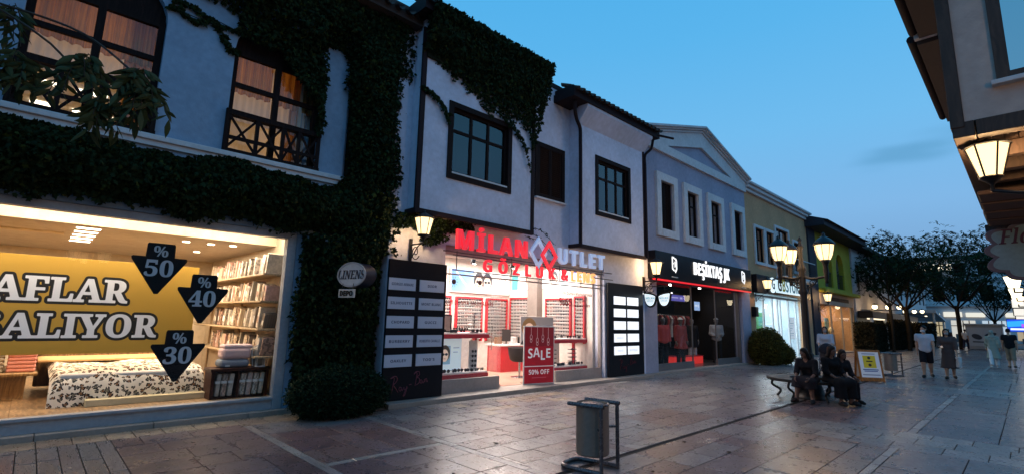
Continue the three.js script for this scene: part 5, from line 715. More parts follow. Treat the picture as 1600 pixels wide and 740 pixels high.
// ---------------------------------------------------------------- farther white house, awnings, end of the street
function farBlock(label, x0, x1, y1, z0, z1, mat, opt = {}) { // plain house with built windows on the street side
  const t = thing('far_building', label, 'building'), holes = [], n = opt.n ?? 5, w = (x1 - x0) / n;
  for (let i = 0; i < n; i++) holes.push([x0 + w * (i + 0.3), x0 + w * (i + 0.7), opt.wy0 ?? 4.6, opt.wy1 ?? 6.3]);
  mesh('wall', [wallGeo(rect(x0, x1, 0, y1), holes.map((h) => rect(...h)), z1, 0.3), R(x0, x0 + 0.3, 0, y1, z0, z1 - 0.301), R(x1 - 0.3, x1, 0, y1, z0, z1 - 0.301), R(x0, x1, 0, y1, z0 - 0.3, z0 - 0.001)], mat, t);
  holes.forEach((h) => windowPart(t, h[0] + 0.01, h[1] - 0.01, h[2] + 0.01, h[3] - 0.01, z1 - 0.06, { cols: 2, rows: [0.6, 0.4], fw: 0.08 }));
  mesh('roof', [R(x0 - 0.4, x1 + 0.4, y1, y1 + 0.25, z0 - 0.4, z1 + 0.7)], opt.roof ?? paint(0.03, 0.03, 0.035, 0.8), t); return t;
}
farBlock('pale grey house with a dark roof beyond the lime house', 42.8, 58, 7.4, -17, -8.6, MT.trimWhite, { n: 5 });
farBlock('second pale house farther along the left side', 58.6, 84, 7.6, -17, -9.2, MT.trimWhite, { n: 8 });
{
  for (const [x, z, lab] of [[44.2, -7.7, 'first'], [50.2, -7.7, 'second'], [56.5, -7.9, 'third'], [62, -8, 'fourth']]) { // shop awning boxes on white posts
    const t = thing('awning', `black fronted shop awning on white posts, ${lab} from the lime house`, 'awning', [x, 0, z], 0, 'awnings beyond the lime house'); mesh('fascia', RB(-1.6, 3.3, 2.35, 2.85, -0.8, 0.1, 0.03), MT.black, t); mesh('light_band', R(-1.4, 3.1, 2.26, 2.34, -0.3, 0.0), glow(1, 0.85, 0.6, 1.4), t); for (const px of [-1.5, 3.2]) mesh('post', RB(px - 0.14, px + 0.14, 0, 2.34, -0.1, 0.08, 0.02), MT.white, t);
  }
  const aw = thing('sloped_awning', 'white sloped awning over the far terrace', 'awning', [66, 0, -7]); mesh('cover', ext(poly([[0, 3.6], [8, 2.7], [8, 2.5], [0, 3.3]]), 3.5).translate(0, 0, -3), paint(0.6, 0.6, 0.62, 0.6), aw); for (const px of [0.3, 7.7]) mesh('post', RB(px - 0.08, px + 0.08, 0, px < 1 ? 3.3 : 2.5, 0.2, 0.36, 0.02), MT.white, aw);
  for (let k = 0; k < 9; k++) { // small lamps along the far left fronts
    const x = 43.5 + k * 4.2, z = -7.6 + 0.1 * (k % 3), y = 3.15 + 0.12 * ((k * 7) % 3), t = thing('street_lantern', `small lit lantern on the far left shop fronts, ${ORD[k]} past the lime house`, 'lantern', [x, y, z], 0, 'small lanterns on the far left shop fronts'); mesh('globe', new THREE.SphereGeometry(0.17, 12, 8), glow(1, 0.82, 0.5, 4.5), t); mesh('cap', lathe([[0, 0.28], [0.05, 0.24], [0.2, 0.15], [0.2, 0.12], [0, 0.12]], 10), MT.iron, t); mesh('arm', [bar(V(0, -0.16, 0), V(0, -0.22, 0), 0.03), bar(V(0, -0.22, 0), V(0, -0.22, -0.9), 0.03)], MT.iron, t); if (k < 4) pointLight(x, y, z, WARM, 4, 6);
  }
}
function farHouse(a, b) { // houses across the street behind the viewer: the shop windows and the stones mirror them
  const t = thing('far_building', a < -40 ? 'house across the street, farthest behind the viewer' : a < -10 ? 'house across the street, in the middle behind the viewer' : 'house across the street, nearest behind the viewer', 'building'), z = 8.5;
  const g = wallGeo(rect(-b, -a, 0, 8), [rect(-b + 2, -b + 3.2, 4.6, 6.4), rect(-a - 3.4, -a - 2.2, 4.6, 6.4)], 0, 0.35); g.rotateY(PI).translate(0, 0, z); mesh('wall', [g, R(a, a + 0.3, 0, 8, z + 0.36, 16), R(b - 0.3, b, 0, 8, z + 0.36, 16), R(a, b, 0, 8, 16.01, 16.3)], plaster(0.15, 0.13, 0.12), t); mesh('roof', R(a - 0.3, b + 0.1, 8, 8.3, z - 0.8, 16.5), MT.roof, t);
  for (const x of [-(-b + 2.6), a + 2.8]) windowPart(t, x - 0.58, x + 0.58, 4.62, 6.38, z + 0.2, { cols: 2, rows: [0.6, 0.4] });
}
{ // building that closes the street
  const t = thing('far_building', 'white corner building with shop windows that closes the end of the street', 'building'), x = 96;
  const holes = []; for (let k = 0; k < 5; k++) holes.push([-9.6 + k * 2.6, -8.2 + k * 2.6, 5.7, 8.0], [-9.6 + k * 2.6, -8.2 + k * 2.6, 9.3, 11.2]);
  const g = wallGeo(rect(-12, 6, 0, 11.8), holes.map((h) => rect(...h)), 0, 0.4); g.rotateY(-PI / 2).translate(x, 0, 0); mesh('wall', [g], MT.trimWhite, t); mesh('wall', R(x + 0.41, x + 12, 0, 11.8, -12, -11.6), MT.trimWhite, t); mesh('wall', R(x + 4, x + 4.2, 0, 11.8, -11.6, 6), MT.dark, t);
  holes.forEach((h) => { const w = mesh('window', [R(x + 0.05, x + 0.12, h[2], h[3], h[0], h[0] + 0.12), R(x + 0.05, x + 0.12, h[2], h[3], h[1] - 0.12, h[1]), R(x + 0.05, x + 0.12, h[2], h[2] + 0.12, h[0] + 0.12, h[1] - 0.12), R(x + 0.05, x + 0.12, h[3] - 0.12, h[3], h[0] + 0.12, h[1] - 0.12), R(x + 0.05, x + 0.12, (h[2] + h[3]) / 2, (h[2] + h[3]) / 2 + 0.1, h[0] + 0.12, h[1] - 0.12)], MT.darkWood, t); mesh('pane', sheet(x + 0.08, x + 0.09, h[2], h[3], h[0]), MT.glass, w); });
  mesh('cornice', [R(x - 0.5, x + 1, 5.0, 5.3, -12.2, 6), R(x - 0.25, x, 8.6, 8.75, -12, 6)], MT.trimWhite, t); mesh('roof', R(x - 0.7, x + 12, 11.8, 12.2, -12.6, 6.6), MT.roof, t);
  const shopC = [[1, 0.75, 0.42, 1.6], [1, 0.9, 0.75, 2.2], [0.85, 0.95, 1, 2.0], [1, 0.7, 0.4, 1.4], [0.9, 0.95, 1, 1.5]]; shopC.forEach((c, k) => mesh('lit_shop_window', RB(x - 0.06, x - 0.01, 0.4, 3.0, -11.2 + k * 3.3, -8.6 + k * 3.3, 0.01), glow(c[0], c[1], c[2], c[3] * 0.26), t));
  for (let k = 0; k < 5; k++) { for (let q = 1; q < 4; q++) mesh('mullion', R(x - 0.14, x - 0.061, 0.4, 3.0, -11.2 + k * 3.3 + q * 0.65 - 0.05, -11.2 + k * 3.3 + q * 0.65 + 0.05), MT.dark, t); mesh('transom', R(x - 0.13, x - 0.062, 2.2, 2.3, -11.2 + k * 3.3, -8.6 + k * 3.3), MT.dark, t); mesh('shop_display', RB(x - 0.6, x - 0.2, 0, 0.7 + 0.4 * ((k * 7) % 3), -10.8 + k * 3.3, -9.2 + k * 3.3, 0.05), paint(0.12, 0.1, 0.1, 0.8), t); }
  [[-7.6, 0.7], [-5.2, 0.6], [-1.2, 0.6], [1.4, 0.5]].forEach(([zz, h], k) => mesh('sign_box', RB(x - 0.35, x - 0.07, 3.5, 3.5 + h, zz - 1.0, zz + 1.0, 0.03), glow(1, 0.9, 0.72, 0.8), t));
  areaLight(12, 2.4, x - 0.5, 2.6, -4, x - 8, 0.5, -4, 0xffe0b8, 1.2);
  for (const [a, b] of [[-45, -22], [-21.5, -6], [-5.5, 16]]) farHouse(a, b);
  const rs = thing('roof_sign', 'row of small white lit letters on the far building', 'sign', [94.6, 10.1, -11.7], -PI / 2); mesh('rail', bar(V(-0.2, -0.1, -0.05), V(4.3, -0.1, -0.05), 0.05), MT.iron, rs); letters('DAVRS', 0.95, 0.1, FONT, 0.95, 0, 0.22).forEach((q) => mesh('letter', q, glow(1, 0.85, 0.6, 1.6), rs)); mesh('strut', [bar(V(0.5, -0.1, -0.05), V(0.5, -0.1, -1.6), 0.05), bar(V(3.6, -0.1, -0.05), V(3.6, -0.1, -1.6), 0.05)], MT.iron, rs);
  const bg = thing('far_building', 'dark tall block behind the trees at the far left', 'building'); mesh('wall', R(92, 110, 0, 11.6, -30, -12.8), plaster(0.16, 0.15, 0.16), bg); mesh('roof', R(91.5, 110, 11.6, 12, -30.3, -12.6), MT.roof, bg); for (let k = 0; k < 4; k++) mesh('window', RB(91.93, 91.99, 5, 7, -27 + k * 3.6, -25.5 + k * 3.6, 0.01), MT.black, bg);
  const kiosk = thing('kiosk', 'white kiosk with printed panels in the middle of the far street', 'kiosk', [62, 0, -2.9]); mesh('body', RB(-1, 1, 0, 2.1, -1.2, 1.2, 0.04), paint(0.55, 0.56, 0.58, 0.5), kiosk); mesh('roof', RB(-1.15, 1.15, 2.1, 2.25, -1.35, 1.35, 0.04), MT.white, kiosk); const kp = print(2.2, 1.6, (q, w, h) => { q.fillStyle = '#c8ccd2'; q.fillRect(0, 0, w, h); q.fillStyle = '#3a4250'; q.beginPath(); q.ellipse(0.6, 0.8, 0.35, 0.22, 0.4, 0, 7); q.ellipse(1.5, 0.6, 0.4, 0.16, -0.3, 0, 7); q.fill(); q.fillRect(0.3, 1.2, 1.5, 0.1); }, 60); mesh('print', pane(2.2, 1.6).rotateY(-PI / 2).translate(-1.003, 1.1, 0), S({ map: kp, roughness: 0.6 }), kiosk, { keepUV: true });
}

// ---------------------------------------------------------------- overhanging house on the right
{
  const t = thing('overhanging_house', 'taupe house on the right with a brown trimmed overhanging upper floor', 'building'), x = 6.55, zf = -0.3, tp = plaster(0.55, 0.45, 0.41), br = wood(0.075, 0.045, 0.035, 0.7);
  const g = wallGeo([[0.36, 3.72], [6, 3.72], [6, 6.4], [0.36, 6.4]].map(([a, b]) => [a - 0.36, b]), [rect(0.32, 0.76, 4.06, 5.9), rect(1.7, 2.3, 4.06, 5.9)], 0, 0.25); g.rotateY(-PI / 2).translate(x, 0, zf + 0.001); mesh('wall', g, tp, t);
  mesh('wall', [R(x + 0.26, 10.85, 3.72, 6.4, zf, zf + 0.25), R(x + 0.4, 10.85, 0, 3.66, 1.3, 1.55), R(x + 0.4, 10.85, 0, 6.4, 5.6, 5.8), R(10.6, 10.85, 3.72, 6.4, zf + 0.26, 5.6)], tp, t);
  mesh('corner_post', RB(x - 0.03, x + 0.13, 3.66, 6.4, zf - 0.06, zf + 0.05, 0.01), br, t);
  for (const [a, b] of [[0.02, 0.46], [1.4, 2.0]]) { const y0 = 4.06, y1 = 5.9, w = mesh('window', [R(x - 0.04, x + 0.08, y0, y1, a, a + 0.10), R(x - 0.04, x + 0.08, y0, y1, b - 0.12, b), R(x - 0.04, x + 0.08, y0, y0 + 0.07, a + 0.1, b - 0.12), R(x - 0.04, x + 0.08, y1 - 0.1, y1, a + 0.1, b - 0.12)], br, t); mesh('pane', R(x + 0.02, x + 0.03, y0 + 0.07, y1 - 0.1, a + 0.1, b - 0.12), PH({ color: lin(0.50, 0.52, 0.52), roughness: 0.02, metalness: 1 }), w); mesh('sill', RB(x - 0.09, x + 0.02, y0 - 0.05, y0 - 0.002, a - 0.04, b + 0.04, 0.008), MT.trimWhite, w); }
  mesh('edge_beam', RB(x - 0.02, 10.85, 3.56, 3.72, zf - 0.05, zf + 0.12, 0.01), br, t); mesh('edge_beam', RB(x - 0.02, x + 0.14, 3.56, 3.72, zf + 0.13, 5.6, 0.01), br, t);
  for (let k = 0; k < 16; k++) mesh('soffit_board', R(x + 0.15, 10.83, 3.645, 3.66, zf + 0.125 + k * 0.1, zf + 0.218 + k * 0.1), br, t); for (let k = 0; k < 6; k++) mesh('joist', RB(7.2 + k * 0.62, 7.34 + k * 0.62, 3.48, 3.64, zf + 0.13, 1.3, 0.01), br, t);
  const ev = (a, b, y, zo) => { mesh('eave', [R(a, b, y, y + 0.09, zo, zf - 0.001), R(a, b, y + 0.09, y + 0.2, zo - 0.02, zf - 0.3)], MT.roof, t); mesh('gutter', bar(V(a, y + 0.12, zo - 0.06), V(b, y + 0.12, zo - 0.06), 0.06, 10), MT.trim, t); };
  ev(5.6, 8.9, 5.86, -0.7); ev(8.98, 12.9, 5.80, -0.74); mesh('gutter_end', RB(8.88, 8.98, 5.86, 5.98, -0.76, -0.5, 0.01), MT.white, t);
  mesh('upper_wall', R(10.851, 13.2, 3.5, 5.8, zf - 0.04, 0.1), tp, t); mesh('roof', R(x, 13, 6.4, 6.6, zf - 0.3, 6), MT.roof, t);
  mesh('porch_roof', [R(11.4, 13.5, 3.30, 3.40, -0.36, 1.2), R(11.4, 13.5, 3.12, 3.29, -0.22, 1.2)], br, t); for (let k = 0; k < 4; k++) mesh('porch_tile', RB(8.6 + k * 0.6, 9.15 + k * 0.6, 3.36 - 0.02 * k, 3.42 - 0.02 * k, -0.30, 0.6, 0.02), MT.clay, t);
}
{ // large lit lantern hanging below the overhang
  const t = thing('wall_lantern', 'large lit lantern below the brown overhang on the right', 'lantern', [6.9, 3.17, -0.12], PI), s = 1.0;
  const h = 0.32, w = 0.165, wb = 0.085, y0 = 0.03; mesh('glass', C(w, wb, h, 0, y0 + h / 2, 0, 6), lampGlass, t);
  const f = []; for (let k = 0; k < 6; k++) { const a = (k * PI) / 3; f.push(bar(V(Math.sin(a) * wb * 1.04, y0, Math.cos(a) * wb * 1.04), V(Math.sin(a) * w * 1.04, y0 + h, Math.cos(a) * w * 1.04), 0.009, 5)); } mesh('cage', f, MT.iron, t);
  mesh('cap', lathe([[0, y0 + h + 0.1], [0.03, y0 + h + 0.07], [0.12, y0 + h + 0.04], [0.19, y0 + h + 0.01], [0.19, y0 + h], [0, y0 + h]], 12), MT.iron, t); mesh('base', lathe([[0, -0.14], [0.02, -0.12], [0.015, -0.06], [0.05, -0.02], [0.095, 0.01], [0.095, 0.03], [0, 0.03]], 12), MT.iron, t);
  mesh('bracket', [tube([V(0, -0.12, 0), V(0, -0.18, -0.3), V(0, -0.05, -0.9), V(0, 0.1, -1.4)], 0.02, 24, 6), R(-0.05, 0.05, -0.1, 0.3, -1.43, -1.40)], MT.iron, t);
  pointLight(6.9, 3.36, -0.12, WARM, 7, 4);
}
{ // cloud shaped shop sign
  const t = thing('hanging_sign', 'pale cloud shaped sign with a mauve rim and purple lettering on the right', 'sign', [11.0, 2.88, 0.33], -PI / 2);
  const cloud = (k) => { const s = new THREE.Shape(), n = 11, P = []; for (let i = 0; i <= 176; i++) { const a = (i / 176) * 2 * PI, r = (0.86 + 0.16 * Math.abs(Math.sin(a * n / 2 + 0.4))) * k; P.push([0.76 * r * Math.cos(a) / Math.pow(Math.abs(Math.cos(a)) ** 4 + Math.abs(Math.sin(a)) ** 4, 0.25) * 0.92, 0.46 * r * Math.sin(a) / Math.pow(Math.abs(Math.cos(a)) ** 4 + Math.abs(Math.sin(a)) ** 4, 0.25) * 0.95]); } P.forEach((p, i) => (i ? s.lineTo(...p) : s.moveTo(...p))); return s; };
  mesh('rim', ext(cloud(1), 0.05, 0.01), paint(0.085, 0.08, 0.13, 0.7), t); mesh('face', ext(cloud(0.91), 0.006).translate(0, 0, 0.062), paint(0.16, 0.28, 0.36, 0.8), t);
  const it = new THREE.Matrix4().makeShear(0, 0, 0.22, 0, 0, 0); const L = letters('Flora', 0.23, 0.012, SERIF, 0.72, 0); L.forEach((g) => mesh('letter', g.applyMatrix4(it).translate(-0.55, 0.12, 0.072), paint(0.05, 0.015, 0.06, 0.5), t));
  for (let k = 0; k < 6; k++) mesh('petal', ext(new THREE.Shape().absellipse(0, 0.055, 0.03, 0.055, 0, 2 * PI), 0.004).rotateZ((k * PI) / 3).translate(-0.18, -0.18, 0.071), paint(0.40, 0.10, 0.13, 0.5), t);
  mesh('hanger', [bar(V(-0.3, 0.42, 0.02), V(-0.3, 0.62, 0.02), 0.01), bar(V(0.35, 0.42, 0.02), V(0.35, 0.62, 0.02), 0.01)], MT.iron, t);
}
// right hand fronts farther down the street
farBlock('brown house on the right side farther down the street', 34, 60, 6.5, 0.75, 6, plaster(0.2, 0.16, 0.14), { n: 3 });
for (let k = 0; k < 4; k++) {
  const x = 27 + k * 7.5, y = 3.4 - 0.02 * k, z = -0.28 - 0.03 * k, t = thing('street_lantern', `lit lantern on the far right fronts, ${ORD[k]} from the cloud sign`, 'lantern', [x, y, z], 0, 'lanterns on the far right fronts'); mesh('glass', C(0.26, 0.15, 0.42, 0, 0.1, 0, 6), lampCore, t); mesh('cap', lathe([[0, 0.5], [0.05, 0.44], [0.3, 0.33], [0.3, 0.31], [0, 0.31]], 10), MT.iron, t); mesh('arm', [bar(V(0, -0.11, 0), V(0, -0.3, 0), 0.03), bar(V(0, -0.28, 0), V(0, -0.28, 1.2), 0.03)], MT.iron, t); pointLight(x, y + 0.1, z, WARM, 6, 6);
}
[[44, 3.35, 0.5, 'white'], [47, 2.9, 0.45, 'second white'], [52, 2.6, 0.35, 'lowest white']].forEach(([x, y, h, n]) => { const t = thing('sign_box', `${n} lit sign box on the far right fronts`, 'sign', [x, y, -0.25]); mesh('case', RB(-0.06, 0.06, -h / 2 - 0.04, h / 2 + 0.04, -0.45, 0.45, 0.02), MT.black, t); mesh('face', RB(-0.075, -0.061, -h / 2, h / 2, -0.4, 0.4, 0.004), glow(1, 0.93, 0.82, 0.95), t); });
{ const t = thing('screen', 'blue lit screen sign at the far right edge of the street', 'screen', [50, 2.05, -0.35]); mesh('case', RB(-0.1, 0.1, -0.45, 0.45, -0.8, 0.8, 0.03), MT.black, t); const p = print(2.2, 1.1, (g, w, h) => { g.fillStyle = '#1848d0'; g.fillRect(0, 0, w, h); g.fillStyle = '#2a9af0'; g.beginPath(); g.moveTo(0, 0.2); g.lineTo(w, 0); g.lineTo(w, 0.5); g.lineTo(0, 0.7); g.fill(); g.fillStyle = '#a050e0'; g.fillRect(1.0, 0.4, 0.5, 0.3); g.fillStyle = '#e8f4ff'; g.fillRect(0.2, 0.8, 1.8, 0.16); }, 90); mesh('picture', pane(1.54, 0.84).rotateY(-PI / 2).translate(-0.103, 0, 0), S({ color: lin(0.1, 0.1, 0.1), emissive: lin(1, 1, 1), emissiveMap: p, emissiveIntensity: 1.4 }), t, { keepUV: true }); mesh('support', R(-0.04, 0.04, -0.1, 0.1, 0.8, 2.2), MT.iron, t); }

// ---------------------------------------------------------------- lamp post with three lanterns and the bench round it
const POST = [13.36, 0, -3.72], camR = V(0.7187, 0, 0.6953), camF = V(0.6932, 0, -0.7207);
{
  const t = thing('lamp_post', 'black cast iron lamp post with three lit lanterns in the middle of the bench', 'street lamp', POST);
  mesh('base', lathe([[0.34, 0.002], [0.34, 0.1], [0.28, 0.14], [0.24, 0.3], [0.2, 0.34], [0.19, 0.62], [0.22, 0.66], [0.16, 0.72], [0.12, 0.95], [0.14, 1.0], [0.10, 1.05]], 16), MT.iron, t);
  mesh('shaft', lathe([[0.10, 1.05], [0.085, 1.2], [0.075, 2.4], [0.1, 2.44], [0.1, 2.5], [0.075, 2.54], [0.07, 2.95], [0.095, 3.0], [0.09, 3.08], [0.05, 3.15], [0.045, 3.5], [0.08, 3.55], [0.05, 3.6], [0.03, 3.68], [0.05, 3.73], [0.0, 3.82]], 16), MT.iron, t);
  [[-0.56, -0.05, 1.0], [0.32, -0.42, 1.06], [0.0, 0.5, 1.0]].forEach(([r, f, s]) => {
    const d = camR.clone().multiplyScalar(r).add(camF.clone().multiplyScalar(f)), L = d.length(), u = d.clone().normalize(), at = (k, y) => u.clone().multiplyScalar(k).setY(y);
    const arm = mesh('arm', [tube([at(0.07, 2.82), at(L * 0.4, 2.78), at(L * 0.8, 2.80), at(L, 2.82)], 0.03, 16, 8), tube([at(0.08, 2.55), at(L * 0.3, 2.58), at(L * 0.55, 2.68), at(L * 0.62, 2.76)], 0.016, 14, 6), tube(Array.from({ length: 16 }, (_, k) => { const a = k / 15, q = 0.07 * (1 - 0.7 * a); return at(L * 0.4 + q * Math.cos(a * 8), 2.68 + q * Math.sin(a * 8)); }), 0.011, 30, 5), lathe([[0, -0.2], [0.035, -0.17], [0.03, -0.12], [0.05, -0.06], [0.045, 0.0], [0.06, 0.1], [0.05, 0.22], [0.075, 0.3], [0.11, 0.36], [0, 0.36]].map(([a, b]) => [a, b + 2.84]), 14).translate(d.x, 0, d.z)], MT.iron, t);
    mesh('glass', lathe([[0.105, 0], [0.15, 0.1], [0.185, 0.26], [0.19, 0.33], [0, 0.33]].map(([a, b]) => [a * s, 3.2 + b * s]), 8).translate(d.x, 0, d.z), lampGlass, arm);
    mesh('cap', [lathe([[0.215, 0.33], [0.225, 0.36], [0.2, 0.385], [0.15, 0.45], [0.08, 0.5], [0.05, 0.52], [0.03, 0.55], [0.04, 0.58], [0, 0.63]].map(([a, b]) => [a * s, 3.2 + b * s]), 14).translate(d.x, 0, d.z), ...[0, 1, 2, 3, 4, 5, 6, 7].map((k) => { const a = (k * PI) / 4; return tube([[0.108, 0], [0.153, 0.1], [0.188, 0.26], [0.194, 0.33]].map(([q, b]) => V(d.x + q * s * Math.sin(a), 3.2 + b * s, d.z + q * s * Math.cos(a))), 0.007, 8, 4); })], MT.iron, arm);
    pointLight(POST[0] + d.x, 3.2 + 0.18 * s, POST[2] + d.z, WARM, 7, 5);
  });
  // the next post of the row stands behind the viewer and warms the wall and the stones from there
  const t2 = t.clone(); t2.name = numbered('lamp_post'); t2.position.set(1.2, 0, 3.2); scene.add(t2); t2.userData = { label: 'black cast iron lamp post with three lit lanterns behind the viewer', category: 'street lamp' };
  for (const [r, f] of [[-0.56, -0.05], [0.32, -0.42], [0.0, 0.5]]) pointLight(1.2 + camR.x * r + camF.x * f, 3.4, 3.2 + camR.z * r + camF.z * f, WARM, 5, 5);
  const bn = thing('bench', 'round dark bench encircling the lamp post', 'bench', POST), bw = paint(0.022, 0.02, 0.02, 0.5);
  for (let k = 0; k < 8; k++) { const a0 = (k / 8) * 2 * PI + 0.02, a1 = ((k + 1) / 8) * 2 * PI - 0.02, s = new THREE.Shape(); s.absarc(0, 0, 0.9, a0, a1, false); s.absarc(0, 0, 0.42, a1, a0, true); s.closePath(); mesh('seat_board', ext(s, 0.045, 0.008, 10).rotateX(-PI / 2).translate(0, 0.41, 0), bw, bn); }
  for (let k = 0; k < 6; k++) { const a = (k / 6) * 2 * PI + 0.3, q = (r, y) => V(r * Math.cos(a), y, r * Math.sin(a)); mesh('leg', tube([q(0.76, 0.4), q(0.80, 0.28), q(0.62, 0.14), q(0.70, 0.012)], 0.028, 16, 6), MT.iron, bn); }
}
// ---------------------------------------------------------------- litter bins, A-board
function litterBin(label, x, z, turn, s = 1) {
  const t = thing('litter_bin', label, 'bin', [x, 0, z], turn), gm = metal(0.30, 0.235, 0.19, 0.5, 0.25), tm = metal(0.16, 0.14, 0.145, 0.35, 0.5);
  mesh('body', lathe([[0, 0.16], [0.175, 0.16], [0.185, 0.175], [0.185, 0.68], [0.19, 0.69], [0.19, 0.71], [0.17, 0.712], [0.165, 0.60], [0.165, 0.2], [0, 0.2]].map(([a, b]) => [a * s, b * s]), 28), gm, t);
  mesh('rim', new THREE.TorusGeometry(0.185 * s, 0.012, 8, 28).rotateX(PI / 2).translate(0, 0.70 * s, 0), tm, t); mesh('lid', lathe([[0, 0.705], [0.10, 0.71], [0.13, 0.70], [0.13, 0.69], [0, 0.69]].map(([a, b]) => [a * s, b * s]), 24), tm, t);
  mesh('opening', xf(RB(-0.07 * s, 0.07 * s, 0.53 * s, 0.64 * s, 0.168 * s, 0.188 * s, 0.006), 0, 0, 0, 0, 1.25, 0), flat(0.008, 0.008, 0.009, 0.8), t);
  const frame = (dx) => [bar(V(dx, 0.0, 0.21 * s), V(dx, 0.72 * s, 0.21 * s), 0.022 * s, 12), tube([V(dx, 0.705 * s, 0.24 * s), V(dx, 0.705 * s, 0.1 * s), V(dx, 0.705 * s, -0.12 * s), V(dx, 0.705 * s, -0.2 * s)], 0.022 * s, 12, 10)];
  mesh('post', frame(-0.2 * s), tm, t); mesh('post', frame(0.2 * s), tm, t);
  mesh('foot', [tube([V(0.2 * s, 0.024, 0.21 * s), V(0.2 * s, 0.024, -0.12 * s), V(0.17 * s, 0.024, -0.28 * s), V(0, 0.024, -0.33 * s), V(-0.17 * s, 0.024, -0.28 * s), V(-0.2 * s, 0.024, -0.12 * s), V(-0.2 * s, 0.024, 0.21 * s)], 0.024 * s, 40, 10)], tm, t);
  mesh('clamp', [bar(V(-0.2 * s, 0.45 * s, 0.21 * s), V(-0.12 * s, 0.45 * s, 0.13 * s), 0.012), bar(V(0.2 * s, 0.45 * s, 0.21 * s), V(0.12 * s, 0.45 * s, 0.13 * s), 0.012)], tm, t);
}
litterBin('dark metal litter bin in a tube frame in the foreground', 4.84, -3.63, 0.16, 1.02);
litterBin('grey litter bin behind the orange framed board, far off', 22.3, -3.6, 0.9, 1.1);
{
  const t = thing('a_board', 'orange framed standing board with a yellow notice beside the bench', 'sign', [19.25, 0, -3.68], -0.95), om = wood(0.50, 0.20, 0.035, 0.5), W = 0.68, H = 0.98;
  for (const s of [1, -1]) { const lean = (g) => xf(g, 0, 0, 0.2 * s, -0.19 * s, s > 0 ? 0 : 0, 0); mesh('frame', [lean(R(-W / 2, -W / 2 + 0.05, 0, H, -0.015, 0.015)), lean(R(W / 2 - 0.05, W / 2, 0, H, -0.015, 0.015)), lean(R(-W / 2 + 0.05, W / 2 - 0.05, H - 0.06, H, -0.015, 0.015)), lean(R(-W / 2 + 0.05, W / 2 - 0.05, 0.02, 0.13, -0.015, 0.015))], om, t); mesh('panel', lean(R(-W / 2 + 0.05, W / 2 - 0.05, 0.13, H - 0.06, -0.006, 0.006)), MT.white, t); }
  const p = print(0.58, 0.79, (g, w, h) => { g.fillStyle = '#e6e8ee'; g.fillRect(0, 0, w, h); g.fillStyle = '#8a94b4'; g.fillRect(0.1, 0.05, 0.38, 0.03); g.fillStyle = '#d8c028'; g.fillRect(0.11, 0.12, 0.36, 0.38); g.fillStyle = '#2a2a18'; g.beginPath(); g.arc(0.29, 0.19, 0.045, 0, 7); g.fill(); g.fillRect(0.20, 0.28, 0.18, 0.035); g.beginPath(); g.arc(0.29, 0.41, 0.045, 0, 7); g.fill(); g.fillStyle = '#4a5a94'; g.fillRect(0.07, 0.54, 0.44, 0.03); g.fillRect(0.1, 0.59, 0.38, 0.025); g.fillStyle = '#8a90a8'; g.fillRect(0.04, 0.70, 0.5, 0.03); }, 300);
  mesh('notice', xf(pane(0.57, 0.78).translate(0, 0.53, 0.009), 0, 0, 0.2, -0.19, 0, 0), S({ map: p, roughness: 0.5 }), t, { keepUV: true });
}

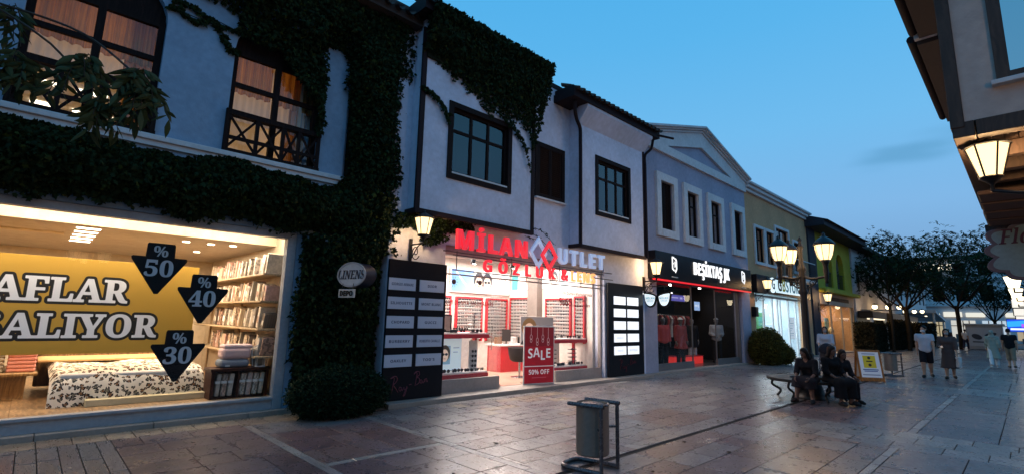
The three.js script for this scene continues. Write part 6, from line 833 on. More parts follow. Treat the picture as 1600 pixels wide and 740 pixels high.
// ---------------------------------------------------------------- people: skeletons wrapped in one smooth skin, clothes as separate layers
function sdfMesh(fn, lo, hi, cell) { // surface nets
  const n = [0, 1, 2].map((k) => Math.ceil((hi[k] - lo[k]) / cell) + 1), [nx, ny, nz] = n, F = new Float32Array(nx * ny * nz), id = (i, j, k) => i + nx * (j + ny * k);
  for (let k = 0; k < nz; k++) for (let j = 0; j < ny; j++) for (let i = 0; i < nx; i++) F[id(i, j, k)] = fn(lo[0] + i * cell, lo[1] + j * cell, lo[2] + k * cell);
  const P = [], I = [], vid = new Int32Array(nx * ny * nz).fill(-1);
  for (let k = 0; k < nz - 1; k++) for (let j = 0; j < ny - 1; j++) for (let i = 0; i < nx - 1; i++) {
    let x = 0, y = 0, z = 0, c = 0; const v = (a, b, d) => F[id(i + a, j + b, k + d)];
    const E = (a, b, d, e, f, g) => { const p = v(a, b, d), q = v(e, f, g); if (p < 0 !== q < 0) { const t = p / (p - q); x += a + (e - a) * t; y += b + (f - b) * t; z += d + (g - d) * t; c++; } };
    E(0, 0, 0, 1, 0, 0); E(0, 1, 0, 1, 1, 0); E(0, 0, 1, 1, 0, 1); E(0, 1, 1, 1, 1, 1); E(0, 0, 0, 0, 1, 0); E(1, 0, 0, 1, 1, 0); E(0, 0, 1, 0, 1, 1); E(1, 0, 1, 1, 1, 1); E(0, 0, 0, 0, 0, 1); E(1, 0, 0, 1, 0, 1); E(0, 1, 0, 0, 1, 1); E(1, 1, 0, 1, 1, 1);
    if (c) { vid[id(i, j, k)] = P.length / 3; P.push(lo[0] + (i + x / c) * cell, lo[1] + (j + y / c) * cell, lo[2] + (k + z / c) * cell); }
  }
  const quad = (a, b, c, d, f) => { if (a < 0 || b < 0 || c < 0 || d < 0) return; f ? I.push(a, b, c, a, c, d) : I.push(a, c, b, a, d, c); };
  for (let k = 1; k < nz - 1; k++) for (let j = 1; j < ny - 1; j++) for (let i = 1; i < nx - 1; i++) {
    const s = F[id(i, j, k)] < 0;
    if (s !== F[id(i + 1, j, k)] < 0) quad(vid[id(i, j - 1, k - 1)], vid[id(i, j, k - 1)], vid[id(i, j, k)], vid[id(i, j - 1, k)], s);
    if (s !== F[id(i, j + 1, k)] < 0) quad(vid[id(i - 1, j, k - 1)], vid[id(i - 1, j, k)], vid[id(i, j, k)], vid[id(i, j, k - 1)], s);
    if (s !== F[id(i, j, k + 1)] < 0) quad(vid[id(i - 1, j - 1, k)], vid[id(i, j - 1, k)], vid[id(i, j, k)], vid[id(i - 1, j, k)], s);
  }
  const g = new THREE.BufferGeometry(); g.setAttribute('position', new THREE.BufferAttribute(new Float32Array(P), 3)); g.setIndex(I); g.computeVertexNormals(); return g;
}
const smin = (a, b, k) => { const h = Math.max(k - Math.abs(a - b), 0) / k; return Math.min(a, b) - h * h * k * 0.25; };
function capsule(x, y, z, b) { // tapered capsule, flat at its end if b.flat
  const { a, e, r, q, dx, dy, dz, ll, l } = b, px = x - a.x, py = y - a.y, pz = z - a.z, t = (px * dx + py * dy + pz * dz) / ll, u = t < 0 ? 0 : t > 1 ? 1 : t, ex = px - dx * u, ey = py - dy * u, ez = pz - dz * u;
  let d = Math.sqrt(ex * ex + ey * ey + ez * ez) - (r + (q - r) * u); if (b.flat) d = Math.max(d, (t - 1) * l); return d;
}
const bone = (a, e, r, q = r, flat = false) => { const dx = e.x - a.x, dy = e.y - a.y, dz = e.z - a.z, ll = dx * dx + dy * dy + dz * dz + 1e-9; return { a, e, r, q, dx, dy, dz, ll, l: Math.sqrt(ll), flat }; };
function skin(bones, cell, k = 0.04, pad = 0.02, clip) {
  const lo = [9, 9, 9], hi = [-9, -9, -9]; for (const b of bones) for (const p of [b.a, b.e]) ['x', 'y', 'z'].forEach((c, i) => { const r = Math.max(b.r, b.q) + pad; lo[i] = Math.min(lo[i], p[c] - r); hi[i] = Math.max(hi[i], p[c] + r); });
  return sdfMesh((x, y, z) => { let d = 9; for (const b of bones) d = smin(d, capsule(x, y, z, b), k); return clip ? Math.max(d, clip(x, y, z)) : d; }, lo, hi, cell);
}
const ell = (x, y, z, c, r) => { const a = (x - c[0]) / r[0], b = (y - c[1]) / r[1], d = (z - c[2]) / r[2], k0 = Math.sqrt(a * a + b * b + d * d), k1 = Math.sqrt((a / r[0]) ** 2 + (b / r[1]) ** 2 + (d / r[2]) ** 2) + 1e-6; return k0 * (k0 - 1) / k1; };
// head: chin at y = 0, crown at 0.225, face towards +z
const HEAD = sdfMesh((x, y, z) => {
  const ax = Math.abs(x); let d = ell(x, y, z, [0, 0.135, -0.012], [0.074, 0.092, 0.094]); d = smin(d, ell(x, y, z, [0, 0.07, 0.022], [0.055, 0.07, 0.06]), 0.04); d = smin(d, ell(x, y, z, [0, 0.022, 0.045], [0.026, 0.022, 0.028]), 0.03);
  d = smin(d, ell(x, y, z, [0, 0.092, 0.092], [0.012, 0.026, 0.018]), 0.012); d = smin(d, ell(ax, y, z, [0.012, 0.08, 0.09], [0.009, 0.008, 0.011]), 0.01); d = smin(d, ell(ax, y, z, [0.078, 0.10, -0.005], [0.010, 0.032, 0.020]), 0.008);
  d = Math.max(d, -ell(ax, y, z, [0.031, 0.118, 0.088], [0.019, 0.011, 0.014])); d = smin(d, ell(ax, y, z, [0.031, 0.118, 0.071], [0.013, 0.011, 0.012]), 0.003); d = smin(d, ell(ax, y, z, [0.03, 0.138, 0.078], [0.026, 0.007, 0.012]), 0.012);
  d = smin(d, ell(x, y, z, [0, 0.056, 0.076], [0.022, 0.006, 0.012]), 0.006); d = smin(d, ell(x, y, z, [0, 0.045, 0.074], [0.018, 0.006, 0.011]), 0.006); d = Math.max(d, -ell(x, y, z, [0, 0.0505, 0.092], [0.020, 0.0022, 0.012])); return d;
}, [-0.1, -0.01, -0.12], [0.1, 0.24, 0.125], 0.006);
// right hand hanging down from the wrist at the origin, palm towards -x, thumb forward (+z)
const HAND = (() => {
  const b = [], f = (z, l, r, y0, c) => { let p = V(0, y0, z); for (let s = 0; s < 3; s++) { const a = c * (s + 0.6), L = l * [0.45, 0.3, 0.25][s], q = V(p.x - Math.sin(a) * L, p.y - Math.cos(a) * L, p.z); b.push([bone(p, q, r * (1 - 0.1 * s), r * (0.92 - 0.1 * s)), 0.005]); p = q; } };
  const palm = [bone(V(0, 0.02, 0), V(0, -0.03, 0), 0.025, 0.024), bone(V(0, -0.03, 0.022), V(0, -0.088, 0.028), 0.016, 0.0125), bone(V(0, -0.03, 0.005), V(0, -0.092, 0.009), 0.016, 0.0125), bone(V(0, -0.03, -0.01), V(0, -0.088, -0.01), 0.016, 0.012), bone(V(0, -0.03, -0.022), V(0, -0.08, -0.027), 0.015, 0.011)];
  f(0.029, 0.07, 0.0088, -0.09, 0.28); f(0.0095, 0.079, 0.009, -0.094, 0.3); f(-0.0105, 0.073, 0.0087, -0.09, 0.34); f(-0.029, 0.058, 0.0078, -0.081, 0.4);
  const t0 = V(-0.006, -0.03, 0.03), t1 = V(-0.016, -0.062, 0.052), t2 = V(-0.024, -0.088, 0.058), t3 = V(-0.030, -0.108, 0.056); b.push([bone(t0, t1, 0.0125, 0.0105), 0.008], [bone(t1, t2, 0.0105, 0.0095), 0.005], [bone(t2, t3, 0.0095, 0.008), 0.005]);
  return sdfMesh((x, y, z) => { let d = 9; for (const p of palm) d = smin(d, capsule(x, y, z, p), 0.014); for (const [q, k] of b) d = smin(d, capsule(x, y, z, q), k); return d; }, [-0.08, -0.2, -0.06], [0.045, 0.06, 0.085], 0.0042);
})();
const mixV = (a, b, t) => a.clone().lerp(b, t);
function person(name, label, cat, o) { // o: pos, turn, h, pose, skin, hair, clothes
  const t = thing(name, label, cat, o.pos, o.turn, o.group), P = o.pose, J = {}, k = (o.h ?? 1.75) / 1.75; t.scale.setScalar(k);
  const lean = P.lean ?? 0, hy = P.hip ?? 0.93, sh = P.broad ?? 0.185, up = (h, f = 0, x = 0) => V(x, hy + h * Math.cos(lean) - f * Math.sin(lean) * 0, h * Math.sin(lean) + f);
  J.pel = V(0, hy, 0); J.waist = up(0.16); J.chest = up(0.36); J.neck = up(0.535, 0.0); J.head = up(0.585, 0.02 + (P.headF ?? 0));
  for (const s of [-1, 1]) {
    const n = s < 0 ? 'R' : 'L'; J['sh' + n] = up(0.475, 0, s * sh); J['hip' + n] = V(s * 0.085, hy - 0.02, 0);
    J['el' + n] = J['sh' + n].clone().add(V(...P['ua' + n]).normalize().multiplyScalar(0.285)); J['wr' + n] = J['el' + n].clone().add(V(...P['fa' + n]).normalize().multiplyScalar(0.25));
    J['kn' + n] = J['hip' + n].clone().add(V(...P['th' + n]).normalize().multiplyScalar(0.43)); J['an' + n] = J['kn' + n].clone().add(V(...P['sn' + n]).normalize().multiplyScalar(0.42));
    J['toe' + n] = J['an' + n].clone().add(V(s * 0.04, P['toe' + n] ?? -0.045, 0.17)); J['heel' + n] = J['an' + n].clone().add(V(0, -0.04, -0.04));
  }
  const w = o.female ? 0.93 : 1, torso = (i) => [bone(V(-0.065, hy, 0), up(0.16, 0, -0.05), 0.105 + i, (0.098 + i) * w), bone(V(0.065, hy, 0), up(0.16, 0, 0.05), 0.105 + i, (0.098 + i) * w), bone(up(0.16, 0, -0.05), up(0.38, 0.01, -0.085), (0.098 + i) * w, 0.098 + i), bone(up(0.16, 0, 0.05), up(0.38, 0.01, 0.085), (0.098 + i) * w, 0.098 + i), bone(up(0.40, 0, -0.11), up(0.40, 0, 0.11), 0.085 + i), bone(up(0.47, -0.005, -sh + 0.03), up(0.47, -0.005, sh - 0.03), 0.055 + i), ...(o.female ? [bone(up(0.36, 0.085, -0.07), up(0.36, 0.085, 0.07), 0.055 + i)] : [])];
  const arm = (n, i, to = 1, flat = false) => { const a = J['sh' + n], e = J['el' + n], q = J['wr' + n]; return to <= 1 ? [bone(a, mixV(a, e, to), 0.056 + i, lerp(0.056, 0.043, to) + i, flat)] : [bone(a, e, 0.056 + i, 0.043 + i), bone(e, mixV(e, q, to - 1), 0.043 + i, lerp(0.042, 0.028, to - 1) + i, flat)]; };
  const leg = (n, i, to = 2, flat = false, fl = 0) => { const a = J['hip' + n], e = J['kn' + n], q = J['an' + n]; return to <= 1 ? [bone(a, mixV(a, e, to), 0.092 + i, lerp(0.092, 0.062, to) + i + fl, flat)] : [bone(a, e, 0.092 + i, 0.062 + i), bone(e, mixV(e, q, 0.3), 0.058 + i, 0.060 + i), bone(mixV(e, q, 0.3), mixV(e, q, to - 1), 0.060 + i, lerp(0.060, 0.038, to - 1) + i + fl, flat)]; };
  const foot = (n, i) => [bone(J['heel' + n], J['toe' + n].clone().lerp(J['an' + n], 0.35), 0.034 + i, 0.038 + i), bone(J['an' + n], J['toe' + n].clone().lerp(J['an' + n], 0.3), 0.038 + i, 0.034 + i), bone(J['toe' + n].clone().lerp(J['an' + n], 0.45), J['toe' + n], 0.036 + i, 0.026 + i)];
  const cell = o.cell ?? 0.016, skinM = o.skinMat ?? S({ color: lin(...(o.skin ?? [0.42, 0.24, 0.16])), roughness: 0.6 });
  const bb = [...torso(0), bone(J.neck.clone().add(V(0, -0.05, -0.01)), J.head.clone().add(V(0, 0.05, -0.02)), 0.054, 0.05)]; for (const n of ['L', 'R']) bb.push(...arm(n, 0, 2), ...leg(n, 0), ...foot(n, 0));
  const parts = [skin(bb, cell)];
  const hm = new THREE.Matrix4().makeRotationFromEuler(new THREE.Euler(P.nod ?? 0, P.look ?? 0, P.tilt ?? 0, 'YXZ')).setPosition(J.head); parts.push(HEAD.clone().applyMatrix4(hm));
  for (const n of ['L', 'R']) { const d = J['wr' + n].clone().sub(J['el' + n]).normalize(), q = new THREE.Quaternion().setFromUnitVectors(V(0, -1, 0), d), h = HAND.clone(); if (n === 'L') { } else { h.scale(-1, 1, 1); const ix = h.index.array; for (let i = 0; i < ix.length; i += 3) { const s = ix[i]; ix[i] = ix[i + 1]; ix[i + 1] = s; } h.computeVertexNormals(); } if (P['roll' + n]) h.rotateY(P['roll' + n]); parts.push(h.applyMatrix4(new THREE.Matrix4().makeRotationFromQuaternion(q).setPosition(J['wr' + n]))); }
  mesh('body', parts.map((g) => clean(g)), skinM, t);
  const up2 = (g) => g.applyMatrix4(hm);
  if (!o.noFace) for (const s of [-1, 1]) mesh('eye', up2(new THREE.SphereGeometry(0.0085, 8, 6).translate(s * 0.031, 0.119, 0.0775)), flat(0.03, 0.02, 0.015, 0.2), t);
  const cloth = (c, r = 0.92) => S({ color: lin(...c), roughness: r, bumpMap: scaled(fineBump, 4), bumpScale: 0.003 });
  const put = (n, bones, c, kk = 0.035, clip) => mesh(n, skin(bones, cell * 0.95, kk, 0.03, clip), cloth(c), t);
  for (const [n, c, a = {}] of o.clothes) {
    if (n === 'shirt' || n === 'jacket' || n === 'top') { const i = a.i ?? 0.014, b = [...torso(i)]; for (const q of ['L', 'R']) b.push(...arm(q, i + 0.004, a.sleeve ?? 0.6, true)); const nk = J.neck.y - 0.01, low = hy + (a.low ?? -0.08); put(n, b, c, 0.035, (x, y, z) => Math.max(y - nk - 0.02, a.seated ? -9 : low - y)); }
    else if (n === 'trousers' || n === 'shorts') { const to = n === 'shorts' ? a.to ?? 0.85 : a.to ?? 1.92; for (const f of [0]) { const b = [bone(V(-0.07, hy + 0.02, 0), V(0.07, hy + 0.02, 0), 0.112), ...leg('L', 0.014, to, true, a.flare ?? 0.02), ...leg('R', 0.014, to, true, a.flare ?? 0.02)]; put(n, b, c, 0.03, (x, y, z) => y - hy - 0.12); } }
    else if (n === 'dress' || n === 'coat') { const i = a.i ?? 0.016, b = [...torso(i)]; for (const q of ['L', 'R']) b.push(...arm(q, i + 0.004, a.sleeve ?? 1.8, true)); const hem = a.hem ?? 0.45, mid = V(0, hem, ((J.knL.z + J.knR.z) / 2) * 0.8), ww = a.w ?? 0.2; b.push(bone(V(-0.05, hy, 0), V(-0.09, hem, mid.z - 0.02), 0.115, ww, true), bone(V(0.05, hy, 0), V(0.09, hem, mid.z + 0.03), 0.115, ww, true)); put(n, b, c, 0.04, (x, y, z) => Math.max(y - J.neck.y - 0.01, hem - y + 0.012 * Math.sin(Math.atan2(x, z) * 7))); }
    else if (n === 'skirt') { const b = []; for (const q of ['L', 'R']) b.push(bone(J['hip' + q], J['kn' + q], 0.12, 0.12), bone(J['kn' + q], mixV(J['kn' + q], J['an' + q], a.to ?? 0.6), 0.12, 0.14, true)); b.push(bone(J.knL, J.knR, 0.11), bone(J.pel, mixV(J.knL, J.knR, 0.5), 0.13, 0.12)); put(n, b, c, 0.05); }
    else if (n === 'shoes') for (const q of ['L', 'R']) mesh('shoe', skin(foot(q, 0.008), 0.013, 0.02, 0.02, (x, y, z) => y - J['an' + q].y - 0.03), cloth(c, 0.6), t);
    else if (n === 'hair') { const f = (x, y, z) => { let d = ell(x, y, z, [0, 0.148, -0.022], [0.084, 0.094, 0.098]); if (a.long) { d = smin(d, ell(x, y, z, [0, 0.02 - a.long / 2, -0.075], [0.095, a.long / 2 + 0.1, 0.05]), 0.05); d = smin(d, ell(Math.abs(x), y, z, [0.075, 0.05, -0.02], [0.03, 0.12, 0.05]), 0.03); } const face = ell(x, y, z, [0, 0.085, 0.085], [0.066, 0.088, 0.075]); return Math.max(d, -face); }; mesh('hair', up2(sdfMesh(f, [-0.14, -0.2 - (a.long ?? 0) * 1.4, -0.16], [0.14, 0.27, 0.12], 0.009)), S({ color: lin(...c), roughness: 0.5 }), t); }
    else if (n === 'headscarf') { const f = (x, y, z) => { let d = ell(x, y, z, [0, 0.135, -0.02], [0.092, 0.108, 0.112]); d = smin(d, ell(x, y, z, [0, -0.02, -0.01], [0.10, 0.11, 0.09]), 0.06); d = smin(d, ell(x, y, z, [0, -0.1, -0.03], [0.16, 0.10, 0.11]), 0.05); return Math.max(d, -ell(x, y, z, [0, 0.088, 0.10], [0.055, 0.078, 0.07])); }; mesh('headscarf', up2(sdfMesh(f, [-0.2, -0.24, -0.18], [0.2, 0.27, 0.14], 0.01)), cloth(c), t); }
    else if (n === 'cap') { mesh('cap', up2(merge([new THREE.SphereGeometry(0.097, 16, 8, 0, 2 * PI, 0, 1.45).translate(0, 0.15, -0.015), C(0.07, 0.07, 0.008, 0, 0.165, 0.085, 14)])), cloth(c), t); }
    else if (n === 'face_mask') mesh('face_mask', up2(sdfMesh((x, y, z) => Math.max(ell(x, y, z, [0, 0.055, 0.045], [0.062, 0.055, 0.066]), -(z - 0.01)), [-0.09, -0.02, -0.03], [0.09, 0.13, 0.13], 0.007)), cloth(c), t);
  }
  t.userData.joints = undefined; return { t, J, k };
}
const facing = (x, z, tx, tz) => Math.atan2(tx - x, tz - z);
const WALK = { hip: 0.93, uaL: [0.12, -1, 0.22], faL: [0.05, -1, 0.4], uaR: [-0.12, -1, -0.2], faR: [-0.05, -1, 0.12], thL: [0.02, -1, -0.22], snL: [0, -1, -0.42], thR: [-0.02, -1, 0.26], snR: [0, -1, -0.06], toeL: -0.06 };
const STAND = { hip: 0.93, uaL: [0.14, -1, -0.02], faL: [0.06, -1, 0.2], uaR: [-0.14, -1, -0.02], faR: [-0.06, -1, 0.2], thL: [0.04, -1, 0.02], snL: [0.02, -1, -0.06], thR: [-0.04, -1, 0.02], snR: [-0.02, -1, -0.06] };
{
  const hairD = [0.012, 0.009, 0.008];
  person('person', 'man in a pale grey t-shirt and dark shorts walking on the left of the couple', 'person', { pos: [22.6, 0.01, -2.62], turn: facing(22.6, -2.62, 0, -0.5), h: 1.76, pose: { ...WALK, look: -0.5 }, clothes: [['shirt', [0.42, 0.45, 0.52], { sleeve: 0.62, low: -0.12, i: 0.02 }], ['shorts', [0.012, 0.012, 0.016], { to: 0.98 }], ['hair', hairD], ['shoes', [0.02, 0.02, 0.02]], ['face_mask', [0.55, 0.56, 0.58]]] });
  const w = person('person', 'woman in a long dark brown dress holding a lit phone beside the man in shorts', 'person', { pos: [22.85, 0.01, -2.05], turn: facing(22.85, -2.05, 0, -0.2), h: 1.68, female: true, pose: { ...WALK, faR: [0.25, -0.1, 1], uaR: [-0.2, -1, 0.1], thL: [0.02, -1, -0.12], thR: [-0.02, -1, 0.16], look: 0.1 }, clothes: [['dress', [0.06, 0.045, 0.045], { hem: 0.36, sleeve: 1.5, w: 0.17 }], ['hair', hairD, { long: 0.12 }], ['shoes', [0.03, 0.025, 0.02]], ['face_mask', [0.3, 0.28, 0.28]]] });
  const world = (q, v) => v.clone().multiplyScalar(q.k).applyAxisAngle(V(0, 1, 0), q.t.rotation.y).add(q.t.position);
  const hp = world(w, w.J.wrR.clone().add(V(0.03, 0.0, 0.12))); const ph = thing('phone', 'phone with a lit screen in the hand of the woman in the dark dress', 'phone', hp.toArray(), w.t.rotation.y); mesh('case', RB(-0.035, 0.035, -0.008, 0.0, -0.07, 0.07, 0.003), MT.black, ph); mesh('screen', RB(-0.032, 0.032, 0.001, 0.004, -0.066, 0.066, 0.001), glow(1, 0.98, 0.95, 2.5), ph);
  const bp = world(w, w.J.wrL.clone().add(V(0.02, -0.1, 0))); const bag = thing('shopping_bag', 'white shopping bag hanging from the hand of the woman in the dark dress', 'bag', [bp.x, bp.y - 0.36, bp.z], w.t.rotation.y); const bagG = new THREE.CylinderGeometry(0.17, 0.15, 0.32, 18, 4); { const p = bagG.attributes.position; for (let i = 0; i < p.count; i++) { p.setX(i, p.getX(i) * 0.45); p.setX(i, p.getX(i) + 0.015 * Math.sin(p.getY(i) * 20 + p.getZ(i) * 18)); } bagG.computeVertexNormals(); } mesh('sack', bagG.translate(0, 0.16, 0), paint(0.6, 0.6, 0.6, 0.7), bag); mesh('handle', [tube([V(0.03, 0.32, 0.09), V(0.02, 0.40, 0.02), V(0.03, 0.32, -0.09)], 0.006, 10, 5)], MT.white, bag);
  person('person', 'woman in a long pale green coat and headscarf walking away on the far right', 'person', { pos: [31.6, 0.01, -1.28], turn: facing(31.6, -1.28, 70, -2), h: 1.66, female: true, pose: WALK, cell: 0.02, clothes: [['coat', [0.24, 0.27, 0.23], { hem: 0.42, sleeve: 1.85, w: 0.18 }], ['trousers', [0.55, 0.55, 0.56]], ['headscarf', [0.26, 0.26, 0.22]], ['shoes', [0.5, 0.5, 0.5]]] });
  person('person', 'man in a black t-shirt and khaki shorts walking away at the far right', 'person', { pos: [32.4, 0.01, -0.74], turn: facing(32.4, -0.74, 70, -2), h: 1.76, pose: { ...WALK, thL: WALK.thR, snL: WALK.snR, thR: WALK.thL, snR: WALK.snL, toeR: -0.06, toeL: -0.045 }, cell: 0.02, clothes: [['shirt', [0.012, 0.012, 0.014], { sleeve: 0.65, low: -0.12, i: 0.02 }], ['shorts', [0.22, 0.17, 0.12], { to: 1.1 }], ['hair', hairD], ['shoes', [0.03, 0.03, 0.03]]] });
  person('person', 'small far figure in a white shirt near the kiosk', 'person', { pos: [57, 0.01, -3.9], turn: 1.2, h: 1.72, pose: WALK, cell: 0.03, clothes: [['shirt', [0.5, 0.5, 0.5], { sleeve: 0.7 }], ['trousers', [0.03, 0.03, 0.05]], ['hair', hairD]] });
  person('person', 'small far figure in dark clothes left of the kiosk', 'person', { pos: [60, 0.01, -5.2], turn: -1.4, h: 1.7, pose: WALK, cell: 0.03, clothes: [['shirt', [0.05, 0.03, 0.04], { sleeve: 1.7 }], ['trousers', [0.02, 0.02, 0.03]], ['hair', hairD]] });
  person('person', 'woman in a pale blue top pushing a dark stroller behind the bench', 'person', { pos: [20.5, 0.01, -5.12], turn: facing(20.5, -5.12, 15, -4), h: 1.66, female: true, pose: { ...WALK, uaL: [0.1, -1, 0.25], faL: [-0.05, -0.35, 1], uaR: [-0.1, -1, 0.25], faR: [0.05, -0.35, 1] }, clothes: [['shirt', [0.36, 0.42, 0.52], { sleeve: 1.2, low: -0.14, i: 0.02 }], ['trousers', [0.02, 0.022, 0.03]], ['hair', hairD, { long: 0.05 }], ['shoes', [0.05, 0.05, 0.05]], ['face_mask', [0.25, 0.26, 0.28]]] });
  const st = thing('stroller', 'dark baby stroller with a round hood pushed by the woman in pale blue', 'stroller', [19.68, 0, -4.90], facing(20.5, -5.12, 15, -4)), dk = flat(0.02, 0.022, 0.03, 0.85), dk2 = flat(0.05, 0.055, 0.075, 0.9);
  for (const [x, z, r] of [[-0.24, 0.3, 0.09], [0.24, 0.3, 0.09], [-0.27, -0.3, 0.13], [0.27, -0.3, 0.13]]) { const wl = mesh('wheel', new THREE.TorusGeometry(r - 0.02, 0.02, 8, 20).rotateY(PI / 2).translate(x, r, z), MT.black, st); mesh('hub', C(0.03, 0.03, 0.05, x, r, z, 10, 0, 0, PI / 2), MT.steel, wl); }
  mesh('frame', [-0.24, 0.24].flatMap((x) => [bar(V(x, 0.13, -0.3), V(x, 0.55, 0.12), 0.014), bar(V(x, 0.1, 0.3), V(x, 0.98, -0.42), 0.014)]).concat([bar(V(-0.24, 0.98, -0.42), V(0.24, 0.98, -0.42), 0.018), bar(V(-0.24, 0.4, -0.03), V(0.24, 0.4, -0.03), 0.012)]), MT.steel, st);
  mesh('seat', [RB(-0.22, 0.22, 0.42, 0.5, -0.05, 0.28, 0.03, 2), xf(RB(-0.22, 0.22, 0, 0.5, -0.03, 0.03, 0.03, 2), 0, 0.46, -0.06, -0.3, 0, 0)], dk2, st); mesh('hood', new THREE.SphereGeometry(0.3, 18, 10, 0, 2 * PI, 0, 1.5).scale(0.85, 0.95, 1).rotateX(0.25).translate(0, 0.82, -0.06), S({ color: lin(0.016, 0.018, 0.026), roughness: 0.85, side: THREE.DoubleSide }), st); mesh('basket', RB(-0.2, 0.2, 0.16, 0.34, -0.25, 0.22, 0.05, 2), dk, st); mesh('footrest', RB(-0.18, 0.18, 0.22, 0.26, 0.26, 0.42, 0.012), dk, st);
  // three seated on the bench, dark clothes
  const SIT = { hip: 0.565, uaL: [0.12, -1, 0.25], faL: [-0.25, -0.55, 1], uaR: [-0.12, -1, 0.25], faR: [0.25, -0.55, 1], thL: [0.12, -0.06, 1], snL: [0.02, -1, 0.02], thR: [-0.12, -0.06, 1], snR: [-0.02, -1, 0.02] };
  const sit = (r, f, label, o) => { const d = camR.clone().multiplyScalar(r).add(camF.clone().multiplyScalar(f)); const x = POST[0] + d.x, z = POST[2] + d.z; return person('person', label, 'person', { pos: [x, 0.0, z], turn: Math.atan2(d.x, d.z) + (o.twist ?? 0), female: true, ...o }); };
  sit(-0.34, -0.62, 'dark haired person in black leaning forward at the left side of the bench', { h: 1.56, twist: -0.4, pose: { ...SIT, lean: 0.42, nod: 0.35, look: -0.3, snL: [0.05, -1, -0.1], snR: [-0.1, -1, 0.12] }, skin: [0.13, 0.07, 0.05], clothes: [['top', [0.012, 0.012, 0.015], { sleeve: 1.3, seated: true }], ['skirt', [0.018, 0.016, 0.02], { to: 0.35 }], ['hair', hairD, { long: 0.28 }], ['shoes', [0.02, 0.02, 0.02]]] });
  sit(0.06, -0.66, 'long haired person in black sitting upright in the middle of the bench', { h: 1.58, twist: 0.1, pose: { ...SIT, lean: 0.12, nod: 0.2, look: 0.2 }, skin: [0.13, 0.07, 0.05], clothes: [['top', [0.010, 0.010, 0.012], { sleeve: 1.5, seated: true }], ['skirt', [0.012, 0.012, 0.014], { to: 0.8 }], ['hair', hairD, { long: 0.34 }], ['shoes', [0.02, 0.02, 0.02]]] });
  sit(0.37, -0.44, 'person in dark trousers with one leg stretched out at the right end of the bench', { h: 1.5, twist: -0.55, pose: { ...SIT, lean: 0.3, nod: 0.3, look: -0.2, thR: [-0.1, -0.08, 1], snR: [-0.05, -1, 0.3], snL: [0.0, -1, 0.0] }, skin: [0.13, 0.07, 0.05], clothes: [['top', [0.016, 0.015, 0.018], { sleeve: 1.6, seated: true }], ['trousers', [0.014, 0.014, 0.018]], ['hair', hairD, { long: 0.2 }], ['shoes', [0.015, 0.015, 0.015]]] });
  // shop mannequins
  const mm = paint(0.14, 0.13, 0.13, 0.4), man = (label, x, z, turn, h, clothes, pose = STAND) => person('mannequin', label, 'mannequin', { pos: [x, 0.076, z], turn, h, pose, clothes, skinMat: mm, noFace: true, cell: 0.02 });
  man('mannequin in a red jacket and black trousers at the left of the dark shop window', 16.55, -9.25, -0.5, 1.8, [['jacket', [0.34, 0.05, 0.05], { sleeve: 1.9, low: -0.12, i: 0.026 }], ['trousers', [0.01, 0.01, 0.012]], ['shoes', [0.02, 0.02, 0.02]]]);
  man('mannequin in a long dark red coat and white cap in the dark shop window', 17.75, -9.2, -0.4, 1.8, [['coat', [0.24, 0.035, 0.035], { hem: 0.62, sleeve: 1.9, w: 0.17 }], ['trousers', [0.01, 0.01, 0.012]], ['cap', [0.55, 0.55, 0.55]], ['shoes', [0.02, 0.02, 0.02]]]);
  man('mannequin in a grey tracksuit top at the right of the dark shop window', 21.1, -9.3, -0.8, 1.85, [['jacket', [0.26, 0.26, 0.27], { sleeve: 1.9, low: -0.12, i: 0.026 }], ['trousers', [0.02, 0.02, 0.022]], ['cap', [0.25, 0.25, 0.26]], ['shoes', [0.02, 0.02, 0.02]]], { ...STAND, faL: [-0.4, -0.3, 0.9], faR: [0.3, -0.4, 0.9] });
  man('mannequin in a black coat over white in the doorway of the dark shop', 20.1, -9.9, -0.6, 1.8, [['coat', [0.012, 0.012, 0.014], { hem: 0.6, sleeve: 1.9, w: 0.16 }], ['trousers', [0.35, 0.35, 0.36]], ['shoes', [0.02, 0.02, 0.02]]]);
}

// ---------------------------------------------------------------- ivy, shrubs and trees
const leafMat = (r, g, b) => PH({ color: lin(r, g, b), roughness: 0.7, transmission: 0.2, thickness: 0, side: THREE.DoubleSide, specularIntensity: 0.15 });
function leafGeo(w, l, fold = 0.25, lobes = false) { // leaf lying from the stalk at 0 towards +y, folded along its rib and drooping
  const o = lobes ? [[0, 0], [0.42, 0.12], [0.30, 0.34], [0.5, 0.5], [0.22, 0.62], [0, 1]] : [[0, 0], [0.32, 0.22], [0.5, 0.45], [0.36, 0.72], [0, 1]], P = [], T = (a, b, c) => P.push(...a, ...b, ...c), pt = (s, q) => [s * q[0] * w, q[1] * l, -fold * Math.abs(q[0]) * w - 0.18 * l * q[1] * q[1]], rib = (y) => [0, y * l, -0.18 * l * y * y];
  for (const s of [-1, 1]) for (let i = 0; i < o.length - 1; i++) { const y0 = i === 0 ? 0 : o[i][1], y1 = o[i + 1][1], a = pt(s, o[i]), b = pt(s, o[i + 1]), c = rib(y0), d = rib(y1); if (i > 0) s > 0 ? T(c, a, b) : T(c, b, a); if (i < o.length - 2) s > 0 ? T(c, b, d) : T(c, d, b); }
  const g = new THREE.BufferGeometry(); g.setAttribute('position', new THREE.BufferAttribute(new Float32Array(P), 3)); g.computeVertexNormals(); return boxUV(g);
}
const ivyLeaf = leafGeo(0.085, 0.095, 0.35, true), ivyM = leafMat(1, 1, 1);
const dummy = new THREE.Object3D();
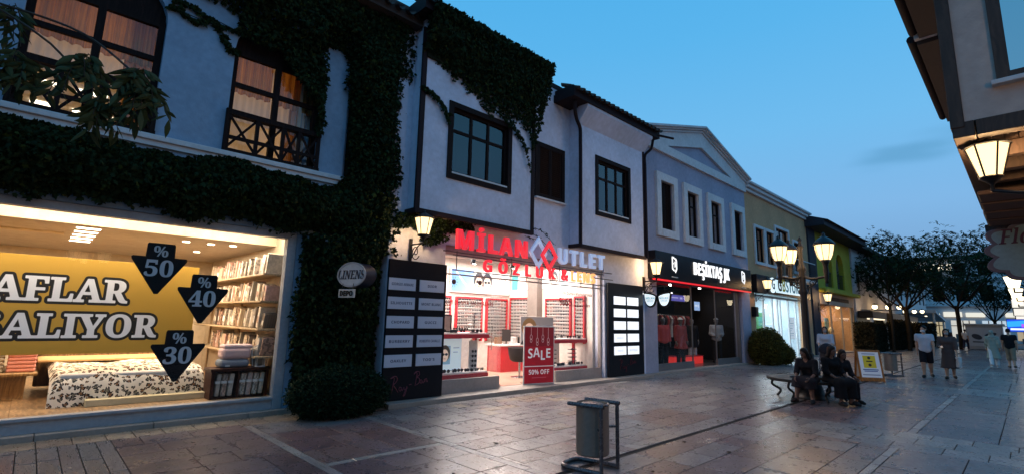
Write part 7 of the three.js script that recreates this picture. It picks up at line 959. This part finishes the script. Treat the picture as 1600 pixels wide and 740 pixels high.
function ivy(name, label, cat, n, sample, seed, o = {}) { // sample(r) -> [x, y, depth out of the wall, droop] or null
  const r = mulberry(seed), t = thing(name, label, cat), M = [], K = [], base = o.z ?? -9.0;
  for (let i = 0; i < n; i++) {
    const s = sample(r); if (!s) continue; const [x, y, d, z0 = base] = s;
    dummy.position.set(x, y, z0 + d); dummy.rotation.set(0.30 + (r() - 0.5) * 1.9, (r() - 0.5) * 2.6, PI + (r() - 0.5) * 2.4, 'YXZ'); dummy.scale.setScalar((0.5 + 0.9 * r() * r() + 0.2 * r()) * (o.s ?? 1)); dummy.updateMatrix(); M.push(dummy.matrix.clone());
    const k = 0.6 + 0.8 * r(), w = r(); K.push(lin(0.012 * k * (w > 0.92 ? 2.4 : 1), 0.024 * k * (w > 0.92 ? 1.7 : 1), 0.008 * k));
  }
  inst('foliage', ivyLeaf, ivyM, t, M, K);
  const stems = []; for (const pts of o.stems ?? []) stems.push(tube(pts.map((p) => V(...p)), o.sr ?? 0.012, pts.length * 6, 5)); stems.forEach((g) => mesh('stem', g, wood(0.05, 0.035, 0.02, 0.9), t));
  return t;
}
const wob = (x, f, s) => vnoise(x * f + 17 * s, s * 3.7, 4096, 4096, s) - 0.5;
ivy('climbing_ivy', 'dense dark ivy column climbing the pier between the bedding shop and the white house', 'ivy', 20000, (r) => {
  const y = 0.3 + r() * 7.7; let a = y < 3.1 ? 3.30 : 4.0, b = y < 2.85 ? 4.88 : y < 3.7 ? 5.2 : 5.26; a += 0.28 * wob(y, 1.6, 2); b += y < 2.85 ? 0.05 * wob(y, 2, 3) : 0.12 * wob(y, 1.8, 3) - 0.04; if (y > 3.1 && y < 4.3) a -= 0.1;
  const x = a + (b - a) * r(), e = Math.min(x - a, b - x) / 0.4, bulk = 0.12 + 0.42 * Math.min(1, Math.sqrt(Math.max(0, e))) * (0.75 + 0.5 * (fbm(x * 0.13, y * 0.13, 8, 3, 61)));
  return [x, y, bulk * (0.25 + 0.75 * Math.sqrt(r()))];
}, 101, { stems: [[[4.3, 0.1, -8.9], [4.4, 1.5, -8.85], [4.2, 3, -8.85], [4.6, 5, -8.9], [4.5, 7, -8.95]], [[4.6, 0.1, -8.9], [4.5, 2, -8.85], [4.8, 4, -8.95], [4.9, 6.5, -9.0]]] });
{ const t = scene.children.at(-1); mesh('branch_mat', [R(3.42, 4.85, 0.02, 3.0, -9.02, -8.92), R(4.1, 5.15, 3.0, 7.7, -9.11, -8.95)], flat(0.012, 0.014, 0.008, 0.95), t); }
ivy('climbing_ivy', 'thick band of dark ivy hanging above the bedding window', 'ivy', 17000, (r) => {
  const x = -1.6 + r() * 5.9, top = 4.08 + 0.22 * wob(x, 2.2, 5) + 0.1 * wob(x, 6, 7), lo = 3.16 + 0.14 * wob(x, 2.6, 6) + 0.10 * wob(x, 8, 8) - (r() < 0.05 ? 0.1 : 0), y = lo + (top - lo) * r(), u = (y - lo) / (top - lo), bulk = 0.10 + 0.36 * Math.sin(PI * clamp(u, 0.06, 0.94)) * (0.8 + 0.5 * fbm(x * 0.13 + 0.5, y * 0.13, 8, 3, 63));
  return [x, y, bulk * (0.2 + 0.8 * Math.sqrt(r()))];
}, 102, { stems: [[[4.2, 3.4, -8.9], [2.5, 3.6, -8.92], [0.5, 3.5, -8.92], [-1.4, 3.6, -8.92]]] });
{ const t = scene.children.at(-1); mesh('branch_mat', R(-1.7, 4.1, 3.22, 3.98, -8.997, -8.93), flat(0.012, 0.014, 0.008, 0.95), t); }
ivy('climbing_ivy', 'ivy hanging from the eave over the right arched window', 'ivy', 11000, (r) => {
  const x = 0.6 + r() * 4.6, lo = x < 2.1 ? 7.0 - 0.3 * (x - 0.6) + 0.5 * Math.abs(wob(x, 3, 9)) : x < 3.3 ? lerp(6.62, 6.42, (x - 2.1) / 1.2) + 0.2 * wob(x, 3, 9) : (x < 4.05 ? 6.78 : 6.2) + 0.3 * wob(x, 3.2, 9), y = lo + (7.75 - lo) * r() ** 0.8; if (x < 2.0 && r() > 0.55 - 0.25 * wob(x, 5, 4)) return null;
  return [x, y, (0.08 + 0.42 * sstep(y, lo, lo + 0.5)) * (0.25 + 0.75 * Math.sqrt(r()))];
}, 103);
ivy('climbing_ivy', 'loose ivy strands on the wall left of the right arched window', 'ivy', 520, (r) => { const k = Math.floor(r() * 3), u = r(), p = [[1.0, 6.55, 2.0, 6.42], [0.95, 6.4, 1.5, 6.38], [1.5, 6.5, 2.0, 6.0]][k]; return [lerp(p[0], p[2], u) + 0.05 * (r() - 0.5), lerp(p[1], p[3], u) + 0.05 * Math.sin(u * 7) + 0.05 * (r() - 0.5), 0.02 + 0.06 * r()]; }, 104, { s: 0.9, sr: 0.008, stems: [[[0.9, 6.58, -8.97], [1.5, 6.5, -8.97], [2.05, 6.42, -8.97]], [[0.95, 6.42, -8.97], [1.3, 6.40, -8.97], [1.6, 6.39, -8.97]], [[1.5, 6.5, -8.97], [1.75, 6.3, -8.97], [1.95, 6.0, -8.97]]] });
ivy('climbing_ivy', 'right arched window ivy covering its top right shoulder and side', 'ivy', 3000, (r) => { const y = 5.0 + 1.85 * r() ** 0.7, a = y > 6.35 ? 1.95 : lerp(3.42, 2.75, sstep(y, 5.5, 6.3)), x = a + (3.5 - a) * r() + 0.06 * wob(y, 3, 4); if (y < 5.6 && r() < 0.7) return null; return [x, y, 0.02 + 0.18 * r()]; }, 105);
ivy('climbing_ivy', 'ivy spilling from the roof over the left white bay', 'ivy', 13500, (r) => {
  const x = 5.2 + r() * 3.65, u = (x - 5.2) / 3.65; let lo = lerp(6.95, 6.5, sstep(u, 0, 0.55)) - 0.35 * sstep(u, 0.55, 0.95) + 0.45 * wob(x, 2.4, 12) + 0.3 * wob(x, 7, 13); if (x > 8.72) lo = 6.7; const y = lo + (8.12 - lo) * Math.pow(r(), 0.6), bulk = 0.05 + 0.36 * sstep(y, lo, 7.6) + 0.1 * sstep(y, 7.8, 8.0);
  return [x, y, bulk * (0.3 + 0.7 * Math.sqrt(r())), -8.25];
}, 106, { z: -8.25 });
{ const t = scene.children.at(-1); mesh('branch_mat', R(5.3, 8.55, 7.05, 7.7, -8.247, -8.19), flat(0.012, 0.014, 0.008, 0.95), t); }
const strand = (seed, label, P, n, s = 0.8) => { const c = new THREE.CatmullRomCurve3(P.map((p) => V(...p))); ivy('ivy_strand', label, 'ivy', n, (r) => { const p = c.getPoint(r()); return [p.x + 0.06 * (r() - 0.5), p.y + 0.06 * (r() - 0.5), 0.01 + 0.05 * r(), p.z]; }, seed, { s, sr: 0.007, stems: [P] }); };
strand(111, 'ivy strand reaching from the column to the top left of the bay window', [[5.2, 6.35, -8.22], [5.5, 6.25, -8.21], [5.78, 6.05, -8.2], [5.92, 5.75, -8.2]], 260, 0.95);
strand(112, 'ivy strand crossing the top right corner of the bay window, upper one', [[7.0, 6.6, -8.2], [7.5, 6.35, -8.2], [7.95, 6.1, -8.2], [8.3, 5.75, -8.2]], 170);
strand(113, 'ivy strand hanging right of the bay window, longest one', [[7.5, 6.5, -8.2], [7.9, 6.2, -8.2], [8.2, 5.9, -8.2], [8.45, 5.3, -8.2]], 150);
strand(114, 'ivy strand at the right edge of the left white bay', [[8.2, 6.5, -8.2], [8.45, 6.2, -8.2], [8.52, 5.85, -8.2]], 140);
ivy('climbing_ivy', 'ivy under the left bay around the lit lantern', 'ivy', 2600, (r) => { const x = 4.95 + 2.0 * r(), y = 2.84 + 0.9 * r(), hole = Math.hypot((x - 5.32) / 0.34, (y - 3.12) / 0.36); if (hole < 1 || (x > 5.5 && y < 3.05 + 0.4 * (x - 5.5) + 0.2 * wob(x, 4, 21)) || (x > 6.2 && y < 3.5)) return null; return [x, y, 0.03 + 0.22 * r() * r(), -8.58]; }, 107, { z: -8.58 });
for (const [i, P] of [[[8.65, 3.85, -8.5], [8.95, 3.75, -8.45], [9.3, 3.55, -8.4], [9.75, 3.2, -8.35]], [[8.6, 3.7, -8.5], [9.1, 3.62, -8.45], [9.5, 3.35, -8.4], [9.9, 3.1, -8.35]], [[8.7, 3.95, -8.5], [9.15, 3.9, -8.45], [9.6, 3.6, -8.4]]].entries()) strand(120 + i, `bare ivy strand between the two bays, ${ORD[i]} one`, P, 26, 0.6);
// clipped shrubs
function shrub(name, label, cat, c, rad, n, seed, col, leaf, o = {}) {
  const r = mulberry(seed), t = thing(name, label, cat, [c[0], 0, c[2]]), M = [], K = []; mesh('trunk', lathe([[0.05, 0], [0.04, c[1]], [0, c[1] + 0.05]], 8), wood(0.05, 0.035, 0.02, 0.9), t);
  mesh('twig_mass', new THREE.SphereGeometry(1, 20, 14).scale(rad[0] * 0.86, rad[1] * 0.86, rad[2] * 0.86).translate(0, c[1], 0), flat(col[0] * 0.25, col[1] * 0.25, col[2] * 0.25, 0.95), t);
  for (let i = 0; i < n; i++) { const th = r() * 2 * PI, ph = Math.acos(1 - 2 * r()), q = 0.84 + 0.2 * r() + 0.10 * (fbm(th / 6.3, ph / 3.2, 6, 3, seed) - 0.5), x = rad[0] * q * Math.sin(ph) * Math.cos(th), y = rad[1] * q * Math.cos(ph), z = rad[2] * q * Math.sin(ph) * Math.sin(th); if (c[1] + y < 0.02) continue; dummy.position.set(x, c[1] + y, z); dummy.rotation.set(r() * 6.3, r() * 6.3, r() * 6.3); dummy.scale.setScalar(0.6 + 0.7 * r()); dummy.updateMatrix(); M.push(dummy.matrix.clone()); const k = 0.55 + 0.9 * r(); K.push(lin(col[0] * k, col[1] * k, col[2] * k)); }
  inst('foliage', leaf, ivyM, t, M, K); return t;
}
const needle = leafGeo(0.022, 0.07, 0.2), small = leafGeo(0.05, 0.085, 0.3);
shrub('shrub', 'low round dark shrub at the foot of the ivy column', 'shrub', [3.95, 0.36, -8.22], [0.86, 0.43, 0.52], 15000, 201, [0.013, 0.03, 0.014], needle);
shrub('shrub', 'tall rounded golden green shrub in front of the ochre building', 'shrub', [22.95, 0.72, -7.95], [0.85, 0.82, 0.7], 6000, 202, [0.075, 0.07, 0.016], small); shrub('shrub', 'small golden green shrub right of the tall rounded one', 'shrub', [23.95, 0.42, -7.7], [0.55, 0.46, 0.5], 3000, 203, [0.085, 0.075, 0.016], small);
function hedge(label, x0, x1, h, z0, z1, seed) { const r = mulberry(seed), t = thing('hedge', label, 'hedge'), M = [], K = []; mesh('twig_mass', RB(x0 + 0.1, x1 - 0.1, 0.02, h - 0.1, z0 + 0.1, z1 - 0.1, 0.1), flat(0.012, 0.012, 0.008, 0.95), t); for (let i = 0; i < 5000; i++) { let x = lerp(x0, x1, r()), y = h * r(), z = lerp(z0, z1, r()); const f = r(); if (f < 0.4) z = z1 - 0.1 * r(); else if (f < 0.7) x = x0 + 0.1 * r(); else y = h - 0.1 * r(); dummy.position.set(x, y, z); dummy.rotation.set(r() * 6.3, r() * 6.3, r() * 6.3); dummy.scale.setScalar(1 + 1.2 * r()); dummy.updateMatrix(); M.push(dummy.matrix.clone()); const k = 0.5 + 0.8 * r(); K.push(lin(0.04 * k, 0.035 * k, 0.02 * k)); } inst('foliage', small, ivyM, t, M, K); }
hedge('broad dark hedge beyond the lime house', 41.6, 46.2, 2.0, -8.6, -7.4, 211); hedge('tall dark hedge between the white awning posts', 48.2, 54, 2.3, -8.6, -7.2, 212); hedge('long dark hedge under the sloped awning', 57, 66, 2.2, -8.2, -6.6, 213);
// trees: trunk, forked limbs, crowns of leaf sprays gathered in clumps
const spray = merge([0, 1, 2, 3, 4, 5].map((k) => leafGeo(0.07, 0.19, 0.2).rotateX(0.5).rotateZ((k - 2.5) * 0.5).translate(0, 0.05 * k, 0.04 * Math.sin(k * 2))));
function tree(label, x, z, h, r0, seed, n, sx = 1, up = 0.42, group) {
  const r = mulberry(seed), t = thing('tree', label, 'tree', [x, 0, z], 0), bark = wood(0.05, 0.04, 0.032, 0.95), top = h * up;
  mesh('trunk', new THREE.TubeGeometry(new THREE.CatmullRomCurve3([V(0, 0, 0), V(0.08, top * 0.5, 0.05), V(0, top, 0)]), 16, r0, 9), bark, t);
  const tips = [], nl = 7; for (let i = 0; i < nl; i++) { const a = (i / nl) * 2 * PI + r() * 0.5, e = h * (0.20 + 0.36 * r()), o = h * (0.22 + 0.14 * r()) * sx, end = V(Math.cos(a) * o, top + e, Math.sin(a) * o), mid = V(Math.cos(a) * o * 0.45, top + e * 0.35, Math.sin(a) * o * 0.45); mesh('limb', [tube([V(0, top * 0.9, 0), mid, end], r0 * 0.4, 14, 6)], bark, t); for (let q = 0; q < 5; q++) tips.push(end.clone().add(V((r() - 0.5) * h * 0.26 * sx, (r() - 0.35) * h * 0.28, (r() - 0.5) * h * 0.26))); tips.push(mid.clone().add(V(0, h * 0.1, 0))); }
  for (let q = 0; q < 9; q++) tips.push(V((r() - 0.5) * h * 0.5 * sx, h * (0.72 + 0.32 * r()), (r() - 0.5) * h * 0.5));
  const M = [], K = []; for (let i = 0; i < n; i++) { const c = tips[Math.floor(r() * tips.length)], s = h * 0.085 * (0.4 + 1.1 * r()), th = r() * 6.28, ph = Math.acos(1 - 2 * r()), q = Math.cbrt(r()) * s * 1.5; dummy.position.set(c.x + q * Math.sin(ph) * Math.cos(th) * 1.3, c.y + q * Math.cos(ph) * 0.8, c.z + q * Math.sin(ph) * Math.sin(th) * 1.3); dummy.rotation.set(PI * 0.6 + (r() - 0.5) * 1.8, r() * 6.3, (r() - 0.5) * 1.4); dummy.scale.setScalar(0.7 + 0.7 * r()); dummy.updateMatrix(); M.push(dummy.matrix.clone()); const k = 0.5 + 0.9 * r(); K.push(lin(0.022 * k, 0.042 * k, 0.018 * k)); }
  const cr = inst('crown', spray, ivyM, t, M, K); return t;
}
tree('large dark tree in the middle of the far street, left of the couple', 49, -6.6, 8.0, 0.16, 301, 2500, 1.3);
tree('dark tree right of the large one, nearer the right side', 58, -4.3, 8.9, 0.15, 302, 2000, 1.15);
tree('smaller dark tree in front of the lime house end', 44.5, -6.9, 6.9, 0.1, 303, 1200, 0.9, 0.5);
tree('low dark tree under the cloud sign at the far right', 63, -2.2, 6.6, 0.12, 304, 1300, 1.1, 0.4);
{ // branch of a walnut like tree that reaches into the picture at the top left
  const t = thing('tree_branch', 'tree with drooping leafy branches in front of the left arched window', 'tree'), r = mulberry(401), bark = wood(0.06, 0.05, 0.04, 0.9);
  mesh('trunk', tube([V(-3.4, 0, -5.2), V(-3.3, 2, -5.2), V(-3.1, 3.9, -5.0)], 0.13, 16, 9), bark, t);
  const br = [[[-3.1, 3.8, -5.0], [-1.6, 3.62, -4.5], [-0.5, 3.45, -4.1], [-0.1, 3.2, -3.9], [0.05, 3.0, -3.8]], [[-1.6, 3.62, -4.5], [-0.6, 3.3, -4.2], [-0.2, 3.0, -4.05]], [[-0.5, 3.45, -4.1], [0.0, 3.32, -3.85], [0.3, 3.05, -3.62]], [[-2.2, 3.7, -4.7], [-0.9, 3.5, -4.3], [-0.3, 3.38, -4.1]]];
  const bm = br.map((b) => mesh('branch', new THREE.TubeGeometry(new THREE.CatmullRomCurve3(b.map((p) => V(...p))), 24, 0.007, 5), bark, t));
  const leafG = [leafGeo(0.029, 0.105, 0.25), leafGeo(0.033, 0.095, 0.35), leafGeo(0.026, 0.12, 0.3)], cols = [[0.040, 0.060, 0.026], [0.055, 0.074, 0.032], [0.030, 0.048, 0.022], [0.065, 0.08, 0.038]], lm = cols.map((c) => leafMat(...c)), M = [], K = []; let n = 0;
  for (const [ci, c, sx, sy, k] of [[1, [-0.22, 3.0, -4.05], 0.20, 0.17, 14], [0, [0.02, 3.06, -3.82], 0.12, 0.16, 9], [2, [0.30, 2.97, -3.62], 0.14, 0.16, 15], [0, [0.14, 2.80, -3.74], 0.16, 0.08, 9], [3, [-0.34, 3.40, -4.14], 0.12, 0.12, 6]]) for (let i = 0; i < k; i++) {
    const g1 = (r() + r() + r()) / 1.5 - 1, g2 = (r() + r() + r()) / 1.5 - 1, e = V(c[0] + sx * g1 * 1.8, c[1] + sy * g2 * 1.7 - 0.05, c[2] + 0.14 * (r() - 0.5) - 0.8 * sx * g1 * -0.6), p = V(c[0] + 0.7 * sx * g1, c[1] + 0.10 + 0.7 * sy * g2, c[2]), st = new THREE.CatmullRomCurve3([p, p.clone().lerp(e, 0.5).add(V(0, 0.03, 0)), e]), lf = mesh('leaf_stalk', new THREE.TubeGeometry(st, 8, 0.0022, 4), bark, bm[ci]);
    for (let q = 0; q < 10; q++) { const u = 0.1 + 0.9 * (q / 9), at = st.getPoint(u), lead = q % 3 !== 1 && n < 300, rx = (r() - 0.5) * 1.5, ry = (r() - 0.5) * 2.8, rz = PI + (q === 9 ? 0 : q % 2 ? 1.0 : -1.0) * (0.5 + 0.6 * r()), sc = 0.7 + 0.6 * r(); if (lead) { const m = new THREE.Mesh(leafG[n % 3], lm[Math.floor(r() * 4)]); m.name = 'leaf'; m.castShadow = m.receiveShadow = true; m.position.copy(at); m.rotation.set(rx, ry, rz, 'YXZ'); m.scale.setScalar(sc); lf.add(m); n++; } else { dummy.position.copy(at); dummy.rotation.set(rx, ry, rz, 'YXZ'); dummy.scale.setScalar(sc); dummy.updateMatrix(); M.push(dummy.matrix.clone()); K.push(lin(...cols[Math.floor(r() * 4)])); } }
  }
  inst('foliage', leafG[0], ivyM, t, M, K);
}

{ // oval drum sign and the plate below it, on the ivy column
  const t = thing('hanging_sign', 'oval drum sign with dark lettering standing out of the ivy column', 'sign', [3.88, 2.35, -7.98], (-70 * PI) / 180), ov = (k) => new THREE.Shape().absellipse(0, 0, 0.315 * k, 0.21 * k, 0, 2 * PI), navy = paint(0.012, 0.016, 0.035, 0.35);
  mesh('drum', ext(ov(0.97), 0.26, 0.008, 28).translate(0, 0, -0.27), navy, t); const rim = ov(1); rim.holes.push(new THREE.Path().absellipse(0, 0, 0.29, 0.188, 0, 2 * PI)); mesh('rim', ext(rim, 0.02, 0.004, 28).translate(0, 0, -0.005), paint(0.35, 0.36, 0.40, 0.4), t); mesh('face', ext(ov(0.93), 0.008, 0, 28).translate(0, 0, 0), paint(0.52, 0.53, 0.57, 0.5), t);
  const it = new THREE.Matrix4().makeShear(0, 0, 0.16, 0, 0, 0), L = letters('LINENS', 0.15 / 0.99, 0.006, SERIF, 0.74, 0.001); L.forEach((g) => mesh('letter', g.applyMatrix4(it).translate(-L.width / 2 - 0.012, -0.075, 0.0095), navy, t));
  mesh('bracket', [bar(V(0.1, 0, -0.14), V(-0.95, 0, -0.5), 0.02)], MT.iron, t);
  const d = thing('hanging_sign', 'small white plate with black lettering below the oval drum sign', 'sign', [3.82, 2.03, -8.0], (-70 * PI) / 180); mesh('plate', RB(-0.18, 0.18, -0.072, 0.072, -0.02, 0, 0.003), paint(0.5, 0.5, 0.5, 0.5), d); const D = letters('DEPO', 0.085 / 0.99, 0.005, FONT, 0.95, 0.003); D.forEach((g) => mesh('letter', g.translate(-D.width / 2, -0.042, 0.006), MT.black, d)); mesh('hanger', [bar(V(-0.12, 0.07, -0.01), V(-0.12, 0.17, -0.03), 0.006), bar(V(0.12, 0.07, -0.01), V(0.12, 0.17, -0.03), 0.006)], MT.iron, d);
}

{ // dry leaves and scraps on the stones
  const r = mulberry(501), g = leafGeo(0.045, 0.06, 0.5), m = [leafMat(0.03, 0.02, 0.012), leafMat(0.05, 0.035, 0.02), leafMat(0.25, 0.23, 0.2)];
  for (let i = 0; i < 26; i++) { const x = 3.5 + 9 * r() * (0.4 + 0.6 * r()), z = -7.6 + 6.4 * r(), t = thing('fallen_leaf', 'small dry leaf lying on the paving', 'leaf', [x, 0.012, z], r() * 6, 'dry leaves on the paving'); const q = mesh('blade', g, m[Math.floor(r() * 2.3)], t); q.rotation.x = -PI / 2 + 0.25; q.scale.setScalar(0.7 + 0.6 * r()); }
}

renderer.render(scene, camera);
